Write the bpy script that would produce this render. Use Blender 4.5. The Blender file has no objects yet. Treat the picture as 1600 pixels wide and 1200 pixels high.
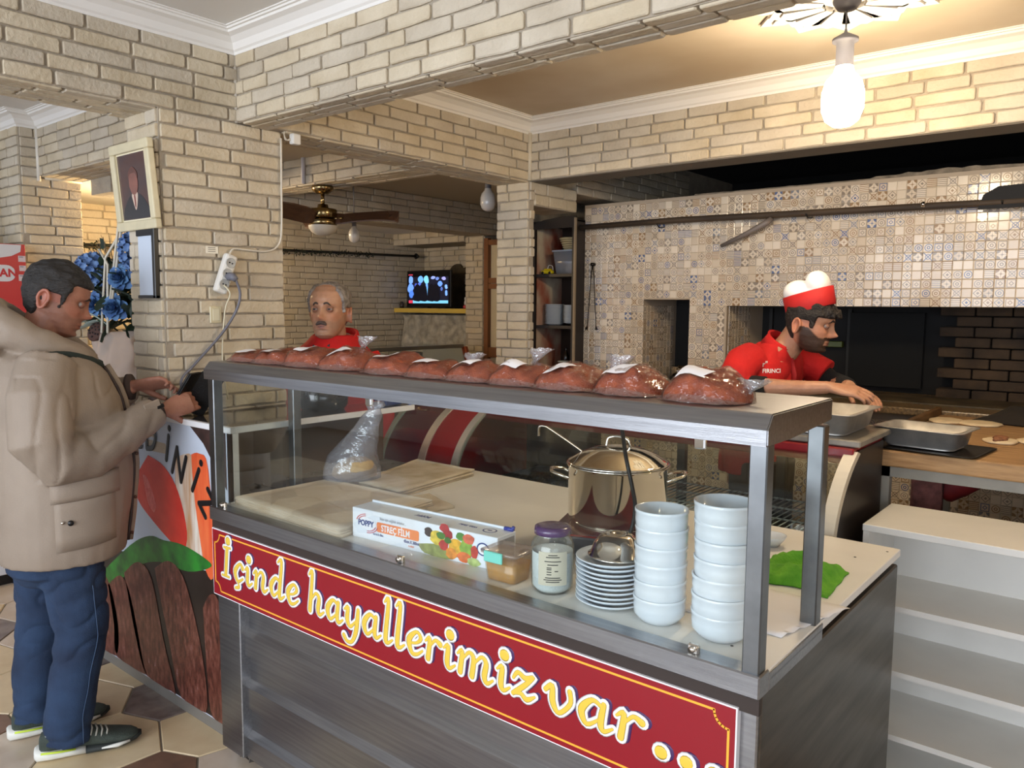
import bpy, bmesh, math, random
from mathutils import Vector, Matrix, noise
PI = math.pi
C = bpy.context.scene.collection
SC = bpy.context.scene

# ------------------------------------------------------------------ camera, world, lights, exposure
F_PX, YAW, PITCH, ROLL, CAM_H = 1226.7, 0.6871, 0.09847, -0.00752, 1.58
def cam_axes():
    fw = Vector((-math.sin(YAW)*math.cos(PITCH), math.cos(YAW)*math.cos(PITCH), -math.sin(PITCH)))
    r = Vector((math.cos(YAW), math.sin(YAW), 0)); d = -r.cross(fw)
    r2 = math.cos(ROLL)*r + math.sin(ROLL)*d
    d2 = -math.sin(ROLL)*r + math.cos(ROLL)*d
    return r2, d2, fw
_r, _d, _f = cam_axes()
cd = bpy.data.cameras.new('camera'); cam = bpy.data.objects.new('camera', cd); C.objects.link(cam)
cd.sensor_width = 36; cd.lens = F_PX/1600*36; cd.clip_start = .02
m = Matrix((_r, -_d, -_f)).transposed().to_4x4(); m.translation = (0, 0, CAM_H)
cam.matrix_world = m
SC.camera = cam
SC.view_settings.view_transform = 'Standard'; SC.view_settings.look = 'None'
SC.view_settings.gamma = 1; SC.view_settings.use_curve_mapping = False
SC.view_settings.exposure = -0.10
SC.cycles.use_denoising = True
SC.cycles.max_bounces = 8; SC.cycles.transparent_max_bounces = 24
SC.cycles.sample_clamp_indirect = 6
SC.cycles.caustics_reflective = False; SC.cycles.caustics_refractive = False

w = bpy.data.worlds.new('world'); SC.world = w; w.use_nodes = True
w.node_tree.nodes['Background'].inputs[0].default_value = (.74, .83, 1, 1)
w.node_tree.nodes['Background'].inputs[1].default_value = 2.0

def area(name, loc, target, sx, sy, power, col):
    l = bpy.data.lights.new(name, 'AREA'); l.shape = 'RECTANGLE'; l.size = sx; l.size_y = sy
    l.energy = power; l.color = col
    o = bpy.data.objects.new(name, l); C.objects.link(o); o.location = loc
    o.rotation_euler = (Vector(target)-Vector(loc)).to_track_quat('-Z', 'Y').to_euler()
    return o
# daylight that comes in through the shop front behind the camera
area('shopfront_daylight', (-1.2, -3.35, 1.55), (-1.2, 0, 1.3), 4.4, 2.0, 215, (.86, .92, 1))
area('side_daylight', (2.35, -1.6, 1.5), (0, -1.0, 1.3), 2.2, 1.8, 26, (.86, .92, 1))
BULB_POS = (-.885, 2.845, 2.30)

# ------------------------------------------------------------------ materials
def new_mat(name):
    mt = bpy.data.materials.new(name); mt.use_nodes = True
    nt = mt.node_tree; return mt, nt, nt.nodes['Principled BSDF']
def srgb(c):
    f = lambda v: v/12.92 if v <= .04045 else ((v+.055)/1.055)**2.4
    return tuple(f(v/255) for v in c)+(1,)
def mat(name, col, rough=.5, metal=0, var=0, scale=8, bump=0, bscale=40, stretch=None, col2=None, spec=.5, coat=0, space='Object', aniso=0, trans=0, detail=4):
    """principled surface; col/col2 in 0-255 sRGB mixed by noise; bump by finer noise"""
    mt, nt, p = new_mat(name)
    p.inputs['Base Color'].default_value = srgb(col)
    p.inputs['Roughness'].default_value = rough; p.inputs['Metallic'].default_value = metal
    p.inputs['Specular IOR Level'].default_value = spec
    if coat: p.inputs['Coat Weight'].default_value = coat; p.inputs['Coat Roughness'].default_value = .08
    if trans: p.inputs['Transmission Weight'].default_value = trans
    if var or bump:
        if space == 'World':
            src = nt.nodes.new('ShaderNodeNewGeometry').outputs['Position']
        else:
            src = nt.nodes.new('ShaderNodeTexCoord').outputs['Object']
        if stretch:
            mp = nt.nodes.new('ShaderNodeMapping'); mp.inputs['Scale'].default_value = stretch
            nt.links.new(src, mp.inputs[0]); src = mp.outputs[0]
    if var:
        n = nt.nodes.new('ShaderNodeTexNoise'); n.inputs['Scale'].default_value = scale; n.inputs['Detail'].default_value = detail
        nt.links.new(src, n.inputs['Vector'])
        mr = nt.nodes.new('ShaderNodeMapRange'); mr.inputs[1].default_value = .3; mr.inputs[2].default_value = .7
        nt.links.new(n.outputs['Fac'], mr.inputs[0])
        mx = nt.nodes.new('ShaderNodeMix'); mx.data_type = 'RGBA'
        nt.links.new(mr.outputs[0], mx.inputs[0])
        c2 = col2 if col2 else tuple(max(0, v*(1-var)) for v in col)
        mx.inputs[6].default_value = srgb(col); mx.inputs[7].default_value = srgb(c2)
        nt.links.new(mx.outputs[2], p.inputs['Base Color'])
    if bump:
        n2 = nt.nodes.new('ShaderNodeTexNoise'); n2.inputs['Scale'].default_value = bscale; n2.inputs['Detail'].default_value = 4
        nt.links.new(src, n2.inputs['Vector'])
        b = nt.nodes.new('ShaderNodeBump'); b.inputs['Strength'].default_value = bump; b.inputs['Distance'].default_value = .01
        nt.links.new(n2.outputs['Fac'], b.inputs['Height']); nt.links.new(b.outputs[0], p.inputs['Normal'])
    return mt
def emit(name, col, st):
    mt, nt, p = new_mat(name)
    p.inputs['Base Color'].default_value = srgb(col); p.inputs['Emission Color'].default_value = srgb(col)
    p.inputs['Emission Strength'].default_value = st
    return mt
def glassy(name, tint=(255, 255, 255), gloss=.05, rough=.02, bump=0, bscale=20, minr=.04, body=0, bodycol=(240, 240, 240), maxr=.5):
    """thin clear sheet: transparent with fresnel reflection, optional milky body"""
    mt, nt, p = new_mat(name); nt.nodes.remove(p)
    out = nt.nodes['Material Output']
    tr = nt.nodes.new('ShaderNodeBsdfTransparent'); tr.inputs[0].default_value = srgb(tint)
    gl = nt.nodes.new('ShaderNodeBsdfGlossy'); gl.inputs['Roughness'].default_value = rough
    fr = nt.nodes.new('ShaderNodeLayerWeight'); fr.inputs['Blend'].default_value = .25
    mr = nt.nodes.new('ShaderNodeMapRange'); mr.inputs[3].default_value = minr; mr.inputs[4].default_value = maxr
    nt.links.new(fr.outputs['Fresnel'], mr.inputs[0])
    mx = nt.nodes.new('ShaderNodeMixShader'); nt.links.new(mr.outputs[0], mx.inputs[0])
    base = tr
    if body:
        df = nt.nodes.new('ShaderNodeBsdfDiffuse'); df.inputs[0].default_value = srgb(bodycol)
        m2 = nt.nodes.new('ShaderNodeMixShader'); m2.inputs[0].default_value = body
        nt.links.new(tr.outputs[0], m2.inputs[1]); nt.links.new(df.outputs[0], m2.inputs[2]); base = m2
    nt.links.new(base.outputs[0], mx.inputs[1]); nt.links.new(gl.outputs[0], mx.inputs[2])
    if bump:
        tc = nt.nodes.new('ShaderNodeTexCoord')
        n2 = nt.nodes.new('ShaderNodeTexNoise'); n2.inputs['Scale'].default_value = bscale; n2.inputs['Detail'].default_value = 3
        nt.links.new(tc.outputs['Object'], n2.inputs['Vector'])
        b = nt.nodes.new('ShaderNodeBump'); b.inputs['Strength'].default_value = bump; b.inputs['Distance'].default_value = .02
        nt.links.new(n2.outputs['Fac'], b.inputs['Height'])
        nt.links.new(b.outputs[0], gl.inputs['Normal']); nt.links.new(b.outputs[0], fr.inputs['Normal'])
    nt.links.new(mx.outputs[0], out.inputs[0])
    return mt

M = {}
M['brick'] = mat('painted_brick', (204, 193, 174), .75, var=.1, scale=5, bump=.5, bscale=60, col2=(184, 171, 150), space='World')
M['brick2'] = mat('painted_brick_cream', (211, 198, 174), .75, var=.1, scale=6, bump=.5, bscale=60, col2=(190, 174, 146), space='World')
M['mortar'] = mat('brick_joint', (178, 166, 148), .85, var=.15, scale=12, bump=.5, bscale=70, space='World')
M['plaster'] = mat('ceiling_plaster', (226, 223, 218), .7, var=.03, scale=2, space='World')
M['plaster_warm'] = mat('ceiling_plaster_stained', (214, 202, 184), .7, var=.1, scale=1.6, col2=(190, 172, 146), space='World')
M['cornice'] = mat('cornice_plaster', (236, 233, 228), .5)
M['white_lam'] = mat('white_laminate', (232, 229, 222), .35, var=.04, scale=5)
M['white_edge'] = mat('white_edge', (238, 238, 238), .4)
M['steel'] = mat('brushed_steel', (164, 165, 168), .33, 1, var=.12, scale=4, bump=.06, bscale=30, stretch=(1, 30, 30))
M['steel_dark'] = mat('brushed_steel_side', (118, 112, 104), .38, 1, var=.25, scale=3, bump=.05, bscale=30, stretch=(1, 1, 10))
M['steel_post'] = mat('steel_post', (128, 131, 133), .32, 1, var=.2, scale=10)
M['chrome'] = mat('polished_steel', (214, 208, 198), .05, 1)
M['steel_tray'] = mat('tray_steel', (196, 192, 186), .38, .6, var=.2, scale=14)
M['black'] = mat('black_plastic', (18, 18, 20), .35)
M['soot'] = mat('sooty_surface', (26, 24, 24), .9, var=.4, scale=3, space='World')
M['red_sign'] = mat('red_sign_print', (140, 16, 30), .35)
M['gold'] = mat('gold_print', (247, 176, 60), .4)
M['letter_white'] = mat('letter_white_print', (240, 240, 245), .4)
M['letter_shadow'] = mat('letter_shadow_print', (62, 34, 84), .4)
M['letter_yellow'] = mat('letter_yellow_print', (226, 192, 72), .4)
M['ink'] = mat('black_print', (16, 16, 20), .4)
M['red_paint'] = mat('red_enamel', (150, 22, 26), .3, coat=.3)
M['red_cloth'] = mat('red_cotton', (206, 24, 20), .85, var=.12, scale=9, bump=.25, bscale=90, col2=(176, 14, 14))
M['black_cloth'] = mat('black_cotton', (16, 15, 16), .9)
M['porcelain'] = mat('white_porcelain', (214, 221, 228), .12, coat=.5)
M['glass'] = glassy('clear_glass_pane', (252, 254, 253), minr=.02, maxr=.22)
M['glass_reflection'] = mat('pale_green_reflection', (196, 202, 184), .5)
M['wood'] = mat('floured_wood', (184, 146, 100), .6, var=.3, scale=6, bump=.2, bscale=20, stretch=(1, 8, 8), col2=(138, 102, 64))
M['wood_dark'] = mat('dark_wood', (56, 38, 26), .5, var=.3, scale=6, stretch=(6, 6, 1))

# ------------------------------------------------------------------ mesh helpers
def mkobj(name, verts, faces, mt, parent=None, smooth=False, loc=None):
    me = bpy.data.meshes.new(name); me.from_pydata([tuple(v) for v in verts], [], faces)
    if smooth: me.polygons.foreach_set('use_smooth', [True]*len(me.polygons))
    me.update()
    if mt is not None:
        for q in (mt if isinstance(mt, (list, tuple)) else [mt]): me.materials.append(q)
    o = bpy.data.objects.new(name, me); C.objects.link(o)
    if parent is not None: o.parent = parent
    if loc is not None: o.location = loc
    return o
class MB:
    def __init__(s): s.v = []; s.f = []; s.sm = []
    def add(s, vs, fs, sm=False):
        k = len(s.v); s.v += [Vector(v) for v in vs]; s.f += [tuple(i+k for i in f) for f in fs]; s.sm += [sm]*len(fs); return s
    def box(s, x0, x1, y0, y1, z0, z1, b=0, rot=None):
        bm = bmesh.new(); bmesh.ops.create_cube(bm, size=1)
        for v in bm.verts:
            v.co = Vector(((x0+x1)/2+v.co.x*(x1-x0), (y0+y1)/2+v.co.y*(y1-y0), (z0+z1)/2+v.co.z*(z1-z0)))
        if b: bmesh.ops.bevel(bm, geom=bm.edges[:], offset=b, segments=2 if b > .004 else 1, affect='EDGES', profile=.5)
        bm.verts.index_update()
        vs = [v.co.copy() for v in bm.verts]
        if rot: vs = [rot @ v for v in vs]
        s.add(vs, [[v.index for v in f.verts] for f in bm.faces]); bm.free(); return s
    def tube(s, pts, r, n=8, cap=True, sq=1, up=(0, 0, 1)):
        """round (or squashed) tube along points; r a number or list"""
        pts = [Vector(p) for p in pts]; N = len(pts); R = r if isinstance(r, (list, tuple)) else [r]*N
        vs = []; prev = None
        for i, p in enumerate(pts):
            t = (pts[min(i+1, N-1)]-pts[max(i-1, 0)]).normalized()
            if prev is None:
                a = Vector(up) if abs(t.dot(Vector(up))) < .95 else Vector((1, 0, 0))
                a = (a-t*a.dot(t)).normalized()
            else:
                a = (prev-t*prev.dot(t)).normalized()
            prev = a; b = t.cross(a)
            for k in range(n):
                th = 2*PI*k/n
                vs.append(p+a*(math.cos(th)*R[i]*sq)+b*(math.sin(th)*R[i]))
        fs = []
        for i in range(N-1):
            for k in range(n):
                fs.append((i*n+k, i*n+(k+1) % n, (i+1)*n+(k+1) % n, (i+1)*n+k))
        if cap: fs.append(tuple(range(n))[::-1]); fs.append(tuple((N-1)*n+k for k in range(n)))
        s.add(vs, fs, True); return s
    def lathe(s, prof, n=32, c=(0, 0, 0), cap=False):
        vs = []; c = Vector(c)
        for r, z in prof:
            for k in range(n):
                th = 2*PI*k/n; vs.append(c+Vector((r*math.cos(th), r*math.sin(th), z)))
        fs = []
        for i in range(len(prof)-1):
            for k in range(n):
                fs.append((i*n+k, i*n+(k+1) % n, (i+1)*n+(k+1) % n, (i+1)*n+k))
        if cap: fs.append(tuple(range(n))[::-1]); fs.append(tuple((len(prof)-1)*n+k for k in range(n)))
        s.add(vs, fs, True); return s
    def prism(s, pts, a, b, axis='x'):
        """polygon pts (2D) extruded from a to b along axis. x: pts=(y,z); y: (x,z); z: (x,y)"""
        def P(u, v, t): return {'x': (t, u, v), 'y': (u, t, v), 'z': (u, v, t)}[axis]
        n = len(pts); vs = [P(u, v, a) for u, v in pts]+[P(u, v, b) for u, v in pts]
        fs = [tuple(range(n)), tuple(range(n, 2*n))[::-1]]+[(i, (i+1) % n, n+(i+1) % n, n+i) for i in range(n)]
        s.add(vs, fs); return s
    def loft(s, rings, cap=True, closed=True):
        n = len(rings[0]); vs = [v for r in rings for v in r]; fs = []
        for i in range(len(rings)-1):
            for k in range(n if closed else n-1):
                fs.append((i*n+k, i*n+(k+1) % n, (i+1)*n+(k+1) % n, (i+1)*n+k))
        if cap and closed: fs.append(tuple(range(n))[::-1]); fs.append(tuple((len(rings)-1)*n+k for k in range(n)))
        s.add(vs, fs, True); return s
    def build(s, name, mt, parent=None, loc=None, fixn=True, M4=None):
        vs = [M4 @ v for v in s.v] if M4 is not None else s.v
        o = mkobj(name, vs, s.f, mt, parent, loc=loc)
        o.data.polygons.foreach_set('use_smooth', s.sm)
        if fixn:
            bm = bmesh.new(); bm.from_mesh(o.data); bmesh.ops.recalc_face_normals(bm, faces=bm.faces[:]); bm.to_mesh(o.data); bm.free()
        return o
def tag(o, label=None, cat=None, group=None, kind=None):
    if label: o['label'] = label
    if cat: o['category'] = cat
    if group: o['group'] = group
    if kind: o['kind'] = kind
    return o
def empty(name, loc=(0, 0, 0), rz=0, label=None, cat=None, group=None):
    o = bpy.data.objects.new(name, None); C.objects.link(o); o.location = loc; o.rotation_euler = (0, 0, rz)
    o.empty_display_size = .05
    return tag(o, label, cat, group)
def children(o): return [c for c in bpy.data.objects if c.parent == o]
def copy_tree(o, kids, loc, rz=None, label=None):
    """kids: list of (child, [grandchildren])"""
    r = o.copy(); C.objects.link(r); r.location = loc
    if rz is not None: r.rotation_euler = (0, 0, rz)
    if label: r['label'] = label
    for ch, gs in kids:
        c = ch.copy(); C.objects.link(c); c.parent = r
        for g in gs:
            d = g.copy(); C.objects.link(d); d.parent = c
    return r
def structure(o): o['kind'] = 'structure'; return o

# ------------------------------------------------------------------ bricks
RB = random.Random(5)
BR = []
for i in range(10):
    # unit brick outline: length 1 (x), height 1 (z), proud depth 1 (y negative = out)
    j = lambda a: RB.uniform(-a, a)
    ol = [(.012, .09+j(.05)), (.03, .0+j(.03)), (.3+j(.08), .0+j(.05)), (.65+j(.08), .0+j(.06)), (.97, .02+j(.03)), (.99, .12+j(.05)),
          (.992, .86+j(.06)), (.965, 1.0+j(.03)), (.6+j(.1), 1.0+j(.03)), (.3+j(.1), 1.0+j(.03)), (.025, .985), (.008, .86+j(.05))]
    n = len(ol); cx, cz = .5, .5
    vs = [(x, 0, z) for x, z in ol]+[(x, -.7, z) for x, z in ol]+[(cx+(x-cx)*.965, -1, cz+(z-cz)*.84) for x, z in ol]
    fs = [(k, (k+1) % n, n+(k+1) % n, n+k) for k in range(n)]+[(n+k, n+(k+1) % n, 2*n+(k+1) % n, 2*n+k) for k in range(n)]+[tuple(range(2*n, 3*n))]
    me = bpy.data.meshes.new('brick'); me.from_pydata(vs, [], fs); me.materials.append(M['brick'] if i % 2 else M['brick2']); me.update()
    BR.append((me, vs, fs))
def bricks(parent, o, U, V, w, h, seed=0, ch=.054, bl=.21, depth=.011, vis=None, maxn=300, gap=.0065):
    """courses of proud bricks on the rectangle o + a*U (0..w) + b*V (0..h); normal = U x V"""
    R = random.Random(seed); U = Vector(U); V = Vector(V); N = U.cross(V); o = Vector(o)
    rot = Matrix((U, -N, V)).transposed().to_4x4()
    rows = max(1, round(h/ch)); c = h/rows; out = []
    for r in range(rows):
        x = -R.uniform(.1, .9)*bl
        while x < w:
            L = bl*R.uniform(.72, 1.15)
            a, b = max(0, x), min(w, x+L)
            if b-a > .03:
                if w-b < .03: b = w
                out.append((a, b, r*c))
            x += L
    out = [q for q in out if vis is None or vis(o+U*(q[0]+q[1])/2+V*q[2])]
    if len(out) > maxn:
        cp = Vector((0, 0, CAM_H)); out.sort(key=lambda q: (o+U*(q[0]+q[1])/2+V*q[2]-cp).length)
    rest = MB()
    for i, (a, b, z) in enumerate(out):
        me, vs, fs = BR[R.randrange(len(BR))]
        sx, sz = (b-a-gap), c-gap; dp = depth*R.uniform(.8, 1.2)
        p = o+U*(a+gap/2)+V*(z+gap/2)
        if i < maxn:
            q = bpy.data.objects.new('brick', me); C.objects.link(q); q.parent = parent
            q.matrix_local = Matrix.Translation(p-Vector(parent.location)) @ rot @ Matrix.Diagonal((sx, dp, sz, 1))
        else:
            rest.add([rot @ Vector((v[0]*sx, v[1]*dp, v[2]*sz))+p for v in vs], fs)
    if rest.v:
        q = rest.build('far_bricks', M['brick'], parent, fixn=False); q['kind'] = 'stuff'
def sbox(name, x0, x1, y0, y1, z0, z1, mt, b=0):
    return structure(MB().box(x0, x1, y0, y1, z0, z1, b).build(name, mt))
X_, Y_, Z_ = (1, 0, 0), (0, 1, 0), (0, 0, 1)
NX, NY = (-1, 0, 0), (0, -1, 0)
# ------------------------------------------------------------------ room shell
ZB, ZC = 2.30, 2.635      # beam underside, ceiling
PX, QX = -2.90, -2.86     # pillar face, back beam face
BY = 1.79                 # front beam face
OY = 4.40                 # oven wall
# floor: polygon slabs, cream and dark marble, laid with open joints
floor = sbox('floor', -8.5, 3.2, -3.6, 8.2, -.06, -.004, mat('floor_grout', (120, 112, 100), .8))
M['tile_cream'] = mat('floor_cream', (216, 196, 160), .28, var=.15, scale=7, col2=(200, 176, 138), space='World')
M['tile_pale'] = mat('floor_pale', (206, 192, 176), .28, var=.15, scale=7, col2=(188, 168, 146), space='World')
M['tile_dark'] = mat('floor_dark_marble', (92, 80, 76), .22, var=.4, scale=9, col2=(140, 126, 118), space='World', detail=8)
M['tile_brown'] = mat('floor_brown_marble', (128, 96, 76), .25, var=.4, scale=9, col2=(96, 74, 62), space='World', detail=8)
def clip(poly, a, b, c):   # keep a*x+b*y<=c
    out = []
    for i in range(len(poly)):
        p, q = poly[i], poly[(i+1) % len(poly)]
        dp, dq = a*p[0]+b*p[1]-c, a*q[0]+b*q[1]-c
        if dp <= 0: out.append(p)
        if (dp < 0 < dq) or (dq < 0 < dp):
            t = dp/(dp-dq); out.append((p[0]+(q[0]-p[0])*t, p[1]+(q[1]-p[1])*t))
    return out
RF = random.Random(11)
seeds = []
for i in range(26):
    for jx in range(20):
        x = -6.4+.36*i+RF.uniform(-.09, .09)+(.18 if jx % 2 else 0); y = -1.6+.34*jx+RF.uniform(-.09, .09)
        if x > 1.6: continue
        seeds.append((x, y, RF.random()))
def vis_floor(x, y):
    return (x < -2.35 and y < 1.45) or (y > 1.0 and x > -.6 and y < 4.3) or (x < -2.3 and y < 4.3)
seeds.sort(key=lambda q: (0 if vis_floor(q[0], q[1]) else 10)+math.hypot(q[0], q[1]))
far_slabs = {}
for num, (x, y, k) in enumerate(seeds):
    poly = [(x-.5, y-.5), (x+.5, y-.5), (x+.5, y+.5), (x-.5, y+.5)]
    for x2, y2, _ in seeds:
        if (x2, y2) == (x, y) or abs(x2-x) > .9 or abs(y2-y) > .9: continue
        a, b = x2-x, y2-y; L = math.hypot(a, b)
        poly = clip(poly, a/L, b/L, (a*(x+x2)/2+b*(y+y2)/2)/L-.003)
    if len(poly) < 3: continue
    dk = M['tile_dark'] if k < .3 else M['tile_brown'] if k < .42 else M['tile_pale'] if k < .62 else M['tile_cream']
    if -3.1 < x < -2.2 and y < 1.0: dk = M['tile_dark'] if k < .75 else M['tile_pale']
    if -3.6 < x < -2.5 and 1.0 < y < 1.5: dk = M['tile_cream'] if k > .2 else M['tile_brown']
    n = len(poly)
    vs = [(px-x, py-y, 0) for px, py in poly]+[((px-x)*.985, (py-y)*.985, .0045) for px, py in poly]
    fs = [tuple(range(n, 2*n))]+[(i, (i+1) % n, n+(i+1) % n, n+i) for i in range(n)]
    if num < 300: mkobj('paving_slab', vs, fs, dk, floor, loc=(x, y, -.004))
    else: far_slabs.setdefault(dk.name, MB()).add([(a+x, b+y, c-.004) for a, b, c in vs], fs)
for nm, mb in far_slabs.items(): mb.build('unseen_slabs', bpy.data.materials[nm], floor)['kind'] = 'stuff'

ceiling = sbox('ceiling', -8.5, 3.2, -3.6, BY, ZC, ZC+.1, M['plaster'])
ceiling2 = sbox('ceiling_oven_room', QX, 3.2, BY, 3.75, ZC, ZC+.1, M['plaster_warm'])
sbox('ceiling_fan_room', -6.3, QX-.25, 2.04, 6.2, 2.45, 2.55, mat('fan_room_ceiling', (176, 166, 148), .8))
sbox('ceiling_over_oven', -6.3, 3.2, 3.83, 8.2, 2.62, 2.7, M['soot'])
sbox('wall_right', 3.1, 3.2, .5, 8.2, -.0, ZC, M['plaster_warm'])
sbox('wall_behind_oven', -3.46, 3.2, 6.4, 6.5, 0, 2.62, M['soot'])
sbox('wall_fan_room_right', -3.46, -3.40, 4.10, 6.5, 0, 2.62, M['mortar'])
sbox('wall_far_left', -8.5, -8.4, -3.6, 2.0, 0, ZC, M['plaster'])
# shop front behind the camera: sill wall, lintel, mullions, real openings
fr = MB().box(-8.5, 3.2, -3.6, -3.5, 0, .5).box(-8.5, 3.2, -3.6, -3.5, 2.5, ZC)
for x in (-8.5, -6.1, -3.7, -1.3, 1.0, 3.1): fr.box(x, x+.1, -3.6, -3.5, .5, 2.5)
structure(fr.build('wall_front', M['plaster']))
sw = MB().box(3.1, 3.2, -3.5, .5, 0, .5).box(3.1, 3.2, -3.5, .5, 2.4, ZC).box(3.1, 3.2, -3.5, -2.9, .5, 2.4).box(3.1, 3.2, -.4, .5, .5, 2.4)
structure(sw.build('wall_front_right', M['plaster']))

def beam(name, x0, x1, y0, y1, z0, z1): return sbox(name, x0, x1, y0, y1, z0, z1, M['mortar'])
# left beam along y above the pillar
b1 = beam('beam_left', -3.15, PX, -3.5, BY, ZB, ZC)
bricks(b1, (PX, -.6, ZB), Y_, Z_, BY+.6, .262, 1)
# front beam along x over the cart
b2 = beam('beam_front', -3.15, 3.1, BY, 1.93, ZB, ZC)
bricks(b2, (PX+.011, BY, ZB), X_, Z_, 3.1, .262, 3)
def soffit(parent, x0, x1, y0, y1, z, along, seed, ch=.05):
    # bricks on an underside facing down
    if along == 'x': bricks(parent, (x0, y1, z), X_, NY, x1-x0, y1-y0, seed, ch=ch, depth=.007)
    else: bricks(parent, (x0, y0, z), Y_, X_, y1-y0, x1-x0, seed, ch=ch, depth=.007)
soffit(b2, PX, .3, BY, 1.93, ZB, 'x', 4)
soffit(b1, -3.15, PX, -.2, 1.467, ZB, 'y', 5)
# pillar with the framed portrait
p1 = beam('pillar_front', -3.15, PX, 1.467, 1.99, 0, ZB)
bricks(p1, (PX, 1.467, 1.0), Y_, Z_, .523, ZB-1.0, 6)
bricks(p1, (-3.15, 1.467, 1.0), X_, Z_, .25, ZB-1.0, 7)
# beam along y between pillars
b4 = beam('beam_middle', -3.10, QX, 1.93, 3.63, ZB, ZC)
bricks(b4, (QX, 1.93, ZB), Y_, Z_, 1.70, .262, 8)
soffit(b4, -3.10, QX, 1.99, 3.63, ZB, 'y', 9, ch=.048)
# back beam along x
b3 = beam('beam_back', -3.10, 3.1, 3.63, 3.83, ZB, ZC)
bricks(b3, (QX+.011, 3.63, ZB), X_, Z_, 3.2, .262, 10)
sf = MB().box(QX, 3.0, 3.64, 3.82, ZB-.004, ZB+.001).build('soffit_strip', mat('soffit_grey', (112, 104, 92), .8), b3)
# pillar beside the cabinet
p2 = beam('pillar_back', -3.10, QX, 3.63, 3.672, 0, ZB)
bricks(p2, (QX, 3.63, .9), Y_, Z_, .042, ZB-.9, 12)
p2b = beam('bulkhead_over_cabinet', -3.10, QX, 3.672, 4.10, 2.165, ZB)
bricks(p2b, (QX, 3.67, 2.165), Y_, Z_, .43, ZB-2.165, 31)
bricks(p2, (-3.10, 3.63, .9), X_, Z_, .24, ZB-.9, 13)
# dark beam continuing behind
b9 = beam('beam_sooty', -3.10, QX, 4.10, 6.4, ZB-.02, 2.62)
bricks(b9, (QX, 4.1, ZB-.02), Y_, Z_, 1.5, .3, 14)
# fan room beams and walls
b6 = beam('beam_fan_room', -4.9, -3.10, 2.92, 3.13, ZB, 2.58)
bricks(b6, (-4.9, 2.92, ZB), X_, Z_, 1.8, .26, 15)
soffit(b6, -4.9, -3.10, 2.92, 3.13, ZB, 'x', 16)
b7 = beam('beam_far', -4.85, -4.60, 2.04, 5.84, 2.205, 2.45)
bricks(b7, (-4.60, 2.7, 2.205), Y_, Z_, 3.1, .245, 17)
b8 = beam('beam_tv_corner', -6.0, -5.02, 5.42, 5.84, 2.175, 2.29)
bricks(b8, (-6.0, 5.42, 2.175), X_, Z_, .98, .115, 18)
sbox('ceiling_tv_corner', -6.0, -4.85, 2.04, 5.84, 2.29, 2.45, mat('white_soffit', (232, 226, 214), .7))
W1 = sbox('wall_tv_left', -6.1, -6.0, 1.9, 5.9, 0, 2.45, M['mortar'])
bricks(W1, (-6.0, 2.1, .85), Y_, Z_, 3.74, 1.45, 19)
W2 = sbox('wall_tv_back', -6.1, -3.0, 5.84, 5.94, 0, 2.45, M['mortar'])
bricks(W2, (-6.0+.011, 5.84, .85), X_, Z_, 1.35, 1.4, 20)
p3 = beam('pillar_far', -4.90, -4.685, 5.30, 5.84, 0, 2.205)
bricks(p3, (-4.90, 5.30, .9), X_, Z_, .215, 1.30, 21)
bricks(p3, (-4.685, 5.30, .9), Y_, Z_, .12, 1.30, 22)
# left room: beam and pillar
b5 = beam('beam_left_room', -5.0, -3.15, 1.82, 2.04, ZB, ZC)
bricks(b5, (-4.99, 1.82, ZB), X_, Z_, 1.84, .262, 23)
soffit(b5, -4.99, -3.15, 1.82, 2.04, ZB, 'x', 24)
p0 = beam('pillar_left', -5.9, -4.99, 1.72, 2.04, 0, ZC)
bricks(p0, (-4.99, 1.72, .3), Y_, Z_, .32, ZB-.3+.26, 25)
bricks(p0, (-5.28, 1.72, 1.0), X_, Z_, .29, ZC-1.07, 26)
p0b = beam('pillar_left_step', -6.3, -5.28, 1.55, 1.72, 0, ZC)
bricks(p0b, (-5.28, 1.55, 1.0), Y_, Z_, .17, ZC-1.07, 27)
bricks(p0b, (-6.2, 1.55, 1.0), X_, Z_, .92, ZC-1.07, 28)

# corner beads and pipes
def trim(pts, r, mt, name='trim_corner'): return structure(MB().tube(pts, r, 8).build(name, mt))
cb = mat('corner_bead', (205, 194, 172), .5)
trim([(QX+.012, 3.617, ZB), (QX+.012, 3.617, ZC-.07)], .012, cb, 'trim_1')
trim([(PX+.004, BY-.004, ZB), (PX+.004, BY-.004, ZC-.07)], .008, mat('corner_bead_grey', (190, 180, 164), .6), 'trim_2')
trim([(-4.975, 1.81, 1.9+.37), (-4.975, 1.81, ZC-.07)], .011, mat('pipe_white', (226, 220, 208), .4), 'trim_3')
trim([(-4.0, 2.90, ZB+.0), (-4.0, 2.90, 2.58)], .014, mat('pipe_lilac', (190, 184, 184), .4), 'trim_4')
trim([(-4.975, 1.84, ZB-.01), (-4.975, 2.04, ZB-.01)], .010, cb, 'trim_5')

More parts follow.
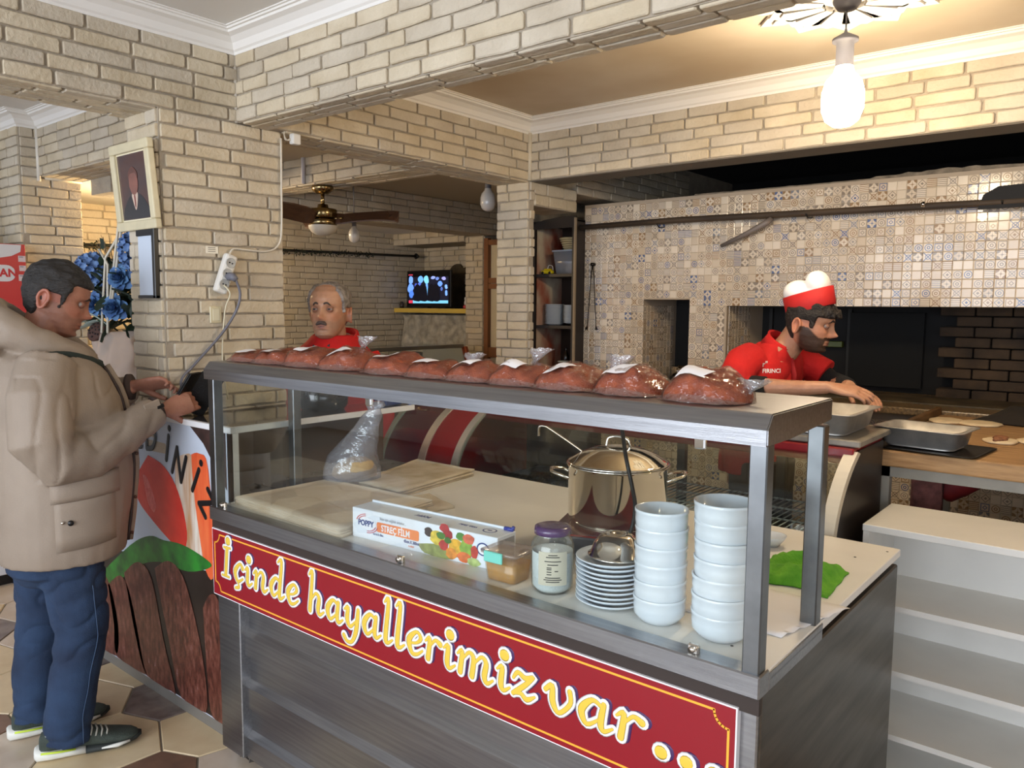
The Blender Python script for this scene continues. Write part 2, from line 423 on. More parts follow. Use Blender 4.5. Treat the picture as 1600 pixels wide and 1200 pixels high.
# cornices (profile: drop d, out o)
PROF = [(0, -.078), (.010, -.078), (.012, -.068), (.020, -.062), (.030, -.040), (.050, -.024), (.072, -.018), (.074, -.010), (.084, -.010), (.086, -.004), (.095, -.004), (.095, 0), (0, 0)]
def cornice(name, a, b, nrm, ma=0, mb_=0, z=ZC):
    """from a to b (2D) along a wall whose room-side normal is nrm; ma/mb = mitre at the ends (+1 inner corner)"""
    a, b, n = Vector((*a, 0)), Vector((*b, 0)), Vector((*nrm, 0)); t = (b-a).normalized()
    r1 = [a+n*o+t*(o*ma)+Vector((0, 0, z+dz)) for o, dz in PROF]
    r2 = [b+n*o-t*(o*mb_)+Vector((0, 0, z+dz)) for o, dz in PROF]
    mb = MB().loft([r1, r2]); mb.sm = [False]*len(mb.sm)
    return structure(mb.build(name, M['cornice']))
cornice('trim_cornice_left', (PX, -3.5), (PX, BY), (1, 0), 0, 1)
cornice('trim_cornice_front', (PX, BY), (3.1, BY), (0, -1), 1, 0)
cornice('trim_cornice_middle', (QX, 1.93), (QX, 3.63), (1, 0), 1, 1)
cornice('trim_cornice_back', (QX, 3.63), (3.1, 3.63), (0, -1), 1, 0)
cornice('trim_cornice_front_rear', (QX, 1.93), (3.1, 1.93), (0, 1), 1, 0)
cornice('trim_cornice_left_room', (-4.99, 1.82), (-3.15, 1.82), (0, -1), 1, 0)
cornice('trim_cornice_pillar', (-5.28, 1.72), (-4.99, 1.72), (0, -1), 1, -1)
cornice('trim_cornice_pillar_side', (-4.99, 1.72), (-4.99, 1.82), (1, 0), -1, 1)
cornice('trim_cornice_step', (-6.4, 1.55), (-5.28, 1.55), (0, -1), 0, -1)
cornice('trim_cornice_step_side', (-5.28, 1.55), (-5.28, 1.72), (1, 0), -1, 1)

# ceiling rose with the hanging bulb
ros = MB()
for k in range(12):
    a = 2*PI*k/12
    for (r0, r1, w0, w1, z) in ((.07, .26, .03, .075, .022), (.10, .34, .02, .05, .012)):
        aa = a+(PI/12 if r1 > .3 else 0); c, s_ = math.cos(aa), math.sin(aa)
        pts = [(r0, -w0), (r1*.8, -w1), (r1, 0), (r1*.8, w1), (r0, w0)]
        ros.prism([(-.895+c*u-s_*v, 2.85+s_*u+c*v) for u, v in pts], ZC-z, ZC+.001, 'z')
        pts2 = [(r0, -w0*.5), (r1*.75, -w1*.5), (r1*.85, 0), (r1*.75, w1*.5), (r0, w0*.5)]
        ros.prism([(-.895+c*u-s_*v, 2.85+s_*u+c*v) for u, v in pts2], ZC-z-.008, ZC, 'z')
ros.lathe([(.001, ZC-.012), (.16, ZC-.012), (.2, ZC-.006), (.22, ZC)], 32, (-.895, 2.85, 0))
rose = structure(ros.build('trim_ceiling_rose', M['cornice']))
# bulbs
M['bulb_lit'] = emit('lit_bulb', (255, 232, 196), 150)
def hanging_bulb(loc, drop, label, r=.045, lit=True, cord=.003, cup=True):
    t = empty('hanging_bulb', loc, 0, label, 'lamp')
    gm = (M['bulb_lit2'] if lit == 2 else M['bulb_lit']) if lit else M['bulb_off']
    grey = M['holder']
    MB().lathe([(.001, -r*1.5), (r*.45, -r*1.42), (r*.8, -r*1.15), (r, -r*.6), (r, r*.2), (r*.85, r*.75), (r*.5, r*1.15), (r*.4, r*1.5)], 24).build('bulb', gm, t)
    MB().lathe([(r*.42, r*1.45), (r*.42, r*2.6), (r*.62, r*2.65), (r*.62, r*2.8), (.006, r*3.1), (.003, r*3.3)], 20).build('holder', grey, t)
    MB().tube([(0, 0, r*3.2), (0, 0, drop)], cord, 6).build('cord', grey, t)
    if cup: MB().lathe([(.001, drop-.035), (.03, drop-.03), (.045, drop-.008), (.046, drop)], 20).build('ceiling_cup', grey, t)
    return t
M['holder'] = mat('grey_lamp_holder', (96, 96, 104), .5)
M['bulb_lit2'] = emit('lit_bulb_warm', (255, 222, 170), 420)
M['bulb_off'] = mat('unlit_bulb', (206, 202, 196), .25, coat=.4)
M['holder'] = mat('grey_lamp_holder', (96, 96, 104), .5)
M['bulb_lit2'] = emit('lit_bulb_warm', (255, 222, 170), 420)
M['bulb_off'] = mat('unlit_bulb', (206, 202, 196), .25, coat=.4)
hanging_bulb(BULB_POS, ZC-BULB_POS[2]-.02, 'bright lit bulb hanging on a cord from the ceiling rose over the oven room', r=.068)
hanging_bulb((1.3, 2.7, 2.3), ZC-2.3, 'lit bulb hanging right of the frame in the oven room')
hanging_bulb((-4.95, 2.50, 2.12), .17+.16, 'lit bulb hanging behind the front brick pillar in the fan room', lit=2)
hanging_bulb((.2, .35, 2.34), ZC-2.34, 'lit bulb hanging near the camera in the front room', r=.035)
hanging_bulb((-4.1, 3.36, 2.04), .41, 'small unlit white bulb hanging right of the fan against the far brick wall', r=.036, lit=False, cup=False)
hanging_bulb((-3.43, 3.92, 2.27), .18, 'unlit frosted bulb on the ceiling beside the back brick pillar', r=.05, lit=False)
# ------------------------------------------------------------------ lettering strokes
def smooth(pts, k=5):
    if len(pts) == 2:
        return [tuple(pts[0][j]+(pts[1][j]-pts[0][j])*i/3 for j in range(len(pts[0]))) for i in range(4)]
    P = [pts[0]]+list(pts)+[pts[-1]]; out = []
    for i in range(1, len(P)-2):
        for s in range(k):
            t = s/k; q = []
            for j in range(len(pts[0])):
                a, b, c, d = P[i-1][j], P[i][j], P[i+1][j], P[i+2][j]
                q.append(.5*((2*b)+(-a+c)*t+(2*a-5*b+4*c-d)*t*t+(-a+3*b-3*c+d)*t**3))
            out.append(tuple(q))
    out.append(tuple(P[-2])); return out
def stroke(mb, pts, r, place, flat=.12, add=0, n=8):
    """pts (u,v[,width factor]) -> rounded flat stroke; place(u,v) -> 3D"""
    pts = [p if len(p) == 3 else (p[0], p[1], 1) for p in pts]
    q = smooth(pts) if len(pts) > 1 else [(pts[0][0]-.001, pts[0][1], pts[0][2]), (pts[0][0]+.001, pts[0][1], pts[0][2])]
    c = [place(a, b) for a, b, _ in q]; R = [max(.0003, r*w_+add) for _, _, w_ in q]
    d0 = (c[0]-c[1]).normalized(); d1 = (c[-1]-c[-2]).normalized()
    pre = [(c[0]+d0*R[0]*s, R[0]*math.sqrt(max(0, 1-s*s))+1e-4) for s in (1, .85, .5)]
    post = [(c[-1]+d1*R[-1]*s, R[-1]*math.sqrt(max(0, 1-s*s))+1e-4) for s in (.5, .85, 1)]
    allp = pre+list(zip(c, R))+post
    up = (place(0, 0)-place(1, 0)).cross(place(0, 1)-place(0, 0)).normalized()
    mb.tube([p for p, _ in allp], [x for _, x in allp], n, sq=flat, up=up)
ST, TN = 1.0, .55
GL = {
 'İ': (.92, [[(.34, 1.6, 1.1), (.34, .1, 1.1)], [(.05, .02, .6), (.62, .02, .6)], [(.08, 1.62, .6), (.6, 1.66, .6)]], (.38, 2.02)),
 'ç': (.92, [[(.72, .8, 1.1), (.5, 1, .7), (.16, .5, 1.2), (.4, .0, .8), (.78, .22, .6)], [(.42, -.08, .5), (.52, -.3, .8), (.25, -.42, .7)]], None),
 'i': (.66, [[(.0, .78, .5), (.2, .93, .9), (.22, .25, 1.1), (.35, .0, .8), (.6, .2, .5)]], (.24, 1.42)),
 'n': (1.18, [[(.0, .78, .5), (.2, .93, .9), (.2, .05, 1.1)], [(.22, .55, .5), (.5, .98, .7), (.74, .8, 1.0), (.72, .25, 1.1), (.85, .0, .8), (1.1, .2, .5)]], None),
 'd': (1.18, [[(.72, .86, .7), (.42, .98, .8), (.14, .5, 1.2), (.35, .02, .8), (.72, .38, .5)], [(.52, 1.85, .5), (.78, 1.95, .9), (.76, .25, 1.1), (.88, .0, .8), (1.12, .2, .5)]], None),
 'e': (.98, [[(.2, .42, .6), (.55, .52, .6), (.74, .78, .9), (.5, 1, .7), (.16, .55, 1.2), (.35, .02, .9), (.62, .02, .7), (.88, .26, .5)]], None),
 'h': (1.18, [[(.0, 1.82, .5), (.2, 1.95, .9), (.2, .05, 1.1)], [(.22, .55, .5), (.5, .98, .7), (.74, .8, 1.0), (.72, .25, 1.1), (.85, .0, .8), (1.1, .2, .5)]], None),
 'a': (1.18, [[(.72, .86, .7), (.42, .98, .8), (.14, .5, 1.2), (.35, .02, .8), (.72, .38, .5)], [(.78, .95, .9), (.76, .25, 1.1), (.88, .0, .8), (1.12, .2, .5)]], None),
 'y': (1.06, [[(.0, .78, .5), (.2, .93, .9), (.2, .35, 1.1), (.42, .05, .8), (.72, .4, .5)], [(.8, .95, .9), (.78, .0, 1.1), (.6, -.62, .8), (.3, -.72, .8), (.08, -.5, 1)]], None),
 'l': (.64, [[(.0, 1.82, .5), (.2, 1.95, .9), (.2, .25, 1.1), (.34, .0, .8), (.58, .2, .5)]], None),
 'r': (.9, [[(.0, .78, .5), (.2, .93, .9), (.2, .05, 1.1)], [(.22, .55, .5), (.46, .94, .7), (.72, .84, 1.1)]], None),
 'm': (1.78, [[(.0, .78, .5), (.2, .93, .9), (.2, .05, 1.1)], [(.22, .55, .5), (.5, .98, .7), (.74, .8, 1.0), (.74, .05, 1.1)], [(.76, .55, .5), (1.06, .98, .7), (1.3, .8, 1.0), (1.28, .25, 1.1), (1.42, .0, .8), (1.66, .2, .5)]], None),
 'z': (1.08, [[(.04, .68, .6), (.2, .95, .8), (.52, .82, .9), (.84, .98, .6), (.5, .5, .9), (.1, .06, .8)], [(.12, .08, .7), (.4, .16, .8), (.66, .0, .9), (.96, .22, .5)]], None),
 'v': (1.06, [[(.0, .72, .8), (.2, .95, .9), (.28, .35, 1.1), (.52, .0, .8), (.84, .5, .8), (.78, .95, .9)]], None),
 '.': (.5, [], (.2, .08)),
}
def signtext(txt, u0, u1, z0, xh, y, parent, rr=.15):
    W = sum(GL[c][0] for c in txt)
    sx = (u1-u0)/W; adv = 0
    for ch in txt:
        w_, st, dot = GL[ch]; Wm, Sm, Ym = MB(), MB(), MB()
        def pl(yy, dx=0, dz=0, a=adv):
            return lambda u, v: Vector((u0+(a+u)*sx+.13*(v)*xh+dx, yy, z0+v*xh+dz))
        strokes = [(s, 1) for s in st]+([([dot+(1,)], 1.75)] if dot else [])
        for s, k in strokes:
            stroke(Sm, s, rr*xh*k, pl(y-.0006, .0075, .0035), .06, .006)
            stroke(Wm, s, rr*xh*k, pl(y-.0018), .06, .0056)
            stroke(Ym, s, rr*xh*k, pl(y-.0034), .06, -.0012)
        adv += w_
        Sm.build('letter_shadow', M['letter_shadow'], parent); Wm.build('letter_outline', M['letter_white'], parent); Ym.build('letter', M['letter_yellow'], parent)

# ------------------------------------------------------------------ the steel serving cart
CX0, CX1, CY0, CY1, WT = -2.42, -.522, 1.36, 2.38, .903
cart = empty('serving_cart', (0, 0, 0), 0, 'steel serving cart with glass case, white worktop and red sign board on its front', 'cart')
MB().box(CX0, CX1, 1.405, CY1, WT-.022, WT, .002).build('worktop', M['white_lam'], cart)
MB().box(CX0, CX1+.003, CY0-.008, 1.40, .862, .908, .003).build('front_rail', M['steel'], cart)
MB().box(-.557, CX1+.003, 1.40, 1.705, .862, .890, .003).box(-.524, CX1+.003, 1.40, 1.705, .885, .900, .001).build('side_rail', M['steel'], cart)
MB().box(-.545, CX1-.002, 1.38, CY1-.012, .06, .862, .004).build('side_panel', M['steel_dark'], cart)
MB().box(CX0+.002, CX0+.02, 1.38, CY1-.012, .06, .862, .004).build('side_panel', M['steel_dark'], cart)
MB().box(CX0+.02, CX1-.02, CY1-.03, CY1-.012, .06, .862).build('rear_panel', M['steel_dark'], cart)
MB().box(CX0+.02, CX1-.02, 1.42, 1.43, .06, .862).build('inner_panel', M['black'], cart)
for x0 in (CX0+.005, CX1-.05):
    MB().box(x0, x0+.045 if x0 > -1 else x0+.13, 1.372, 1.42, .055, .862, .003).build('corner_panel', M['steel'], cart)
# louvre slats under the sign: proud band with a bevelled top and recessed band between
for z in (.412, .232, .052):
    MB().prism([(1.412, z+.095), (1.388, z+.072), (1.388, z), (1.412, z)], CX0+.135, CX1-.05, 'x').build('slat', M['steel'], cart)
MB().box(CX0+.135, CX1-.05, 1.408, 1.414, .055, .64).build('slat_backing', M['steel'], cart)
MB().box(CX0, CX1, 1.362, 1.375, .828, .862).build('shadow_gap', mat('dark_brown_gap', (48, 36, 30), .6), cart)
# sign board
sy = 1.356
sign = MB().box(-2.412, -.560, sy, 1.372, .606, .834).build('sign_board', M['letter_white'], cart)
MB().box(-2.409, -.563, sy-.0008, sy+.002, .609, .831).build('red_field', M['red_sign'], sign)
bord = MB()
x0, x1, z0, z1, q = -2.396, -.576, .623, .817, .030
pts = [(x0+q, z0), (x1-q, z0)]
arc = lambda cx, cz, a0, a1: [(cx+q*math.cos(a0+(a1-a0)*i/6), cz+q*math.sin(a0+(a1-a0)*i/6)) for i in range(7)]
loop = arc(x0, z0, PI/2, 0)+arc(x1, z0, PI, PI/2)+arc(x1, z1, -PI/2, -PI)+arc(x0, z1, 0, -PI/2)
loop.append(loop[0])
for i in range(len(loop)-1):
    (a, b), (c, d) = loop[i], loop[i+1]
    t = Vector((c-a, 0, d-b));
    if t.length < 1e-6: continue
    t.normalize(); nn = Vector((-t.z, 0, t.x))*.0024
    p, r_ = Vector((a, sy-.0014, b))-t*.001, Vector((c, sy-.0014, d))+t*.001
    bord.add([p-nn, r_-nn, r_+nn, p+nn, p-nn+Vector((0, .0006, 0)), r_-nn+Vector((0, .0006, 0)), r_+nn+Vector((0, .0006, 0)), p+nn+Vector((0, .0006, 0))],
             [(0, 1, 2, 3), (7, 6, 5, 4), (0, 4, 5, 1), (1, 5, 6, 2), (2, 6, 7, 3), (3, 7, 4, 0)])
bord.build('gold_border', M['gold'], sign)
for txt, a, b in (('İçinde', -2.355, -1.925), ('hayallerimiz', -1.888, -1.03), ('var', -1.012, -.752)):
    signtext(txt, a, b, .684, .0605, sy, sign)
for u in (-.728, -.672, -.614): signtext('.', u, u+.03, .684, .0605, sy, sign)
# casters
for x in (-2.34, -.60):
    for y in (1.43, 2.30):
        cst = MB().box(x-.03, x+.03, y-.03, y+.03, .045, .062).box(x-.03, x-.026, y-.02, y+.035, .012, .05).box(x+.026, x+.03, y-.02, y+.035, .012, .05).build('caster', M['steel'], cart)
        wm = MB(); wm.tube([(x-.018, y+.01, .026), (x+.018, y+.01, .026)], .026, 16); wm.build('wheel', M['black'], cst)
# posts
for x0 in (CX0, CX1-.036):
    for y0 in (CY0, 1.668):
        MB().box(x0, x0+.034, y0, y0+.034, .862, 1.336, .0025).build('post', M['steel_post'], cart)
# hood
hp = [(1.353, 1.334), (1.352, 1.364), (1.3535, 1.3665), (1.3735, 1.3895), (1.377, 1.3915), (1.706, 1.392), (1.708, 1.389), (1.708, 1.347), (1.70, 1.345), (1.48, 1.334)]
hd = MB().prism(hp, CX0-.012, CX1, 'x').build('hood', M['steel'], cart)
for e in ('top',):
    bm = bmesh.new(); bm.from_mesh(hd.data)
    bmesh.ops.bevel(bm, geom=[e for e in bm.edges if abs(e.verts[0].co.x-e.verts[1].co.x) < .01], offset=.0025, segments=2, affect='EDGES'); bm.to_mesh(hd.data); bm.free()
# glass panes and clips
MB().box(CX0+.034, CX1-.036, 1.378, 1.383, .905, 1.335).build('front_glass', M['glass'], cart)
MB().box(CX0+.012, CX0+.017, 1.394, 1.668, .905, 1.335).build('side_glass', M['glass'], cart)
MB().box(CX0+.034, CX1-.036, 1.384, 1.405, .895, .9035).build('glass_reflection', M['glass_reflection'], cart)  # pale strip coloured as the worktop's reflection in the front glass
for x in (-2.36, -1.50, -.66):
    k = MB().box(x-.012, x+.012, 1.366, 1.378, .906, .926, .003); k.tube([(x, 1.3655, .917), (x, 1.359, .917)], .007, 12); k.build('glass_clip', M['chrome'], cart)
for x in (-1.62, -.66):
    MB().box(x-.012, x+.012, 1.366, 1.378, 1.312, 1.334, .003).build('glass_clip', M['chrome'], cart)
MB().tube([(CX0+.04, 1.45, 1.325), (-2.1, 1.66, 1.318)], .003, 6).build('tie_rod', M['chrome'], cart)
scr = MB()
for (x, y) in ((-.60, 2.22), (-.585, 1.98), (-.585, 1.93), (-.62, 1.46), (-.575, 1.46), (-.545, 2.33)):
    scr.tube([(x, y, WT-.001), (x, y, WT+.0006)], .0035, 8)
scr.build('screw_heads', mat('dark_screw', (70, 66, 60), .5), cart)['kind'] = 'stuff'

# ------------------------------------------------------------------ things on the worktop
def flatbread(name, pts, z, th, mt, label, layers=1, group=None):
    """stack of thin flat bread sheets, outline pts (x,y)"""
    t = empty(name, (pts[0][0], pts[0][1], z), 0, label, 'flatbread', group)
    Rr = random.Random(len(label))
    for k in range(layers):
        zz = k*(th/layers); n = 10; vs = []; fs = []
        jit = [Rr.uniform(-.006, .006) for _ in range(8)]
        c = [Vector((pts[i][0]-pts[0][0]+jit[i], pts[i][1]-pts[0][1]+jit[i+4], 0)) for i in range(4)]
        for i in range(n+1):
            for j in range(n+1):
                u, v = i/n, j/n
                p = (c[0]*(1-u)+c[1]*u)*(1-v)+(c[3]*(1-u)+c[2]*u)*v
                edge = min(u, v, 1-u, 1-v)
                h = zz+th/layers*.75+.002*noise.noise(Vector((p.x*14, p.y*14, k)))
                w1 = .004*noise.noise(Vector((p.x*30+7, p.y*30, k*3))) if edge == 0 else 0
                vs.append((p.x+w1, p.y+w1, h)); vs.append((p.x+w1, p.y+w1, zz))
        N = n+1; id_ = lambda i, j, b: 2*(i*N+j)+b
        for i in range(n):
            for j in range(n):
                fs.append((id_(i, j, 0), id_(i+1, j, 0), id_(i+1, j+1, 0), id_(i, j+1, 0)))
                fs.append((id_(i, j+1, 1), id_(i+1, j+1, 1), id_(i+1, j, 1), id_(i, j, 1)))
        for i in range(n):
            for (a, b) in (((i, 0), (i+1, 0)), ((i, n), (i+1, n)), ((0, i), (0, i+1)), ((n, i), (n, i+1))):
                fs.append((id_(*a, 0), id_(*a, 1), id_(*b, 1), id_(*b, 0)))
        mkobj('bread_sheet', vs, fs, mt, t, True)
    return t
M['lavash'] = mat('flatbread_crumb', (206, 192, 170), .8, var=.12, scale=9, bump=.15, bscale=50, col2=(190, 170, 142))
M['lavash2'] = mat('flatbread_pale', (212, 198, 176), .8, var=.12, scale=12, bump=.15, bscale=50, col2=(178, 158, 126))
flatbread('flatbread_stack', [(-2.385, 1.43), (-1.80, 1.41), (-1.84, 1.83), (-2.37, 1.80)], WT, .030, M['lavash'], 'large stack of pale thin flatbread sheets at the left end of the worktop', 5)
flatbread('flatbread_stack', [(-2.25, 1.855), (-2.03, 1.850), (-2.075, 2.29), (-2.41, 2.29)], WT, .030, M['lavash2'], 'smaller flatbread stack lying behind the plastic bag near the worktop rear', 3)
flatbread('flatbread_stack', [(-2.0, 1.86), (-1.80, 1.78), (-1.79, 1.88), (-1.98, 1.95)], WT, .012, M['lavash2'], 'loose torn flatbread piece lying behind the cling film box', 1)
# plastic bag of bread
def skinbag(rings, name, mt, parent):
    return MB().loft(rings).build(name, mt, parent)
bag = empty('bread_bag', (-2.31, 1.86, WT+.026), 0, 'clear plastic bag of bread standing twisted shut on the flatbread', 'bag')
def blobring(cx, cy, z, rx, ry, n=28, seed=0, amp=.12, rot=0):
    out = []
    for k in range(n):
        a = 2*PI*k/n; f = 1+amp*noise.noise(Vector((math.cos(a)*2+seed, math.sin(a)*2, z*18)))
        u, v = rx*f*math.cos(a), ry*f*math.sin(a)
        out.append(Vector((cx+u*math.cos(rot)-v*math.sin(rot), cy+u*math.sin(rot)+v*math.cos(rot), z)))
    return out
prof = [(0, .0, .05, .04), (0, .004, .105, .07), (.002, .04, .112, .078), (.01, .09, .088, .065), (.03, .15, .065, .045), (.05, .20, .048, .034), (.066, .24, .036, .028), (.074, .265, .022, .020), (.078, .28, .036, .026), (.082, .295, .024, .02)]
skinbag([blobring(dx*1.0, dx*.8, z, rx, ry, seed=3, rot=.69, amp=.22) for dx, z, rx, ry in prof], 'plastic_film', glassy('crinkled_plastic', (238, 238, 244), rough=.08, bump=.6, bscale=26, minr=.10, body=.22, bodycol=(214, 214, 226)), bag)
skinbag([blobring(.01+.01*i, 0, z, rx, ry, seed=8, rot=.69) for i, (z, rx, ry) in enumerate(((.006, .06, .045), (.02, .085, .056), (.05, .08, .055), (.075, .06, .045), (.09, .03, .02)))], 'bread', mat('bread_crust', (206, 172, 122), .8, var=.2, scale=20), bag)
# cling film box
fb = empty('cling_film_box', (-1.795, 1.452, WT), math.atan2(.035, .49), 'long white cling film carton with orange band and fruit picture', 'box')
M['carton'] = mat('white_carton', (226, 232, 240), .45)
M['carton_side'] = mat('carton_end_grey', (158, 160, 164), .5)
L_, D_, H_ = .53, .082, .088
MB().box(0, L_, 0, D_, 0, H_, .0015).build('carton_body', M['carton'], fb)
flap = MB().box(.004, L_-.03, D_-.004, D_+.002, H_, H_+.006).build('carton_flap', M['carton'], fb)
kn = MB(); kn.tube([(L_-.03, D_*.9, H_+.004), (L_-.002, D_*.9, H_+.004)], .006, 10); kn.tube([(L_-.006, D_*.9, H_+.004), (L_-.001, D_*.9, H_+.012)], .005, 8); kn.build('slider', mat('blue_slider', (30, 50, 150), .3), fb)
M['orange'] = mat('orange_print', (238, 128, 56), .4); M['blue_ink'] = mat('blue_print', (38, 62, 128), .4); M['redink'] = mat('red_print', (200, 50, 60), .4)
def flatpoly(name, pts, mt, parent, pl):
    mb = MB(); n = len(pts)
    mb.add([pl(u, v, 0) for u, v in pts]+[pl(u, v, 1) for u, v in pts], [tuple(range(n))[::-1], tuple(range(n, 2*n))]+[(i, (i+1) % n, n+(i+1) % n, n+i) for i in range(n)])
    return mb.build(name, mt, parent)
def text(name, s, size, mt, parent, loc, rot, ext=.0003, sx=1, shear=0, align='LEFT', bold=0):
    cu = bpy.data.curves.new(name, 'FONT'); cu.body = s; cu.size = size; cu.extrude = ext; cu.shear = shear; cu.align_x = align; cu.offset = bold
    cu.resolution_u = 3
    cu.materials.append(mt); o = bpy.data.objects.new(name, cu); C.objects.link(o); o.parent = parent
    bpy.context.view_layer.update()
    me = bpy.data.meshes.new_from_object(o.evaluated_get(bpy.context.evaluated_depsgraph_get())); bpy.data.objects.remove(o)
    o = bpy.data.objects.new(name, me); C.objects.link(o); o.parent = parent
    o.location = loc; o.rotation_euler = rot; o.scale = (sx, 1, 1); return o
FR = (PI/2, 0, 0)
def rrect(x0, x1, z0, z1, r, n=5):
    out = []
    for cx, cz, a in ((x1-r, z1-r, 0), (x0+r, z1-r, PI/2), (x0+r, z0+r, PI), (x1-r, z0+r, 1.5*PI)):
        out += [(cx+r*math.cos(a+PI/2*i/n), cz+r*math.sin(a+PI/2*i/n)) for i in range(n+1)]
    return out
plf = lambda u, v, k: Vector((u, -.0003-.0004*(1-k)*0-(0.0005 if k else 0), v))
body = [c for c in bpy.data.objects if c.parent == fb and c.name.startswith('carton_body')][0]
flatpoly('orange_band', rrect(.10, .262, .030, .059, .006), M['orange'], body, plf)
text('product_word', 'STREÇ FİLM', .026, M['letter_white'], body, (.118, -.0009, .0352), FR, sx=.80, bold=.0006)
def ring_arc(a0, a1, r, w_, cx, cz, asp=.55):
    n = 10; o1 = [(cx+(r+w_)*math.cos(a0+(a1-a0)*i/n), cz+asp*(r+w_)*math.sin(a0+(a1-a0)*i/n)) for i in range(n+1)]
    o2 = [(cx+r*math.cos(a0+(a1-a0)*i/n), cz+asp*r*math.sin(a0+(a1-a0)*i/n)) for i in range(n+1)]
    return o1+o2[::-1]
flatpoly('logo_oval', [(.062+.036*math.cos(a*PI/12), .048+.018*math.sin(a*PI/12)) for a in range(24)], M['letter_white'], body, lambda u, v, k: Vector((u, -.0010-.0004*k, v)))
for r in (.034, .042):
    for a0, a1 in ((1.7, 2.9), (4.7, 6.0)):
        flatpoly('logo_arc', ring_arc(a0, a1, r, .003, .062, .048, .62), M['redink'], body, lambda u, v, k: Vector((u, -.0016-.0004*k, v)))
text('logo_word', 'POPPY', .023, M['blue_ink'], body, (.026, -.0022, .0405), FR, sx=.92, bold=.0008)
text('small_print', 'Sizin için sağlıklı ürünler...', .0115, mat('grey_print', (150, 150, 155), .5), body, (.112, -.0006, .0665), FR, sx=.85)
text('small_print', 'stretch film', .011, M['blue_ink'], body, (.085, -.0006, .0185), FR, sx=.8)
text('small_print', '45cm X 300mt.', .012, M['blue_ink'], body, (.205, -.0006, .0185), FR, sx=.8, bold=.0004)
text('small_print', 'e adetir', .009, M['orange'], body, (.222, -.0006, .0085), FR, sx=.8)
text('top_word', 'POPPY', .020, M['blue_ink'], body, (.265, D_*.62, H_+.0004), (0, 0, PI), sx=.9, bold=.0005)
text('top_word', 'With Slider', .017, M['blue_ink'], body, (.430, D_*.62, H_+.0004), (0, 0, PI), sx=.8)
for (cx, cz, top) in ((.484, .05, 0), (.474, .042, 1)):
    for r, mt_ in ((.021, M['blue_ink']), (.0165, M['letter_white']), (.008, M['blue_ink'])):
        pts = [(cx+r*math.cos(a*PI/10), cz+r*(.85 if r > .01 else .5)*math.sin(a*PI/10)) for a in range(20)]
        lift = .0005+(.021-r)*.05
        flatpoly('round_seal', pts, mt_, body, (lambda u, v, k, lf=lift: Vector((u, -lf-.0002*k, v))) if not top else (lambda u, v, k, lf=lift: Vector((u, v, H_+lf+.0002*k))))
# fruit picture on the carton: flat coloured shapes
fruits = [((.335, .018, .060, .016), (150, 160, 90)), ((.306, .060, .013, .012), (40, 24, 30)), ((.33, .050, .020, .018), (238, 208, 70)), ((.352, .078, .014, .011), (190, 40, 50)),
          ((.362, .064, .014, .012), (176, 30, 44)), ((.350, .036, .014, .013), (200, 50, 50)), ((.342, .058, .013, .009), (70, 130, 50)), ((.385, .040, .022, .018), (244, 186, 50)),
          ((.372, .020, .016, .014), (240, 150, 50)), ((.398, .066, .013, .010), (84, 150, 60)), ((.414, .040, .018, .024), (150, 190, 70)), ((.408, .018, .020, .013), (236, 120, 60)),
          ((.420, .064, .016, .012), (230, 110, 80)), ((.436, .036, .010, .016), (210, 60, 50)), ((.434, .012, .018, .010), (190, 210, 130)), ((.362, .050, .010, .008), (60, 120, 44))]
for i, ((cx, cz, rx, rz), c_) in enumerate(fruits):
    pts = [(cx+rx*math.cos(a*PI/7)*(1+.12*math.sin(a*2.3+i)), cz+rz*math.sin(a*PI/7)) for a in range(14)]
    flatpoly('fruit_print', [(.372+(a-.372)*1.22+.006, .046+(b-.044)*1.12) for a, b in pts], mat('fruit_print', c_, .5, var=.25, scale=60), body, lambda u, v, k, q=i: Vector((u, -.0004-.00006*q-.0001*k, v)))
flatpoly('carton_end_mark', [(0, 0), (1, 0), (1, 1), (0, 1)], M['carton_side'], body, lambda u, v, k: Vector((L_+.0002+.0003*k, .008+u*(D_-.016), .01+v*(H_-.02))))

# amber container with lid
ct = empty('food_container', (-1.214, 1.470, WT), .05, 'small clear plastic box of amber paste with a turquoise clip', 'container')
def rbox_rings(levels, r=.012):
    out = []
    for z, hx, hy in levels: out.append([Vector((x, y, z)) for x, y in rrect(-hx, hx, -hy, hy, r, 3)])
    return out
MB().loft(rbox_rings([(.002, .042, .034), (.046, .047, .039)])).build('amber_paste', mat('amber_paste', (224, 168, 60), .5, var=.15, scale=30), ct)
MB().loft(rbox_rings([(0, .044, .036), (.070, .052, .044), (.0705, .050, .042), (.002, .042, .034)]), cap=False).build('box_wall', glassy('container_plastic', (252, 248, 240), minr=.03, maxr=.25, body=.03, rough=.1), ct)
MB().loft(rbox_rings([(.070, .056, .048), (.077, .056, .048), (.079, .052, .044)])).build('lid', glassy('lid_plastic', (246, 240, 236), minr=.06, maxr=.3, body=.2, bodycol=(222, 206, 196), rough=.12), ct)
MB().box(-.036, .02, -.055, -.048, .052, .079, .002).build('clip', mat('turquoise_plastic', (120, 214, 200), .35), ct)
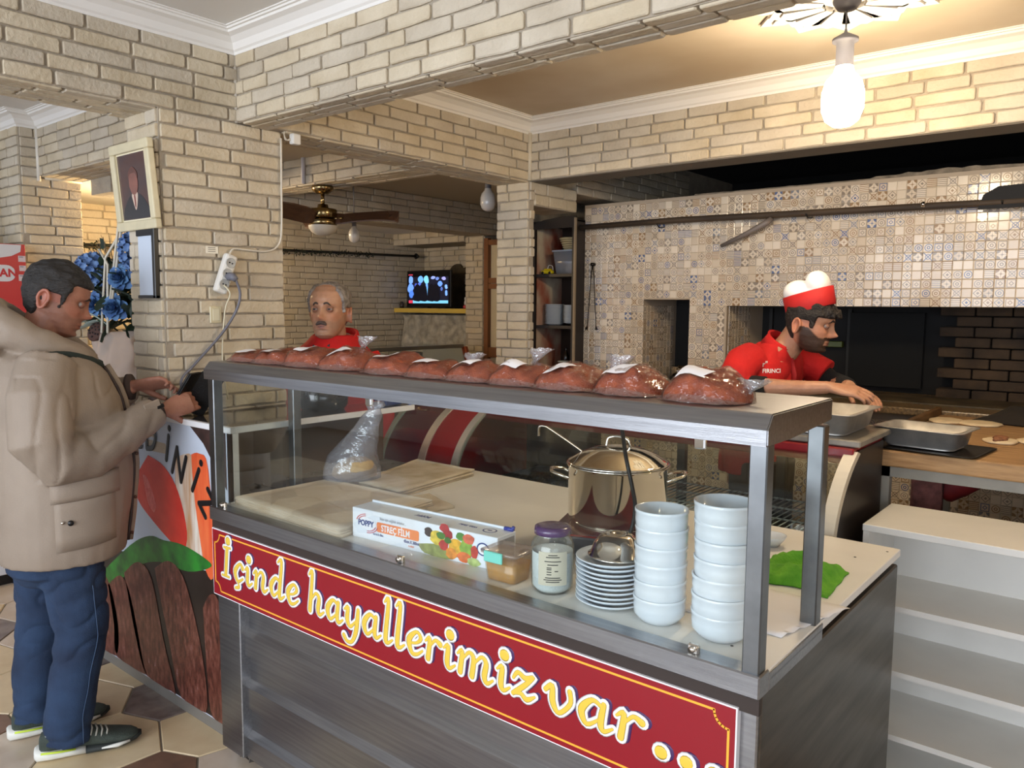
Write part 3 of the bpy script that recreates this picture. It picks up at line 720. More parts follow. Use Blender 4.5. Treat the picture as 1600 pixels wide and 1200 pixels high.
# salt jar
jr = empty('salt_jar', (-1.083, 1.478, WT), 0, 'glass jar of salt with purple lid and paper label', 'jar')
MB().lathe([(.001, .004), (.036, .004), (.047, .016), (.049, .075), (.0485, .10)], 32).lathe([(.0485, .10), (.04, .098), (.001, .085)], 32).build('salt', mat('white_salt', (232, 232, 234), .8, bump=.3, bscale=200), jr)
MB().lathe([(.001, 0), (.038, 0), (.050, .012), (.052, .04), (.052, .112), (.046, .128), (.040, .134), (.040, .148)], 36).build('glass_body', glassy('jar_glass', (244, 250, 248), minr=.07, rough=.01, body=.03), jr)
MB().lathe([(.001, .160), (.034, .160), (.043, .157), (.0445, .150), (.0445, .141), (.040, .140)], 36).build('lid', mat('purple_lid', (66, 32, 92), .25, coat=.5), jr)
lb = MB(); n = 12
A0, A1 = math.radians(-92), math.radians(-14)
vs = [Vector((.0528*math.cos(A0+(A1-A0)*i/n), .0528*math.sin(A0+(A1-A0)*i/n), z)) for z in (.028, .108) for i in range(n+1)]
lb.add(vs, [(i, i+1, n+2+i, n+1+i) for i in range(n)], True)
lab = lb.build('paper_label', mat('kraft_label', (196, 190, 170), .6), jr)
for k, (z, a, wd) in enumerate([(.100, .5, .30), (.095, .5, .45), (.085, .5, .55), (.077, .5, .35), (.070, .38, .16), (.066, .38, .16), (.060, .38, .16), (.054, .38, .16), (.062, .62, .12), (.046, .5, .5), (.041, .5, .6), (.036, .5, .45)]):
    t0, t1 = A0+(A1-A0)*(a-wd/2), A0+(A1-A0)*(a+wd/2)
    vs = [Vector((.0531*math.cos(t0+(t1-t0)*i/4), .0531*math.sin(t0+(t1-t0)*i/4), z+dz)) for dz in (0, .0022) for i in range(5)]
    mkobj('printed_line', vs, [(i, i+1, 6+i, 5+i) for i in range(4)], M['ink'], lab)
# plates: ten stacked, steel bowl on top
pm = bpy.data.meshes.new('plate')
tmp = MB().lathe([(.001, .006), (.052, .006), (.062, .009), (.082, .0165), (.0835, .0155), (.083, .0140), (.064, .0035), (.050, 0), (.001, 0)], 40).build('plate', M['porcelain'])
words = ['bottom', 'second', 'third', 'fourth', 'fifth', 'sixth', 'seventh', 'eighth', 'ninth', 'topmost']
for k in range(10):
    o = tmp if k == 0 else tmp.copy()
    if k: C.objects.link(o)
    o.location = (-.934+RF.uniform(-.0015, .0015), 1.507+RF.uniform(-.0015, .0015), WT+.0105*k)
    tag(o, ('white plate under the upturned steel bowl, topmost of its stack' if k == 9 else 'white plate on the worktop beside the bowls, %s from the bottom of its stack' % ('lowest' if k == 0 else words[k])), 'plate', 'white plates stacked on the worktop')
    if k == 0: o['label'] = 'lowest white plate of the stack on the worktop beside the bowls'
tag(MB().lathe([(.063, 0), (.066, .001), (.066, .004), (.060, .006), (.052, .03), (.040, .045), (.030, .050), (.001, .050), (.001, .048), (.030, .048), (.050, .028), (.058, .006), (.063, .001)], 40).build('steel_bowl', M['chrome'], loc=(-.925, 1.510, WT+.0105*9+.0168)), 'small polished steel bowl upside down on the white plates', 'bowl')
# porcelain bowls in two stacks
bw = MB().lathe([(.001, 0), (.034, 0), (.036, .001), (.046, .009), (.0552, .0205), (.0562, .0375), (.0560, .0500), (.0572, .0520), (.0574, .0580), (.0562, .0590), (.0535, .0575), (.0515, .024), (.040, .010), (.001, .005)], 44).build('soup_bowl', M['porcelain'])
order = ['lowest', 'second lowest', 'third from the bottom', 'fourth from the bottom', 'fifth from the bottom', 'sixth from the bottom', 'topmost']
first = True
for (x, y, n, nm) in ((-.795, 1.482, 6, 'shorter'), (-.655, 1.487, 7, 'taller')):
    for k in range(n):
        o = bw if first else bw.copy()
        if not first: C.objects.link(o)
        first = False
        sc = 1.0 if n == 6 else 1.09
        o.scale = (sc, sc, 1)
        o.location = (x+RF.uniform(-.0022, .0022), y+RF.uniform(-.002, .002), WT+.0382*k)
        w_ = 'topmost' if k == n-1 else order[k]
        tag(o, 'white porcelain bowl, %s in the %s bowl stack' % (w_, nm), 'bowl', 'white bowls stacked in the glass case')
# induction cooktop
ck = empty('induction_cooktop', (-1.175, 1.915, WT), .35, 'black and red portable induction cooktop under the big steel pot', 'cooktop')
MB().box(-.15, .15, -.185, .185, .008, .058, .006).build('base', M['black'], ck)
MB().box(-.155, .155, -.19, .19, .058, .064, .002).build('top_plate', mat('red_cooktop_glass', (112, 24, 18), .15, coat=.5), ck)
MB().lathe([(.001, .0650), (.112, .0650), (.116, .0652), (.120, .0645)], 40).build('heating_ring', mat('black_ceramic', (12, 12, 14), .1, coat=.6), ck)
MB().lathe([(.120, .0640), (.121, .0665), (.124, .0665), (.125, .064)], 40).build('chrome_ring', M['chrome'], ck)
for sx in (-.11, .11):
    for sy_ in (-.14, .14): MB().lathe([(.012, 0), (.012, .01)], 10, (sx, sy_, 0), True).build('foot', M['black'], ck)
# steel pot
PZ = WT+.0672
pot = empty('steel_pot', (-1.175, 1.915, PZ), 0, 'big polished steel pot with lid on the induction cooktop', 'pot')
MB().lathe([(.001, .0), (.125, .0), (.136, .006), (.141, .016), (.142, .155), (.147, .160), (.148, .164), (.144, .165), (.138, .160), (.137, .018), (.13, .010), (.001, .008)], 64).build('pot_body', M['chrome'], pot)
lid = MB().lathe([(.146, .166), (.147, .169), (.140, .172), (.132, .176), (.110, .190), (.075, .205), (.035, .2125), (.001, .214)], 64).build('lid', M['chrome'], pot)
MB().tube(smooth([(-.034, -.01, .207), (-.032, -.004, .232), (-.012, .0, .240), (.012, .0, .240), (.032, .004, .232), (.034, .01, .207)]), .0045, 8).build('lid_handle', M['chrome'], lid)
for sa in (math.radians(215), math.radians(28)):
    c, s_ = math.cos(sa), math.sin(sa)
    P_ = lambda r, t, z: (c*r-s_*t, s_*r+c*t, z)
    zz = .135
    MB().tube(smooth([P_(.140, -.05, zz-.008), P_(.160, -.05, zz), P_(.186, -.03, zz+.006), P_(.190, 0, zz+.008), P_(.186, .03, zz+.006), P_(.160, .05, zz), P_(.140, .05, zz-.008)]), .0062, 8, sq=.7).build('side_handle', M['chrome'], pot)
tag(MB().tube(smooth([(-1.245, 1.90, PZ+.155), (-1.28, 1.885, PZ+.19), (-1.375, 1.86, PZ+.247), (-1.395, 1.855, PZ+.255), (-1.41, 1.85, PZ+.252), (-1.412, 1.85, PZ+.225)]), .0065, 8, sq=.35).build('ladle', M['chrome']), 'steel ladle handle with a hooked end sticking out of the pot', 'ladle')
tag(MB().tube(smooth([(-1.035, 1.66, 1.345), (-1.035, 1.70, 1.28), (-1.04, 1.732, 1.20), (-1.025, 1.742, 1.12), (-1.02, 1.752, 1.06), (-1.03, 1.745, .99), (-1.06, 1.72, .93), (-1.11, 1.70, WT+.004)]), .0055, 8).build('power_cable', M['black']), 'black power cable hanging from the hood in front of the steel pot', 'cable')
# paper and cloth
def sheet(name, o, u, v, nx, ny, hf, mt, th=.002, parent=None):
    o, u, v = Vector(o), Vector(u), Vector(v); vs = []; fs = []
    for i in range(nx+1):
        for j in range(ny+1):
            a, b = i/nx, j/ny; p = o+u*a+v*b; h = hf(a, b)
            vs.append(p+Vector((0, 0, h+th))); vs.append(p+Vector((0, 0, h)))
    N = ny+1; I = lambda i, j, t: 2*(i*N+j)+t
    for i in range(nx):
        for j in range(ny):
            fs += [(I(i, j, 0), I(i+1, j, 0), I(i+1, j+1, 0), I(i, j+1, 0)), (I(i, j+1, 1), I(i+1, j+1, 1), I(i+1, j, 1), I(i, j, 1))]
    for i in range(nx): fs += [(I(i, 0, 0), I(i, 0, 1), I(i+1, 0, 1), I(i+1, 0, 0)), (I(i, ny, 0), I(i+1, ny, 0), I(i+1, ny, 1), I(i, ny, 1))]
    for j in range(ny): fs += [(I(0, j, 0), I(0, j+1, 0), I(0, j+1, 1), I(0, j, 1)), (I(nx, j, 0), I(nx, j, 1), I(nx, j+1, 1), I(nx, j+1, 0))]
    return mkobj(name, vs, fs, mt, parent, True)
tag(sheet('paper_sheet', (-.80, 1.56, WT+.001), (.243, -.0, 0), (.06, .26, 0), 12, 12, lambda a, b: .004*abs(noise.noise(Vector((a*3, b*3, 1))))+.010*max(0, a-.85)*6*abs(noise.noise(Vector((b*6, 0, 0)))), mat('white_paper', (228, 226, 228), .6), .0008), 'wrinkled white paper sheet on the worktop beside the tall bowl stack', 'paper')
gc = []
def cloth_h(a, b):
    f = math.sin(PI*min(1, a*1.1))**.3*math.sin(PI*b)**.25 if 0 < a < .999 and 0 < b < .999 else 0
    return f*(.030+.030*noise.noise(Vector((a*3.4, b*3.4, 3)))+.012*abs(noise.noise(Vector((a*9, b*9, 5)))))
cl = sheet('cleaning_cloth', (-.745, 1.86, WT+.001), (.185, .0, 0), (-.01, .20, 0), 26, 26, cloth_h, mat('green_microfibre', (112, 178, 48), .95, var=.2, scale=24, bump=.5, bscale=160, col2=(74, 146, 30)), .004)
for v in cl.data.vertices:
    p = v.co; q = noise.noise(Vector((p.x*14, p.y*14, 2)))*.018; v.co.x += q*(p.y-1.96)*12; v.co.y += noise.noise(Vector((p.x*16, p.y*12, 9)))*.022
tag(cl, 'bunched bright green cleaning cloth on the right of the worktop', 'cloth')
tag(MB().lathe([(.001, 0), (.02, 0), (.035, .02), (.042, .032), (.040, .032), (.033, .020), (.001, .004)], 28).build('small_dish', M['porcelain'], loc=(-.815, 2.17, WT)), 'small round dish behind the cart post near the worktop rear', 'dish')

# ------------------------------------------------------------------ bags of ground red pepper on the hood
M['pepper'] = mat('ground_red_pepper', (172, 86, 46), .95, var=.22, scale=40, bump=.5, bscale=260, col2=(134, 58, 28))
M['bagfilm'] = glassy('pepper_bag_film', (254, 250, 248), rough=.06, bump=1.0, bscale=40, minr=.03, maxr=.6, body=.02, bodycol=(236, 214, 210))
M['sticker'] = mat('white_sticker', (236, 232, 232), .4)
def pepper_bag(x, y, L, Dp, H, rz, knot, label, seed):
    t = empty('pepper_bag', (x, y, 1.3915), rz, label, 'bag', 'clear bags of red pepper on the hood')
    def shell(g, bumpy, flare):
        rings = []; N = 30
        for i in range(15):
            s = -1+2*i/14; ring = []
            c = max(0, 1-abs(s)**2.6)
            for k in range(N):
                a = 2*PI*k/N; ca, sa = math.cos(a), math.sin(a)
                px = s*(L/2+g); wy = (Dp/2+g)*max(.25 if flare else .06, c**.45)
                py = math.copysign(abs(ca)**.75, ca)*wy
                hz = (H+g)*max(.03, c**.8)*(1+.25*noise.noise(Vector((s*2+seed, ca*1.2, seed))))*(1+.22*noise.noise(Vector((s*4.5+seed, ca*3, seed+4))))
                pz = (max(0, sa)**.75)*hz
                nn = noise.noise(Vector((px*26+seed*3, py*26, pz*26)))-1.1*max(0, .35-abs(noise.noise(Vector((px*15+seed*5, py*15+seed, pz*12)))))
                ring.append(Vector((px+bumpy*nn*.3, py*(1+bumpy*nn*4), max(0, pz*(1+bumpy*6*nn)))))
            rings.append(ring)
        return rings
    MB().loft(shell(-.004, .012, False)).build('red_pepper', M['pepper'], t, loc=(0, 0, .0015))
    film = MB().loft(shell(.001, .022, True)); film.build('plastic_film', M['bagfilm'], t)
    # crumpled sealed hem along the front edge
    hem = []
    for i in range(17):
        s = -1+2*i/16; w_ = .012*(1+.6*noise.noise(Vector((s*5, seed, 1))))
        hem.append([Vector((s*L*.5, -Dp/2*max(.3, (1-abs(s)**2.6)**.45)-.002, .004+.014*(1-s*s))), Vector((s*L*.5, -Dp/2*max(.3, (1-abs(s)**2.6)**.45)-.010-w_*.5, .002+.005*abs(noise.noise(Vector((s*9, seed, 0))))))])
    MB().loft(hem, cap=False, closed=False).build('sealed_hem', M['hem'], t, fixn=False)
    if knot:
        kx, ky, kz, kl, ka = knot; ks = []
        for i, (d, r) in enumerate(((0, .012), (.22, .007), (.45, .016), (.75, .026), (1, .034))):
            cx, cy, cz = kx+math.cos(ka)*d*kl*.55, ky, kz+d*kl*math.sin(max(.4, ka)) if False else kz+d*kl*.8
            ring = []
            for k in range(18):
                a = 2*PI*k/18; rr = r*(1+.5*noise.noise(Vector((k*1.7, i*.9, seed))))
                ring.append(Vector((cx+rr*math.cos(a), cy+rr*.5*math.sin(a), cz+.008*noise.noise(Vector((k*.8, i, seed+2))))))
            ks.append(ring)
        MB().loft(ks, cap=False).build('twisted_neck', M['neck'], t)
    # sticker laid on the slope
    vs = []; n = 5
    for i in range(n+1):
        for j in range(n+1):
            u, v = (i/n-.5)*.062, (j/n-.5)*.036
            sx_ = -.01+u+v*.35; s = sx_/(L/2); yy = -Dp*.26+v*.9
            c = max(0, 1-abs(s)**2.6); ca = max(-1, min(1, yy/((Dp/2)*c**.45))); sa = math.sqrt(max(0, 1-abs(ca)**(2/.75)))
            vs.append((sx_, yy, (H+.001)*(c**.8)*sa**.75*(1+.25*noise.noise(Vector((s*2+seed, ca*1.2, seed))))+.0042))
    mkobj('sticker', vs, [(i*(n+1)+j, (i+1)*(n+1)+j, (i+1)*(n+1)+j+1, i*(n+1)+j+1) for i in range(n) for j in range(n)], M['sticker'], t, True)
    return t
M['hem'] = glassy('bag_hem_film', (244, 226, 220), rough=.1, bump=.9, bscale=50, minr=.12, body=.12, bodycol=(214, 180, 170))
M['neck'] = glassy('bag_neck_film', (246, 244, 244), rough=.1, bump=1.0, bscale=50, minr=.22, body=.22, bodycol=(236, 234, 236))
bags = [(-2.325, 1.49, .20, .15, .040, .05, None, 'bag of red pepper at the left end of the hood, leftmost of the row'),
        (-2.185, 1.49, .20, .15, .046, .1, None, 'second bag of red pepper from the left end of the hood'),
        (-2.005, 1.495, .24, .16, .062, .1, None, 'third bag of red pepper from the left, in front of the grey-haired man'),
        (-1.840, 1.49, .21, .15, .060, .15, (-.0, .05, .055, .05, .3), 'fourth bag of red pepper from the left, its twisted clear neck pointing up'),
        (-1.635, 1.495, .22, .16, .058, .05, None, 'fifth bag of red pepper from the left, plump and folded in front'),
        (-1.475, 1.49, .19, .15, .046, -.05, (.085, .03, .03, .045, .3), 'sixth bag of red pepper from the left, in the middle of the hood'),
        (-1.335, 1.495, .18, .15, .046, .05, None, 'seventh bag of red pepper from the left, in front of the back pillar'),
        (-1.190, 1.50, .19, .15, .050, 0, (-.02, .06, .045, .05, .2), 'eighth bag of red pepper from the left, in front of the dark cabinet'),
        (-1.045, 1.495, .18, .15, .054, .04, None, 'ninth bag of red pepper from the left, below the hanging tongs'),
        (-.885, 1.50, .175, .15, .058, -.05, (-.095, .05, .03, .06, .3), 'tenth bag of red pepper, second from the right end of the row'),
        (-.705, 1.495, .195, .155, .062, -.04, (.080, .01, .020, .034, .5), 'rightmost bag of red pepper on the hood, silvery neck sticking out right')]
for i, (x, y, L, Dp, H, rz, kn, lb_) in enumerate(bags): pepper_bag(x, y, L, Dp, H, rz, kn, lb_, i*1.37+.5)

# ------------------------------------------------------------------ counter with the printed front on the left
counter = empty('service_counter', (0, 0, 0), 0, 'counter with a printed kebab, tomato and pepper front beside the steel cart', 'counter')
KY, KX0, KX1, KZ = 1.455, -3.75, -2.445, 1.157
MB().box(KX0, KX1, KY, 1.46+.0, .045, KZ-.022).build('front_panel', mat('print_white', (206, 216, 232), .35, var=.1, scale=3), counter)
M['counter_edge'] = mat('counter_white_edge', (236, 236, 238), .4)
MB().box(KX0, KX1+.004, KY-.006, KY+.012, KZ-.022, KZ, .002).box(KX1-.012, KX1+.004, KY+.012, 2.32, KZ-.022, KZ, .002).build('edge_band', M['counter_edge'], counter)
cm = MB().box(KX0, -3.16, KY+.012, 1.9, KZ-.020, KZ-.001).box(-3.16, -2.89, KY+.012, 1.462, KZ-.02, KZ-.001).box(-2.885, KX1-.012, KY+.012, 2.09, KZ-.020, KZ-.001).box(-2.65, KX1-.012, 2.09, 2.32, KZ-.020, KZ-.001)
cm.build('top', mat('dark_gloss_top', (58, 44, 38), .08, coat=.6, var=.2, scale=4), counter)
MB().box(KX1-.028, KX1, KY, KY+.028, .05, KZ-.022).build('corner_strip', M['counter_edge'], counter)
M['brown_lam'] = mat('brown_laminate', (98, 78, 62), .5, var=.1, scale=3)
MB().box(KX1-.20, KX1-.19, KY+.03, 2.31, .90, KZ-.022).box(KX1-.20, KX1-.003, 1.66, 1.675, .90, KZ-.022).build('recess_panel', M['brown_lam'], counter)
MB().box(KX1-.20, KX1-.002, KY+.028, 2.31, .86, .90).build('reflection_shelf', mat('grey_reflection_shelf', (126, 122, 118), .25, var=.4, scale=10, detail=8), counter)  # added slab; its marbled grey imitates the floor reflected in the glass
MB().box(KX1-.02, KX1-.002, KY+.028, 2.31, .05, .86).build('side_panel', M['brown_lam'], counter)
MB().box(KX0, KX1-.004, KY+.02, KY+.03, 0, .045).box(KX0, KX1-.004, KY+.001, KY+.02, 0.0, .045).build('plinth', mat('grey_plinth', (116, 112, 106), .4), counter)
# printed picture on the front: flat shapes, each its own layer
def fp(name, pts, mt, lay, sm=True):
    if sm: pts = [(a, b) for a, b in smooth(list(pts)+[pts[0]], 4)][:-1]
    pts = [(min(a, KX1-.03), max(b, .047)) for a, b in pts]
    o = flatpoly(name, pts, mt, counter_print, lambda u, v, k: Vector((u, KY-.0004*lay-.0003*k, v)))
    return o
counter_print = [c for c in bpy.data.objects if c.parent == counter and c.name.startswith('front_panel')][0]
fp('print_ground', [(-3.72, .05), (-2.5, .05), (-2.5, .62), (-3.72, .50)], mat('print_dark', (44, 32, 28), .35, var=.5, scale=7), 1, False)
fp('print_plate', [(-2.72, 1.134), (-2.63, 1.08), (-2.54, .99), (-2.48, .93), (-2.48, 1.134)], mat('print_rim', (74, 52, 48), .4, var=.4, scale=30), 1, False)
fp('onion_print', [(-2.84, 1.0), (-2.70, 1.02), (-2.66, .80), (-2.62, .62), (-2.80, .66), (-2.84, .72)], mat('print_onion', (232, 224, 212), .35, var=.3, scale=8, stretch=(5, 1, .6), col2=(196, 150, 108)), 2)
fp('pepper_print', [(-2.715, 1.03), (-2.66, 1.04), (-2.60, .99), (-2.58, .62), (-2.64, .61), (-2.69, .80), (-2.71, .93)], mat('print_pepper_red', (222, 70, 40), .3, var=.3, scale=10, stretch=(4, 1, .5), col2=(240, 120, 70)), 3)
fp('tomato_print', [(-3.05, .985), (-2.92, .955), (-2.82, .87), (-2.765, .726), (-2.80, .64), (-2.86, .655), (-3.007, .713), (-3.15, .79), (-3.155, .88)], mat('print_tomato', (206, 26, 18), .25, var=.25, scale=8, col2=(232, 60, 40)), 4)
fp('tomato_shine_print', [(-3.10, .90), (-3.06, .89), (-3.0, .80), (-3.02, .76), (-3.07, .80)], mat('print_shine', (240, 120, 110), .3, var=.6, scale=50, stretch=(3, 1, 1), col2=(206, 30, 24)), 5)
fp('green_pepper_print', [(-3.55, .38), (-3.234, .583), (-3.064, .655), (-2.949, .66), (-2.811, .672), (-2.65, .655), (-2.60, .63), (-2.768, .575), (-2.991, .565), (-3.212, .49), (-3.46, .33)], mat('print_green', (44, 138, 44), .3, var=.6, scale=14, col2=(20, 70, 30)), 5)
def kofte():
    mt, nt, p = new_mat('kofte_print'); tc = nt.nodes.new('ShaderNodeTexCoord')
    mp = nt.nodes.new('ShaderNodeMapping'); mp.inputs['Scale'].default_value = (2.2, 1, .8)
    nt.links.new(tc.outputs['Object'], mp.inputs[0])
    n1 = nt.nodes.new('ShaderNodeTexNoise'); n1.inputs['Scale'].default_value = 26; n1.inputs['Detail'].default_value = 10; n1.inputs['Roughness'].default_value = .7
    nt.links.new(mp.outputs[0], n1.inputs['Vector'])
    cr = nt.nodes.new('ShaderNodeValToRGB'); e = cr.color_ramp.elements
    e[0].position = .3; e[0].color = srgb((34, 18, 18)); e[1].position = .74; e[1].color = srgb((226, 214, 226))
    for ps, c_ in ((.48, (92, 48, 38)), (.60, (118, 70, 58)), (.66, (128, 84, 80))): q = e.new(ps); q.color = srgb(c_)
    nt.links.new(n1.outputs['Fac'], cr.inputs[0]); nt.links.new(cr.outputs[0], p.inputs['Base Color']); p.inputs['Roughness'].default_value = .3
    return mt
km = kofte()
for i, pts in enumerate(([(-3.62, .34), (-3.52, .40), (-3.44, .36), (-3.38, .2), (-3.42, .05), (-3.68, .05)],
                         [(-3.46, .36), (-3.336, .43), (-3.25, .36), (-3.16, .1), (-3.15, .05), (-3.40, .05), (-3.42, .2)],
                         [(-3.30, .45), (-3.172, .525), (-3.06, .48), (-2.98, .25), (-2.90, .066), (-2.93, .05), (-3.13, .05), (-3.22, .2)],
                         [(-3.03, .53), (-2.915, .585), (-2.81, .55), (-2.73, .41), (-2.67, .22), (-2.67, .05), (-2.85, .05), (-2.93, .25)],
                         [(-2.665, .46), (-2.617, .52), (-2.56, .52), (-2.50, .4), (-2.50, .05), (-2.62, .05), (-2.65, .2)])):
    fp('kofte_print', pts, km, 6)
LT = {'E': [[(.75, 1), (.1, 1)], [(.1, 1), (.1, 0)], [(.1, 0), (.75, 0)], [(.1, .52), (.65, .52)]], 'L': [[(.1, 1), (.1, 0)], [(.1, 0), (.75, 0)]],
      'D': [[(.1, 1), (.1, 0)], [(.1, 1), (.6, .92), (.88, .5), (.6, .08), (.1, 0)]], 'İ': [[(.15, .92), (.15, 0)], [(.15, 1.22)]],
      'N': [[(.1, 0), (.1, 1)], [(.1, 1), (.85, 0)], [(.85, 0), (.85, 1)]], 'Z': [[(.1, 1), (.85, 1)], [(.85, 1), (.1, 0)], [(.1, 0), (.85, 0)]]}
for ch, x, z, s, ang in (('H', 0, 0, 0, 0), ('E', -3.275, .985, .095, .28), ('L', -3.165, 1.005, .095, .15), ('D', -3.065, 1.012, .105, 0), ('İ', -2.915, .99, .105, -.25), ('N', -2.868, .950, .105, -.42), ('İ', -2.725, .905, .105, -.55), ('Z', -2.675, .86, .09, -.8)):
    if ch == 'H': continue
    c, s_ = math.cos(ang), math.sin(ang); lt = MB()
    for stk in LT[ch]:
        stroke(lt, [(a, b, 1.25 if len(stk) == 1 else 1) for a, b in stk], .0105, lambda u, v: Vector((x+(c*u*.9-s_*v)*s, KY-.0034, z+(s_*u*.9+c*v)*s)), .05)
    lt.build('letter', M['ink'], counter_print)
# ------------------------------------------------------------------ tiled oven wall
TP = .0455
def tile_material():
    mt, nt, p = new_mat('patchwork_tile'); L = nt.links.new
    def m(op, a, b=None, c=None):
        n = nt.nodes.new('ShaderNodeMath'); n.operation = op
        for i, q in enumerate((a, b, c)):
            if q is None: continue
            if isinstance(q, (int, float)): n.inputs[i].default_value = q
            else: L(q, n.inputs[i])
        return n.outputs[0]
    g = nt.nodes.new('ShaderNodeNewGeometry'); sp = nt.nodes.new('ShaderNodeSeparateXYZ'); L(g.outputs['Position'], sp.inputs[0])
    u = m('DIVIDE', m('ADD', sp.outputs[0], sp.outputs[1]), TP); v = m('DIVIDE', sp.outputs[2], TP)
    iu, iv = m('FLOOR', u), m('FLOOR', v); fx = m('SUBTRACT', m('SUBTRACT', u, iu), .5); fy = m('SUBTRACT', m('SUBTRACT', v, iv), .5)
    cb = nt.nodes.new('ShaderNodeCombineXYZ'); L(iu, cb.inputs[0]); L(iv, cb.inputs[1])
    wn = nt.nodes.new('ShaderNodeTexWhiteNoise'); wn.noise_dimensions = '2D'; L(cb.outputs[0], wn.inputs[0])
    r1 = wn.outputs['Value']; sc = nt.nodes.new('ShaderNodeSeparateColor'); L(wn.outputs['Color'], sc.inputs[0]); r2, r3 = sc.outputs[1], sc.outputs[2]
    ax, ay = m('ABSOLUTE', fx), m('ABSOLUTE', fy); d = m('SQRT', m('ADD', m('MULTIPLY', fx, fx), m('MULTIPLY', fy, fy)))
    lt = lambda a, b: m('LESS_THAN', a, b)
    near = lambda a, c, w_: lt(m('ABSOLUTE', m('SUBTRACT', a, c)), w_)
    s_ = m('ADD', ax, ay); dif = m('ABSOLUTE', m('SUBTRACT', ax, ay)); mx = m('MAXIMUM', ax, ay)
    ring = m('MAXIMUM', near(d, .36, .045), near(d, .14, .05))
    dia = m('MAXIMUM', near(s_, .42, .05), lt(s_, .16))
    crs = m('MAXIMUM', lt(dif, .07), near(d, .27, .04))
    pet = m('MAXIMUM', m('GREATER_THAN', m('MULTIPLY', ax, ay), .055), lt(m('MULTIPLY', ax, ay), .0035))
    brd = m('MAXIMUM', near(mx, .38, .04), near(s_, .2, .05))
    strp = lt(m('FRACT', m('MULTIPLY', fy, 5)), .4)
    tot = None
    for lo, hi, mk in ((.14, .38, ring), (.38, .55, dia), (.55, .68, crs), (.68, .80, pet), (.80, .92, brd), (.92, 1.01, strp)):
        sel = m('MULTIPLY', m('GREATER_THAN', r1, lo), lt(r1, hi)); q = m('MULTIPLY', sel, mk); tot = q if tot is None else m('ADD', tot, q)
    base = nt.nodes.new('ShaderNodeMix'); base.data_type = 'RGBA'; L(r3, base.inputs[0]); base.inputs[6].default_value = srgb((226, 210, 188)); base.inputs[7].default_value = srgb((204, 184, 158))
    cr = nt.nodes.new('ShaderNodeValToRGB'); cr.color_ramp.interpolation = 'CONSTANT'; e = cr.color_ramp.elements
    e[0].position = 0; e[0].color = srgb((136, 122, 108)); e[1].position = .35; e[1].color = srgb((152, 140, 128))
    for ps, c_ in ((.6, (150, 118, 84)), (.8, (128, 130, 138)), (.90, (78, 98, 140))): q = e.new(ps); q.color = srgb(c_)
    L(r2, cr.inputs[0])
    mm = nt.nodes.new('ShaderNodeMix'); mm.data_type = 'RGBA'; L(m('MULTIPLY', tot, .95), mm.inputs[0]); L(base.outputs[2], mm.inputs[6]); L(cr.outputs[0], mm.inputs[7])
    L(mm.outputs[2], p.inputs['Base Color']); p.inputs['Roughness'].default_value = .16
    return mt
M['tile'] = tile_material()
M['grout'] = mat('tile_grout', (178, 160, 138), .8)
OT, OL, OR = 2.25, -2.995, 1.6
N0, N1, NZ0, NZ1 = -2.54, -2.21, 1.07, 1.63     # small niche
M0, MZ0, MZ1 = -1.975, 1.10, 1.60               # oven mouth, from M0 to the right
oven = MB()
oven.box(OL+.0, N0, OY, OY+.6, 0, OT).box(N0, N1, OY, OY+.6, 0, NZ0-.0).box(N0, N1, OY, OY+.6, NZ1, OT).box(N1, M0, OY, OY+.6, 0, OT).box(M0, OR, OY, OY+.6, 0, MZ0-.06).box(M0, OR, OY, OY+.6, MZ1, OT)
oven = structure(oven.build('wall_oven', M['grout']))
tv = [(x, y, z) for x, z in ((0, 0), (1, 0), (1, 1), (0, 1)) for y in (0,)]+[(x, -.0015, z) for x, z in ((.01, .01), (.99, .01), (.99, .99), (.01, .99))]+[(x, -.0027, z) for x, z in ((.06, .06), (.94, .06), (.94, .94), (.06, .94))]
tf = [(k, (k+1) % 4, 4+(k+1) % 4, 4+k) for k in range(4)]+[(4+k, 4+(k+1) % 4, 8+(k+1) % 4, 8+k) for k in range(4)]+[(8, 9, 10, 11)]
s9 = TP-.0012
tmesh = bpy.data.meshes.new('tile'); tmesh.from_pydata([(x*s9, y, z*s9) for x, y, z in tv], [], tf); tmesh.materials.append(M['tile']); tmesh.update()
cells = []
# column and row indices follow the pattern grid, so joints and motifs agree
k0 = math.ceil((OL+OY)/TP)
for k in range(k0, int((.75+OY)/TP)):
    x = k*TP-OY
    for r in range(0, int(OT/TP)):
        z = r*TP; cx, cz = x+TP/2, z+TP/2
        if z+TP > OT: continue
        if N0-.01 < cx < N1+.01 and NZ0-.005 < cz < NZ1+.005: continue
        if cx > M0-.01 and MZ0-.08 < cz < MZ1+.0: continue
        cells.append((x, z, 'f'))
for (x0, za, zb_, ymax) in ((N0, NZ0, NZ1, .42), (M0, MZ0, MZ1, .36)):
    for k in range(int(ymax/TP)):
        for r in range(math.ceil(za/TP), int(zb_/TP)): cells.append((x0, r*TP, k))
cp = Vector((0, 0, CAM_H))
cells.sort(key=lambda c: (Vector((c[0], OY, c[1]))-cp).length+(100 if c[1] < .98 or c[0] > -.25 else 0))
rest = MB(); RT = random.Random(3)
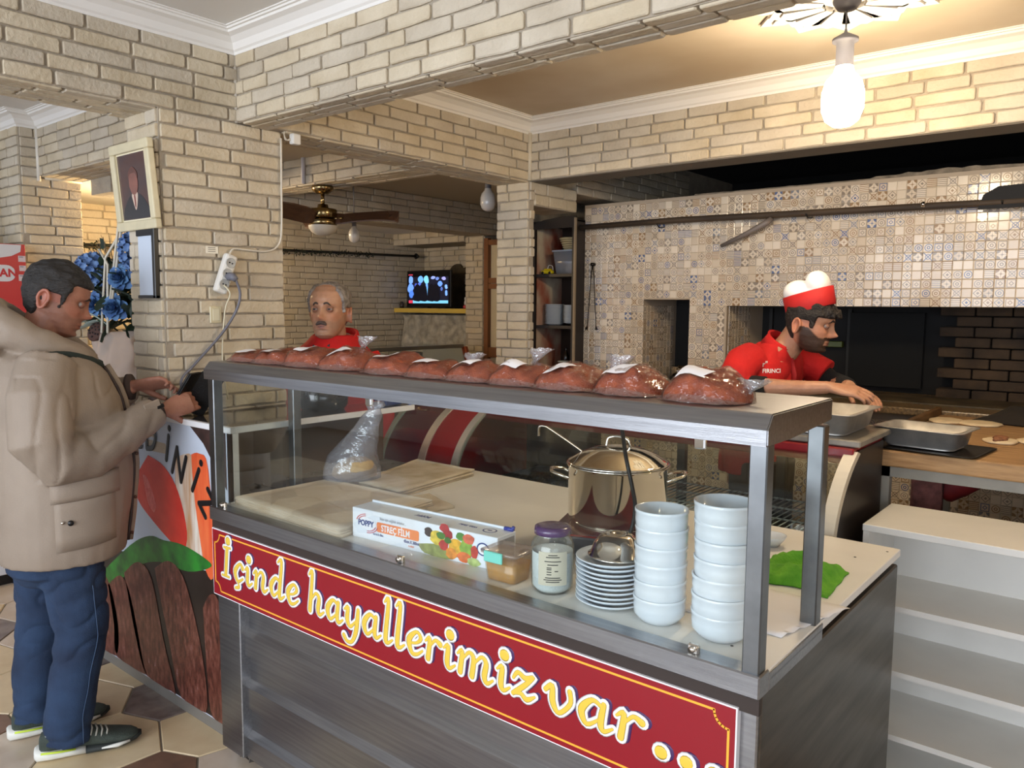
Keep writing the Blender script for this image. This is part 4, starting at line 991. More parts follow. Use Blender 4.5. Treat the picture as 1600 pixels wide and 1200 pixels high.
for i, (x, z, kind) in enumerate(cells):
    g_ = .0006
    if kind == 'f':
        mw = Matrix.Translation((x+g_, OY, z+g_))
    else:
        # reveal facing +x: start on the pattern grid of x+y
        y0 = math.ceil((x+OY)/TP)*TP-x+kind*TP
        mw = Matrix.Translation((x, y0+g_, z+g_)) @ Matrix.Rotation(PI/2, 4, 'Z')
    mw = mw @ Matrix.Rotation(RT.uniform(-.012, .012), 4, 'X') @ Matrix.Rotation(RT.uniform(-.012, .012), 4, 'Z')
    if i < 300:
        o = bpy.data.objects.new('tile', tmesh); C.objects.link(o); o.parent = oven; o.matrix_local = mw
    else: rest.add([mw @ v.co for v in tmesh.vertices], tf)
q = rest.build('smaller_tiles', M['tile'], oven, fixn=False); q['kind'] = 'stuff'
# broken plaster lip on top of the tile wall
lip = MB(); RL = random.Random(8); pts = []
for i in range(80):
    x = -2.2+i*.03; pts.append((x, OT+.004+max(0, .022*noise.noise(Vector((x*3, 1, 0)))+.012*noise.noise(Vector((x*17, 4, 0)))+(.012 if x > -1.2 else 0))))
pts = [(-2.2, OT-.001)]+pts+[(pts[-1][0], OT-.001)]
lip.prism(pts, OY-.008, OY+.4, 'y'); lip.build('plaster_lip', mat('rough_plaster', (150, 136, 116), .95, var=.3, scale=20, bump=.8, bscale=60), oven)
# oven interior: sooty back, dark brick cheek, black mouth
M['dark_brick'] = mat('smoked_brick', (74, 56, 38), .9, var=.6, scale=5, bump=.6, bscale=20, col2=(24, 18, 14), space='World')
inn = MB().box(M0-.05, OR, OY+.55, OY+.6, .9, MZ1+.05).build('oven_back', M['soot'], oven)
MB().box(N0-.02, N1+.02, OY+.45, OY+.5, .9, NZ1).build('niche_back', M['soot'], oven)
ch = MB()
for r in range(9):
    for k in range(7):
        x = -.92+k*.17+(.08 if r % 2 else 0)
        ch.box(x, x+.162, OY+.38+RL.uniform(0, .012), OY+.54, 1.10+r*.056, 1.10+r*.056+.050, .004)
ch = ch.build('smoked_bricks', M['dark_brick'], oven); ch['kind'] = 'stuff'
MB().box(-1.42, -1.02, OY+.50, OY+.545, 1.13, 1.56).build('oven_mouth_plate', mat('black_iron', (8, 8, 8), .9), oven)
MB().box(-1.62, -1.46, OY+.50, OY+.54, 1.35, 1.385, .003).build('door_handle', mat('olive_handle', (70, 80, 24), .5), oven)
for x in (-1.92, -1.66, -1.44): MB().box(x, x+.02, OY+.52, OY+.545, 1.12, 1.58).build('iron_rib', mat('iron_rib', (30, 28, 26), .7), oven)
# granite ledge
gr = mat('speckled_granite', (150, 124, 86), .3, var=.9, scale=90, col2=(50, 40, 32), space='World')
structure(MB().box(M0, OR, 4.20, OY+.55, 1.062, 1.098, .006).build('trim_granite_ledge', gr))
structure(MB().box(M0, OR, OY+.0, OY+.38, 1.099, 1.106).build('trim_oven_sill', mat('sooty_stone_sill', (98, 84, 60), .6, var=.5, scale=8)))
structure(MB().box(N0, N1, OY-.0, OY+.45, NZ0-.0, NZ0+.014).build('trim_niche_sill', mat('dark_sill', (60, 54, 46), .5)))
# small pan in the niche on a gas ring
sv = empty('gas_ring', (-2.34, 4.62, NZ0+.014), 0, 'black gas ring in the small tiled niche', 'stove')
MB().lathe([(.09, 0), (.10, .0), (.10, .05), (.085, .06), (.08, .05), (.09, .0)], 20).build('ring_body', M['black'], sv)
pn = empty('small_pan', (-2.36, 4.62, NZ0+.078), 0, 'small steel pan in the small tiled niche', 'pan')
MB().lathe([(.001, 0), (.065, 0), (.072, .006), (.076, .055), (.073, .055), (.068, .008), (.001, .004)], 28).build('pan_body', M['chrome'], pn)
MB().tube([(.075, -.02, .04), (.12, -.03, .055), (.19, -.04, .085)], .007, 8, sq=.6).build('red_handle', mat('red_plastic', (190, 30, 20), .4), pn)
# oven peel hung across the wall
pl = empty('oven_peel', (-2.98, 4.33, 2.10), 0, 'long wooden oven peel with black blade hung across the tiled wall', 'oven peel')
MB().tube([(0, 0, 0), (.7, 0, .004), (1.5, 0, -.008), (2.35, 0, -.018), (2.7, 0, -.02)], [.017, .018, .018, .017, .016], 10).build('pole', mat('smoked_pole', (84, 66, 46), .7, var=.5, scale=5, stretch=(.6, 6, 6), col2=(52, 40, 30), bump=.3), pl)
MB().prism([(2.28, -.045), (2.9, -.05), (3.1, -.03), (3.1, .075), (2.36, .055), (2.3, .02)], -.012, .006, 'y').build('blade', mat('charred_wood', (26, 24, 24), .8), pl)
MB().tube([(2.10-.06, -.018, -.006), (2.10-.045, -.02, -.006)], .014, 12).build('bright_ferrule', M['chrome'], pl)
MB().tube([(1.28, -.006, -.028), (1.26, -.03, -.05), (1.15, -.02, -.10), (.98, .02, -.16)], [.018, .017, .014, .010], 8).build('pole_end', mat('grey_metal_tube', (124, 112, 104), .5), pl)
# the three hooks that hold it, on the wall
for x in (-2.4, -1.5, -.6): structure(MB().tube([(x, OY+.005, 2.075), (x, 4.33, 2.066), (x, 4.30, 2.085)], .004, 6).build('trim_hook', M['black']))
# tongs
tg = empty('fire_tongs', (-2.91, 4.375, 1.86), 0, 'long dark steel tongs hung at the left edge of the tiled wall', 'tongs')
for s in (-1, 1):
    MB().tube([(0, 0, 0), (s*.012, 0, -.08), (s*.022, 0, -.24), (s*.034, 0, -.40), (s*.040, -.002, -.43)], [.005, .005, .0045, .004, .013], 8, sq=.5).build('arm', M['dark_metal'] if 'dark_metal' in M else M.setdefault('dark_metal', mat('dark_metal', (46, 42, 40), .4, .8)), tg)
MB().tube([(0, .02, -.0), (0, -.01, 0)], .012, 10).build('pivot', M['dark_metal'], tg)

# ------------------------------------------------------------------ dark shelf cabinet between pillar and oven
cab = empty('shelf_cabinet', (-3.172, 4.30, 0), 0, 'dark wooden open shelf cabinet between the back pillar and the tiled wall', 'cabinet')
M['cab'] = mat('cabinet_frame', (44, 34, 28), .45, var=.2, scale=6)
M['cab_side'] = mat('marbled_panel', (226, 212, 186), .35, var=1, scale=7, stretch=(1, 1, .6), col2=(168, 52, 16), detail=3)
W2_, D2_ = .160, .32
MB().box(-W2_-.012, -W2_, 0, D2_, .0, 2.15).build('side_board', M['cab'], cab); MB().box(W2_, W2_+.022, 0, D2_, 0, 2.15).build('side_board', M['cab'], cab)
MB().box(-W2_, -W2_+.004, .02, D2_-.01, .9, 2.13).build('marbled_side', M['cab_side'], cab)
MB().box(-W2_, W2_, D2_-.01, D2_, 0, 2.15).build('back_board', mat('cabinet_back', (52, 38, 30), .6), cab)
MB().box(-W2_-.012, -W2_+.010, -.012, 0, 0, 2.15).box(W2_-.004, W2_+.022, -.012, 0, 0, 2.16).build('front_stile', M['cab'], cab)
MB().prism([(-W2_-.012, 2.10), (W2_+.022, 2.10), (W2_+.022, 2.175), (.06, 2.175), (-.08, 2.16), (-W2_-.012, 2.13)], -.014, 0, 'y').build('arched_head', M['cab'], cab)
MB().box(-W2_-.012, W2_+.022, -.012, D2_, 2.14, 2.154).build('top_board', M['cab'], cab)
for z in (1.135, 1.453, 1.80): MB().box(-W2_, W2_, 0, D2_-.01, z-.02, z).build('shelf', M['cab'], cab)
MB().box(W2_+.022, W2_+.034, -.03, -.014, 0, 2.16).build('edge_strip', mat('pale_strip', (150, 132, 108), .5), cab)
cabM = Matrix.Translation((-3.172, 4.30, 0))
def cpos(x, y, z): return cabM @ Vector((x, y, z))
t = empty('storage_box', cpos(.055, .13, 1.80), 0, 'clear plastic storage box of white stuff on the top shelf of the dark cabinet', 'box')
MB().loft(rbox_rings([(0, .075, .08), (.15, .09, .10)])).build('box_wall', glassy('milky_box', (236, 238, 244), body=.35, bodycol=(200, 206, 220), minr=.06, rough=.15), t)
MB().loft(rbox_rings([(.150, .096, .106), (.160, .096, .106)])).build('lid', mat('pale_blue_lid', (170, 182, 204), .3), t)
MB().loft([blobring(.02, 0, z, rx, ry, seed=5) for z, rx, ry in ((.006, .06, .06), (.05, .06, .06), (.09, .03, .03))]).build('contents', mat('white_crumbs', (220, 212, 200), .9), t)
t = empty('bread_basket', cpos(.06, .13, 1.9615), 0, 'cream woven basket on top of the clear storage box', 'basket')
for k in range(6): MB().lathe([(.056+.006*k, .014*k), (.061+.006*k, .014*k+.007), (.058+.006*k, .014*k+.0135), (.052+.006*k, .014*k+.007)], 24).build('woven_band', mat('cream_weave', (206, 186, 142), .8, bump=.4, bscale=90) if k == 0 else bpy.data.materials['cream_weave'], t)
MB().lathe([(.001, .0), (.056, .0), (.052, .004), (.001, .004)], 24).build('base', bpy.data.materials['cream_weave'], t)
t = empty('toy_car', cpos(-.085, .045, 1.80), 0, 'small yellow clip gadget with a white cord on the top shelf of the cabinet', 'gadget')
ye = mat('yellow_plastic', (226, 206, 20), .35)
MB().box(-.045, .045, -.015, .015, .004, .026, .006).box(-.025, .03, -.014, .014, .026, .038, .005).build('body', ye, t)
for x in (-.03, .028): MB().tube([(x, -.017, .010), (x, .017, .010)], .010, 12).build('wheel', M['black'], t)
MB().tube(smooth([(.0, 0, .036), (.01, 0, .06), (.04, 0, .055), (.045, .0, .03)]), .0025, 6).build('cord', M['letter_white'], t)
t.name = 'yellow_gadget'
pc = None
ORD = ['lowest', 'second', 'third', 'fourth', 'fifth', 'sixth', 'seventh', 'eighth', 'ninth', 'tenth', 'eleventh', 'twelfth', 'thirteenth', 'fourteenth', 'fifteenth', 'sixteenth']
for (dx, n, nm) in ((-.070, 16, 'left'), (.085, 14, 'right')):
    for k in range(n):
        if pc is None:
            pc = MB().lathe([(.001, 0), (.045, 0), (.068, .011), (.0685, .0125), (.066, .0125), (.044, .003), (.001, .003)], 24).build('saucer', M['porcelain']); o = pc
        else: o = pc.copy(); C.objects.link(o)
        o.location = cpos(dx, .11, 1.4535+k*.0088+(0 if nm == 'left' else .012))
        tag(o, 'white plate on the middle cabinet shelf, %s from the bottom of the %s stack' % (ORD[k], nm), 'plate', 'plates in the %s stack on the cabinet shelf' % nm)
for (dx, r, h, lb_, cc) in ((-.03, .022, .16, 'dark bottle, left one of the two on the bottom cabinet shelf', (24, 16, 14)), (.055, .030, .19, 'dark cola bottle with a red band on the bottom cabinet shelf', (30, 14, 10))):
    t = empty('bottle', cpos(dx, .2, 1.135), 0, lb_, 'bottle')
    MB().lathe([(.001, 0), (r, 0), (r, h*.6), (r*.7, h*.75), (r*.3, h*.88), (r*.3, h*.96)], 20).build('bottle_body', mat('dark_drink', cc, .1, coat=.5), t)
    MB().lathe([(.001, h), (r*.38, h), (r*.38, h*.95)], 16).build('cap', M['black'], t)
    if r > .025: MB().lathe([(r+.0006, h*.25), (r+.0006, h*.5)], 24).build('red_label', mat('red_label', (170, 50, 26), .4), t)
t = empty('food_tub', cpos(.075, .08, 1.135), 0, 'clear plastic tub with a lid on the bottom cabinet shelf', 'container')
MB().loft(rbox_rings([(0, .045, .04), (.07, .055, .048)])).build('tub_wall', glassy('tub_plastic', (226, 230, 232), body=.2, bodycol=(150, 156, 160), minr=.08), t)
MB().loft(rbox_rings([(.070, .060, .052), (.078, .060, .052)])).build('lid', mat('grey_lid', (150, 160, 162), .3), t)

# ------------------------------------------------------------------ refrigerated display case behind the cart
ca = empty('display_case', (0, 0, 0), 0, 'curved glass display case with red header and wire rack behind the cart', 'display case')
DX0, DX1 = -2.33, -.735
gp = [(2.44, .60), (2.435, .80), (2.45, .90), (2.50, .99), (2.575, 1.065), (2.66, 1.118)]    # curved front (y, z)
def curved(x0, x1, off, th, name, mt, parent):
    ps = smooth(gp, 4); o1 = [(y+off, z) for y, z in ps]; o2 = [(y+off+th, z-th*.3) for y, z in ps][::-1]
    mb = MB().prism(o1+o2, x0, x1, 'x'); return mb.build(name, mt, parent)
def cend(x0, x1, name, mt, parent, inset=0):
    ps = smooth(gp, 4); pts = [(y+inset, z) for y, z in ps]+[(2.975, 1.118), (2.975, .60)]
    return MB().prism(pts, x0, x1, 'x').build(name, mt, parent)
M['red_case'] = mat('case_red_panel', (132, 14, 26), .25, coat=.4)
M['alu'] = mat('satin_aluminium', (196, 192, 184), .4, .6)
curved(DX0+.005, DX1-.03, .006, .005, 'curved_glass', glassy('case_glass', (236, 242, 240), minr=.03, maxr=.3), ca)
MB().box(DX0-.01, DX1, 2.42, 2.975, .02, .60).build('case_base', mat('case_base_dark', (52, 48, 46), .4), ca)
MB().box(DX0, DX1, 2.43, 2.46, .56, .62).build('front_sill', M['alu'], ca)
MB().box(DX0-.21, DX1, 2.64, 2.69, 1.075, 1.128, .004).box(DX0-.21, DX1, 2.69, 2.975, 1.10, 1.128).build('red_header', M['red_case'], ca)
MB().box(DX0-.22, DX1+.015, 2.66, 3.09, 1.130, 1.152, .004).build('stone_top', mat('grey_stone_top', (158, 150, 136), .35, var=.3, scale=12, detail=8), ca)
curved(DX1-.03, DX1+.01, -.004, .03, 'end_profile', mat('ivory_profile', (214, 204, 184), .4), ca)
cend(DX1-.028, DX1+.006, 'end_panel', mat('black_end_panel', (40, 34, 30), .4), ca, .03)
cend(DX0-.205, DX0-.01, 'red_end_panel', M['red_case'], ca, .004)
curved(DX0-.225, DX0-.185, -.003, .02, 'trim_strip', M['alu'], ca); curved(DX0-.02, DX0+.014, -.003, .02, 'trim_strip', M['alu'], ca)
for x in (-1.95, -1.52, -1.10): MB().box(x, x+.035, 2.945, 2.972, .60, 1.10).build('rear_post', M['black'], ca)
MB().box(DX0, DX1-.03, 2.95, 2.97, .60, .72).box(DX0, DX1-.03, 2.95, 2.97, 1.06, 1.10).build('rear_frame', M['black'], ca)
MB().box(DX0, -1.95, 2.955, 2.96, .72, 1.06).build('rear_glass', mat('dark_blue_glass', (22, 26, 36), .1), ca)
MB().box(DX0, DX1-.03, 2.47, 2.945, .60, .63).build('well_floor', mat('dark_well', (70, 62, 54), .4), ca)
rk = MB()
for i in range(36):
    x = -1.62+i*.0238; rk.tube([(x, 2.50, .86), (x, 2.93, .86)], .0024, 5)
for y in (2.50, 2.64, 2.79, 2.93): rk.tube([(-1.63, y, .8565), (-.77, y, .8565)], .0034, 6)
rk.build('wire_rack', mat('rack_wire', (206, 206, 204), .35, .2), ca)
for x in (-1.62, -.79):
    for y in (2.52, 2.91): MB().tube([(x, y, .63), (x, y, .855)], .004, 6).build('rack_leg', M['chrome'], ca)
# second case end on the left, seen through its own curved glass
cb_ = empty('glass_case_end', (0, 0, 0), 0, 'purple-red end of another curved glass case left of the display case', 'display case')
cend(-2.80, -2.565, 'end_panel', mat('maroon_panel', (96, 26, 50), .2, coat=.5), cb_, .02)
curved(-2.815, -2.56, -.002, .006, 'curved_glass', M['glass'], cb_)
curved(-2.815, -2.79, -.004, .012, 'glass_strip', mat('pale_glass_edge', (150, 166, 160), .2), cb_)
MB().box(-2.81, -2.565, 2.45, 2.975, 0, .60).build('case_base', M['red_case'], cb_)
# herbs on a black tray
ht = empty('herb_tray', (-1.93, 2.72, .80), 0, 'black tray of browned onions and herbs inside the display case', 'tray')
MB().loft(rbox_rings([(0, .26, .17), (.035, .28, .19), (.035, .272, .182), (.008, .255, .165)], .03)).build('tray', M['black'], ht)
hm = MB(); RH = random.Random(4)
for i in range(420):
    a, b = RH.uniform(-.24, .24), RH.uniform(-.15, .15); h = .012+.045*max(0, 1-(a/.25)**2)*(1-(b/.17)**2)
    r = RH.uniform(.006, .014); c = Vector((a, b, h)); vs = []
    for k in range(5):
        an = 2*PI*k/5+i; vs.append(c+Vector((r*1.6*math.cos(an), r*math.sin(an), RH.uniform(-.006, .008))))
    hm.add(vs+[c+Vector((0, 0, .006))], [(k, (k+1) % 5, 5) for k in range(5)])
hm = hm.build('herbs', mat('browned_herbs', (86, 64, 30), .6, var=.6, scale=30, col2=(30, 34, 16)), ht); hm['kind'] = 'stuff'
MB().box(-.25, .25, -.16, .16, -.165, -.002).build('tray_stand', M['black'], ht)
# deep steel tray on the case top
def steel_tray(name, loc, hx, hy, h, rz, label):
    t = empty(name, loc, rz, label, 'tray')
    MB().loft(rbox_rings([(.002, hx-.02, hy-.02), (.0, hx-.03, hy-.03), (.012, hx-.012, hy-.012), (h, hx, hy), (h+.003, hx+.018, hy+.018), (h+.005, hx+.018, hy+.018), (h+.0045, hx-.001, hy-.001), (.014, hx-.016, hy-.016), (.006, hx-.03, hy-.03)], .03)).build('tray_body', M['steel_tray'], t)
    return t
steel_tray('steel_tray', (-.985, 2.86, 1.153), .215, .165, .072, 0, 'deep rectangular steel tray on the display case in front of the baker')
t = steel_tray('steel_tray', (-.625, 3.13, 1.088), .132, .105, .066, -.10, 'steel tray at the left front corner of the wooden dough table')
t2 = empty('baking_sheet', (-.610, 3.135, 1.081), -.10, 'thin black baking sheet under the steel tray on the dough table', 'tray')
MB().loft(rbox_rings([(0, .16, .125), (.002, .175, .14), (.0055, .185, .15), (.0045, .17, .135), (.0035, .155, .12)], .03)).build('sheet_body', mat('dark_baking_sheet', (46, 42, 40), .35, .7), t2)
# wooden dough table
TZ = 1.08
dt = empty('dough_table', (0, 0, 0), 0, 'thick floured wooden dough table on a grey steel frame at the right', 'table')
MB().box(-.80, 1.2, 2.985, 4.19, TZ-.058, TZ, .006).build('table_top', M['wood'], dt)
MB().box(-.80, -.775, 3.02, 4.19, TZ, TZ+.035, .003).build('side_rim', mat('dark_rim', (110, 78, 42), .6, var=.3, scale=8), dt)
fm = mat('grey_painted_steel', (146, 142, 132), .5, var=.15, scale=9)
MB().box(-.745, 1.2, 3.01, 3.04, TZ-.098, TZ-.058).build('apron', fm, dt)
for (x, y) in ((-.745, 3.01), (1.15, 3.01), (-.745, 4.14), (1.15, 4.14)): MB().box(x, x+.035, y, y+.035, 0, TZ-.058).build('leg', fm, dt)
MB().box(-.745, 1.185, 4.14, 4.17, .25, .28).box(-.745, -.715, 3.04, 4.14, .25, .28).build('lower_rail', fm, dt)
M['dough'] = mat('raw_dough', (232, 210, 172), .7, var=.08, scale=20, bump=.2, bscale=40)
def dough(x, y, rx, ry, label, meat=False):
    t = empty('dough_disc', (x, y, TZ), 0, label, 'dough', 'dough rounds laid on the wooden table')
    MB().loft([blobring(0, 0, z, rx*s, ry*s, 32, seed=x*5, amp=.16) for z, s in ((.001, .95), (.004, 1), (.009, .96), (.012, .80), (.0125, .3))]).build('dough', M['dough'], t)
    if meat: MB().loft([blobring(.0, 0, z, s*rx*.45, s*ry*.9, 24, seed=2, amp=.5) for z, s in ((.010, .9), (.016, 1), (.021, .8), (.023, .3))]).build('minced_meat', mat('minced_meat', (170, 112, 76), .8, var=.4, scale=60, bump=.6, bscale=90), t)
dough(-.705, 3.93, .072, .095, 'flat oval of dough nearest the left rim of the dough table')
dough(-.575, 3.93, .085, .09, 'larger flat oval of dough, second from the left rim of the table')
dough(-.435, 3.46, .060, .075, 'oval of dough topped with minced meat on the dough table', True)
dough(-.33, 3.53, .06, .08, 'oval of dough cut off by the right edge of the picture', False)
# dark padded cloth along the back of the table
dc = sheet('dark_cloth', (-.62, 4.02, TZ+.003), (1.5, -.38, 0), (.20, .40, 0), 24, 14, lambda a, b: .02+.035*math.sin(PI*b)*(1+.6*noise.noise(Vector((a*6, b*4, 0)))) if .02 < b < .98 and a > .02 else 0, mat('dark_brown_cloth', (38, 30, 22), .9, var=.3, scale=6), .006)
for v in dc.data.vertices:
    if v.co.y > 4.17: v.co.z = max(v.co.z, 1.112+(v.co.y-4.17)*.02)
tag(dc, 'dark brown cloth heaped along the back of the dough table', 'cloth')
# things hanging below the table
tw = sheet('pink_towel', (-.70, 3.30, .55), (.10, .02, 0), (0, .05, .0), 6, 2, lambda a, b: 0, mat('pink_towel', (150, 92, 84), .9, var=.5, scale=20, bump=.5), .46)
for v in tw.data.vertices: v.co.x += .012*noise.noise(Vector((v.co.x*30, 0, v.co.z*5))); v.co.y += .02*noise.noise(Vector((v.co.x*40, 1, v.co.z*6)))
tag(tw, 'mottled pink towel hanging under the left end of the dough table', 'towel')
tag(MB().tube(smooth([(-.62, 3.42, .85), (-.58, 3.44, .90), (-.50, 3.46, .95), (-.44, 3.48, .985)]), [.03, .045, .05, .055, .058, .06, .062, .06, .058, .056, .055, .052, .05, .045, .04, .03][:16], 14).build('red_bundle', mat('dark_red_cloth', (126, 16, 18), .7, var=.3, scale=12)), 'dark red rolled bundle under the dough table', 'bundle')
tag(MB().loft([blobring(.10, 3.72, z, rx, .12, seed=4, amp=.25) for z, rx in ((.0, .42), (.3, .46), (.7, .47), (.95, .44), (1.0, .3))]).build('black_sack', mat('black_sack', (20, 17, 16), .8)), 'big black sack under the dough table', 'sack')
tag(MB().box(-.32, .55, 3.46, 3.50, .80, .90, .004).build('plank', M['wood_dark'], M4=Matrix.Translation((0, 0, 0)) @ Matrix.Rotation(.0, 4, 'Y')), 'brown plank leaning slanted under the dough table', 'plank')
pk = [o for o in C.objects if o.name == 'plank'][0]; pk.rotation_euler = (0, math.radians(33), 0); pk.location = (-.46, .0, .08)
# white open shelf unit
su = empty('shelf_unit', (0, 0, 0), 0, 'white open shelf unit at the lower right below the dough table', 'shelf')
S0, S1, SY0, SY1 = -.685, .9, 2.60, 2.95
MB().box(S0, S1, SY0, SY1, .878, .90, .0015).build('top_board', M['white_lam'], su)
for x in (S0+.002, S1-.02): MB().box(x, x+.018, SY0+.003, SY1-.004, .0, .878).build('side_board', M['white_lam'], su)
MB().box(S0+.02, S1-.02, SY1-.02, SY1-.008, .02, .878).build('back_board', M['white_lam'], su)
for z in (.655, .445, .235, .06): MB().box(S0+.02, S1-.02, SY0+.004, SY1-.02, z-.018, z).build('shelf', M['white_lam'], su)
# ------------------------------------------------------------------ people
from mathutils.bvhtree import BVHTree
def interp(tab, z):
    if z <= tab[0][0]: return tab[0][1:]
    for a, b in zip(tab, tab[1:]):
        if z <= b[0]:
            t = (z-a[0])/(b[0]-a[0]); t = t*t*(3-2*t)*.5+t*.5
            return tuple(p+(q-p)*t for p, q in zip(a[1:], b[1:]))
    return tab[-1][1:]
# z, front y, back y, half width
HT = [(-.004, .045, .005, .016), (.0, .064, -.004, .030), (.012, .080, -.022, .044), (.03, .0825, -.045, .053), (.045, .085, -.060, .0585), (.07, .0845, -.078, .066), (.09, .084, -.088, .0695),
      (.118, .082, -.098, .0725), (.138, .0885, -.102, .075), (.16, .087, -.102, .0765), (.185, .076, -.095, .073), (.205, .056, -.078, .061), (.222, .028, -.05, .043), (.233, -.002, -.02, .018), (.2345, -.01, -.012, .004)]
g2 = lambda d, s: math.exp(-(d/s)**2)
def head_point(z, a, grow=0, nose=1.0, hair=None):
    f, b, w_ = interp(HT, z); cy = (f+b)/2-.004; ca, sa = math.cos(a), math.sin(a)
    x = w_*math.copysign(abs(sa)**.92, sa); y = cy+((f-cy) if ca > 0 else (cy-b))*math.copysign(abs(ca)**.86, ca)
    if ca > 0:
        x *= 1-.10*max(0, ca-.3)*(1 if z < .10 else .5)
        k = 0
        k += nose*g2(x, .0105+.02*max(0, .105-z))*(.0245*g2(z-.082, .0125)+.013*g2(z-.100, .018)+.007*g2(z-.120, .014))
        k += nose*.006*g2(abs(x)-.014, .007)*g2(z-.077, .008)
        k -= .0115*g2(abs(x)-.031, .0165)*g2(z-.117, .0125)
        k += .0045*g2(abs(x)-.026, .022)*g2(z-.136, .008)
        k += .0065*g2(x, .021)*g2(z-.0515, .0055)+.0065*g2(x, .019)*g2(z-.039, .006)-.003*g2(x, .026)*g2(z-.0455, .0028)
        k -= .004*g2(x, .03)*g2(z-.026, .007)
        k += .007*g2(x, .024)*g2(z-.012, .012)
        k += .005*g2(abs(x)-.045, .018)*g2(z-.092, .018)
        k -= .004*g2(abs(x)-.05, .015)*g2(z-.058, .018)
        y += k
    return Vector((x, y, z))
def head_mesh(nose=1.0):
    NZ, NA = 78, 72; rings = []
    for i in range(NZ):
        z = -.004+.2385*(i/(NZ-1)); rings.append([head_point(z, 2*PI*k/NA, 0, nose) for k in range(NA)])
    mb = MB().loft(rings)
    for s in (-1, 1):     # ears
        rot = Matrix.Rotation(s*math.radians(-18), 3, 'Z')
        def ep(u, v, d): return Vector((s*.071, -.020, .098))+rot @ Vector((s*(d+.004), u-.012, v))
        rim = [ep(.017*math.cos(t)*(1 if math.sin(t) > -.2 else .75), .030*math.sin(t), .012) for t in [i*2*PI/20 for i in range(21)]]
        mb.tube(rim, .0052, 8)
        mb.loft([[ep(.017*q*math.cos(t), .029*q*math.sin(t), d) for t in [i*2*PI/16 for i in range(16)]] for q, d in ((.55, -.010), (.9, -.006), (1.0, .004), (.9, .0085), (.5, .006))])
        mb.tube([ep(.012, .004, .006), ep(.015, -.004, .007)], [.005, .004], 6)
    return mb
def hair_mesh(fn, th, amp=.004, seed=0, freq=60):
    """scalp shell: fn(p, a) -> 0..1 coverage, th = thickness"""
    NZ, NA = 70, 84; rings = []
    for i in range(NZ):
        z = .02+.2145*(i/(NZ-1)); ring = []
        c = Vector((0, -.01, min(z, .13)))
        for k in range(NA):
            a = 2*PI*k/NA; p = head_point(z, a); q = fn(p, a); n = (p-c).normalized()
            n2 = noise.noise(Vector((p.x*freq, p.y*freq*.5+seed, p.z*freq*.6)))
            d = -.006+(q*(th+.006))+(amp*n2*q)
            ring.append(p+n*d)
        rings.append(ring)
    return MB().loft(rings)
def hand_mb(mb, Mx, curl=.5, thumb=.5, s=1, side=1, fc=None):
    """right-hand frame: +y along the fingers, +x*side towards the thumb, +z back of the hand"""
    T = lambda v: Mx @ (Vector((v[0]*side, v[1], v[2]))*s)
    rings = []
    for y, hw, ht in ((-.035, .024, .020), (-.012, .026, .020), (.01, .033, .017), (.04, .041, .016), (.07, .042, .0145), (.090, .040, .012), (.096, .034, .008)):
        rings.append([T((hw*math.copysign(abs(math.cos(t))**.8, math.cos(t)), y, ht*math.sin(t)-.002)) for t in [i*2*PI/16 for i in range(16)]])
    mb.loft(rings)
    fx = (.030, .0105, -.010, -.030); ln = (.070, .078, .073, .058)
    for i in range(4):
        c = curl if fc is None else fc[i]; p = Vector((fx[i], .082, -.001)); ang = .12+c*.35; pts = [p.copy()-Vector((0, .03, 0)), p.copy()]
        for seg, k in ((.45, 1), (.30, 1.9), (.25, 1.3)):
            p = p+Vector(((fx[i]*.02), math.cos(ang), -math.sin(ang)))*ln[i]*seg; pts.append(p.copy()); ang += c*k*.62
        mb.tube([T(q) for q in pts], [r*s for r in (.0095, .0098, .0088, .0078, .0062)], 8)
    a0 = .9-thumb*.35
    tp = [Vector((.020, .005, -.006)), Vector((.040, .030, -.012-.012*thumb)), Vector((.040+.028*math.cos(a0), .030+.028*math.sin(a0)+.008, -.018-.018*thumb)), Vector((.040+.040*math.cos(a0)-.006*thumb, .030+.058*math.sin(a0)+.010, -.024-.022*thumb))]
    mb.tube([T(q) for q in tp], [r*s for r in (.015, .0125, .0105, .0085)], 8)
def remesh(mb, name, vox, mt, parent, smooth_it=2, colfn=None):
    o = mb.build(name, mt, None)
    md = o.modifiers.new('r', 'REMESH'); md.mode = 'VOXEL'; md.voxel_size = vox; md.use_smooth_shade = True
    if smooth_it: m2 = o.modifiers.new('s', 'SMOOTH'); m2.iterations = smooth_it; m2.factor = .5
    bpy.context.view_layer.update()
    me = bpy.data.meshes.new_from_object(o.evaluated_get(bpy.context.evaluated_depsgraph_get()))
    me.name = name; nm = o.name; bpy.data.objects.remove(o)
    if not me.materials: me.materials.append(mt)
    me.polygons.foreach_set('use_smooth', [True]*len(me.polygons))
    if colfn:
        ca = me.color_attributes.new('Col', 'FLOAT_COLOR', 'POINT'); buf = []
        for v in me.vertices: buf += list(colfn(v.co))
        ca.data.foreach_set('color', buf)
    o = bpy.data.objects.new(nm, me); C.objects.link(o); o.parent = parent
    return o
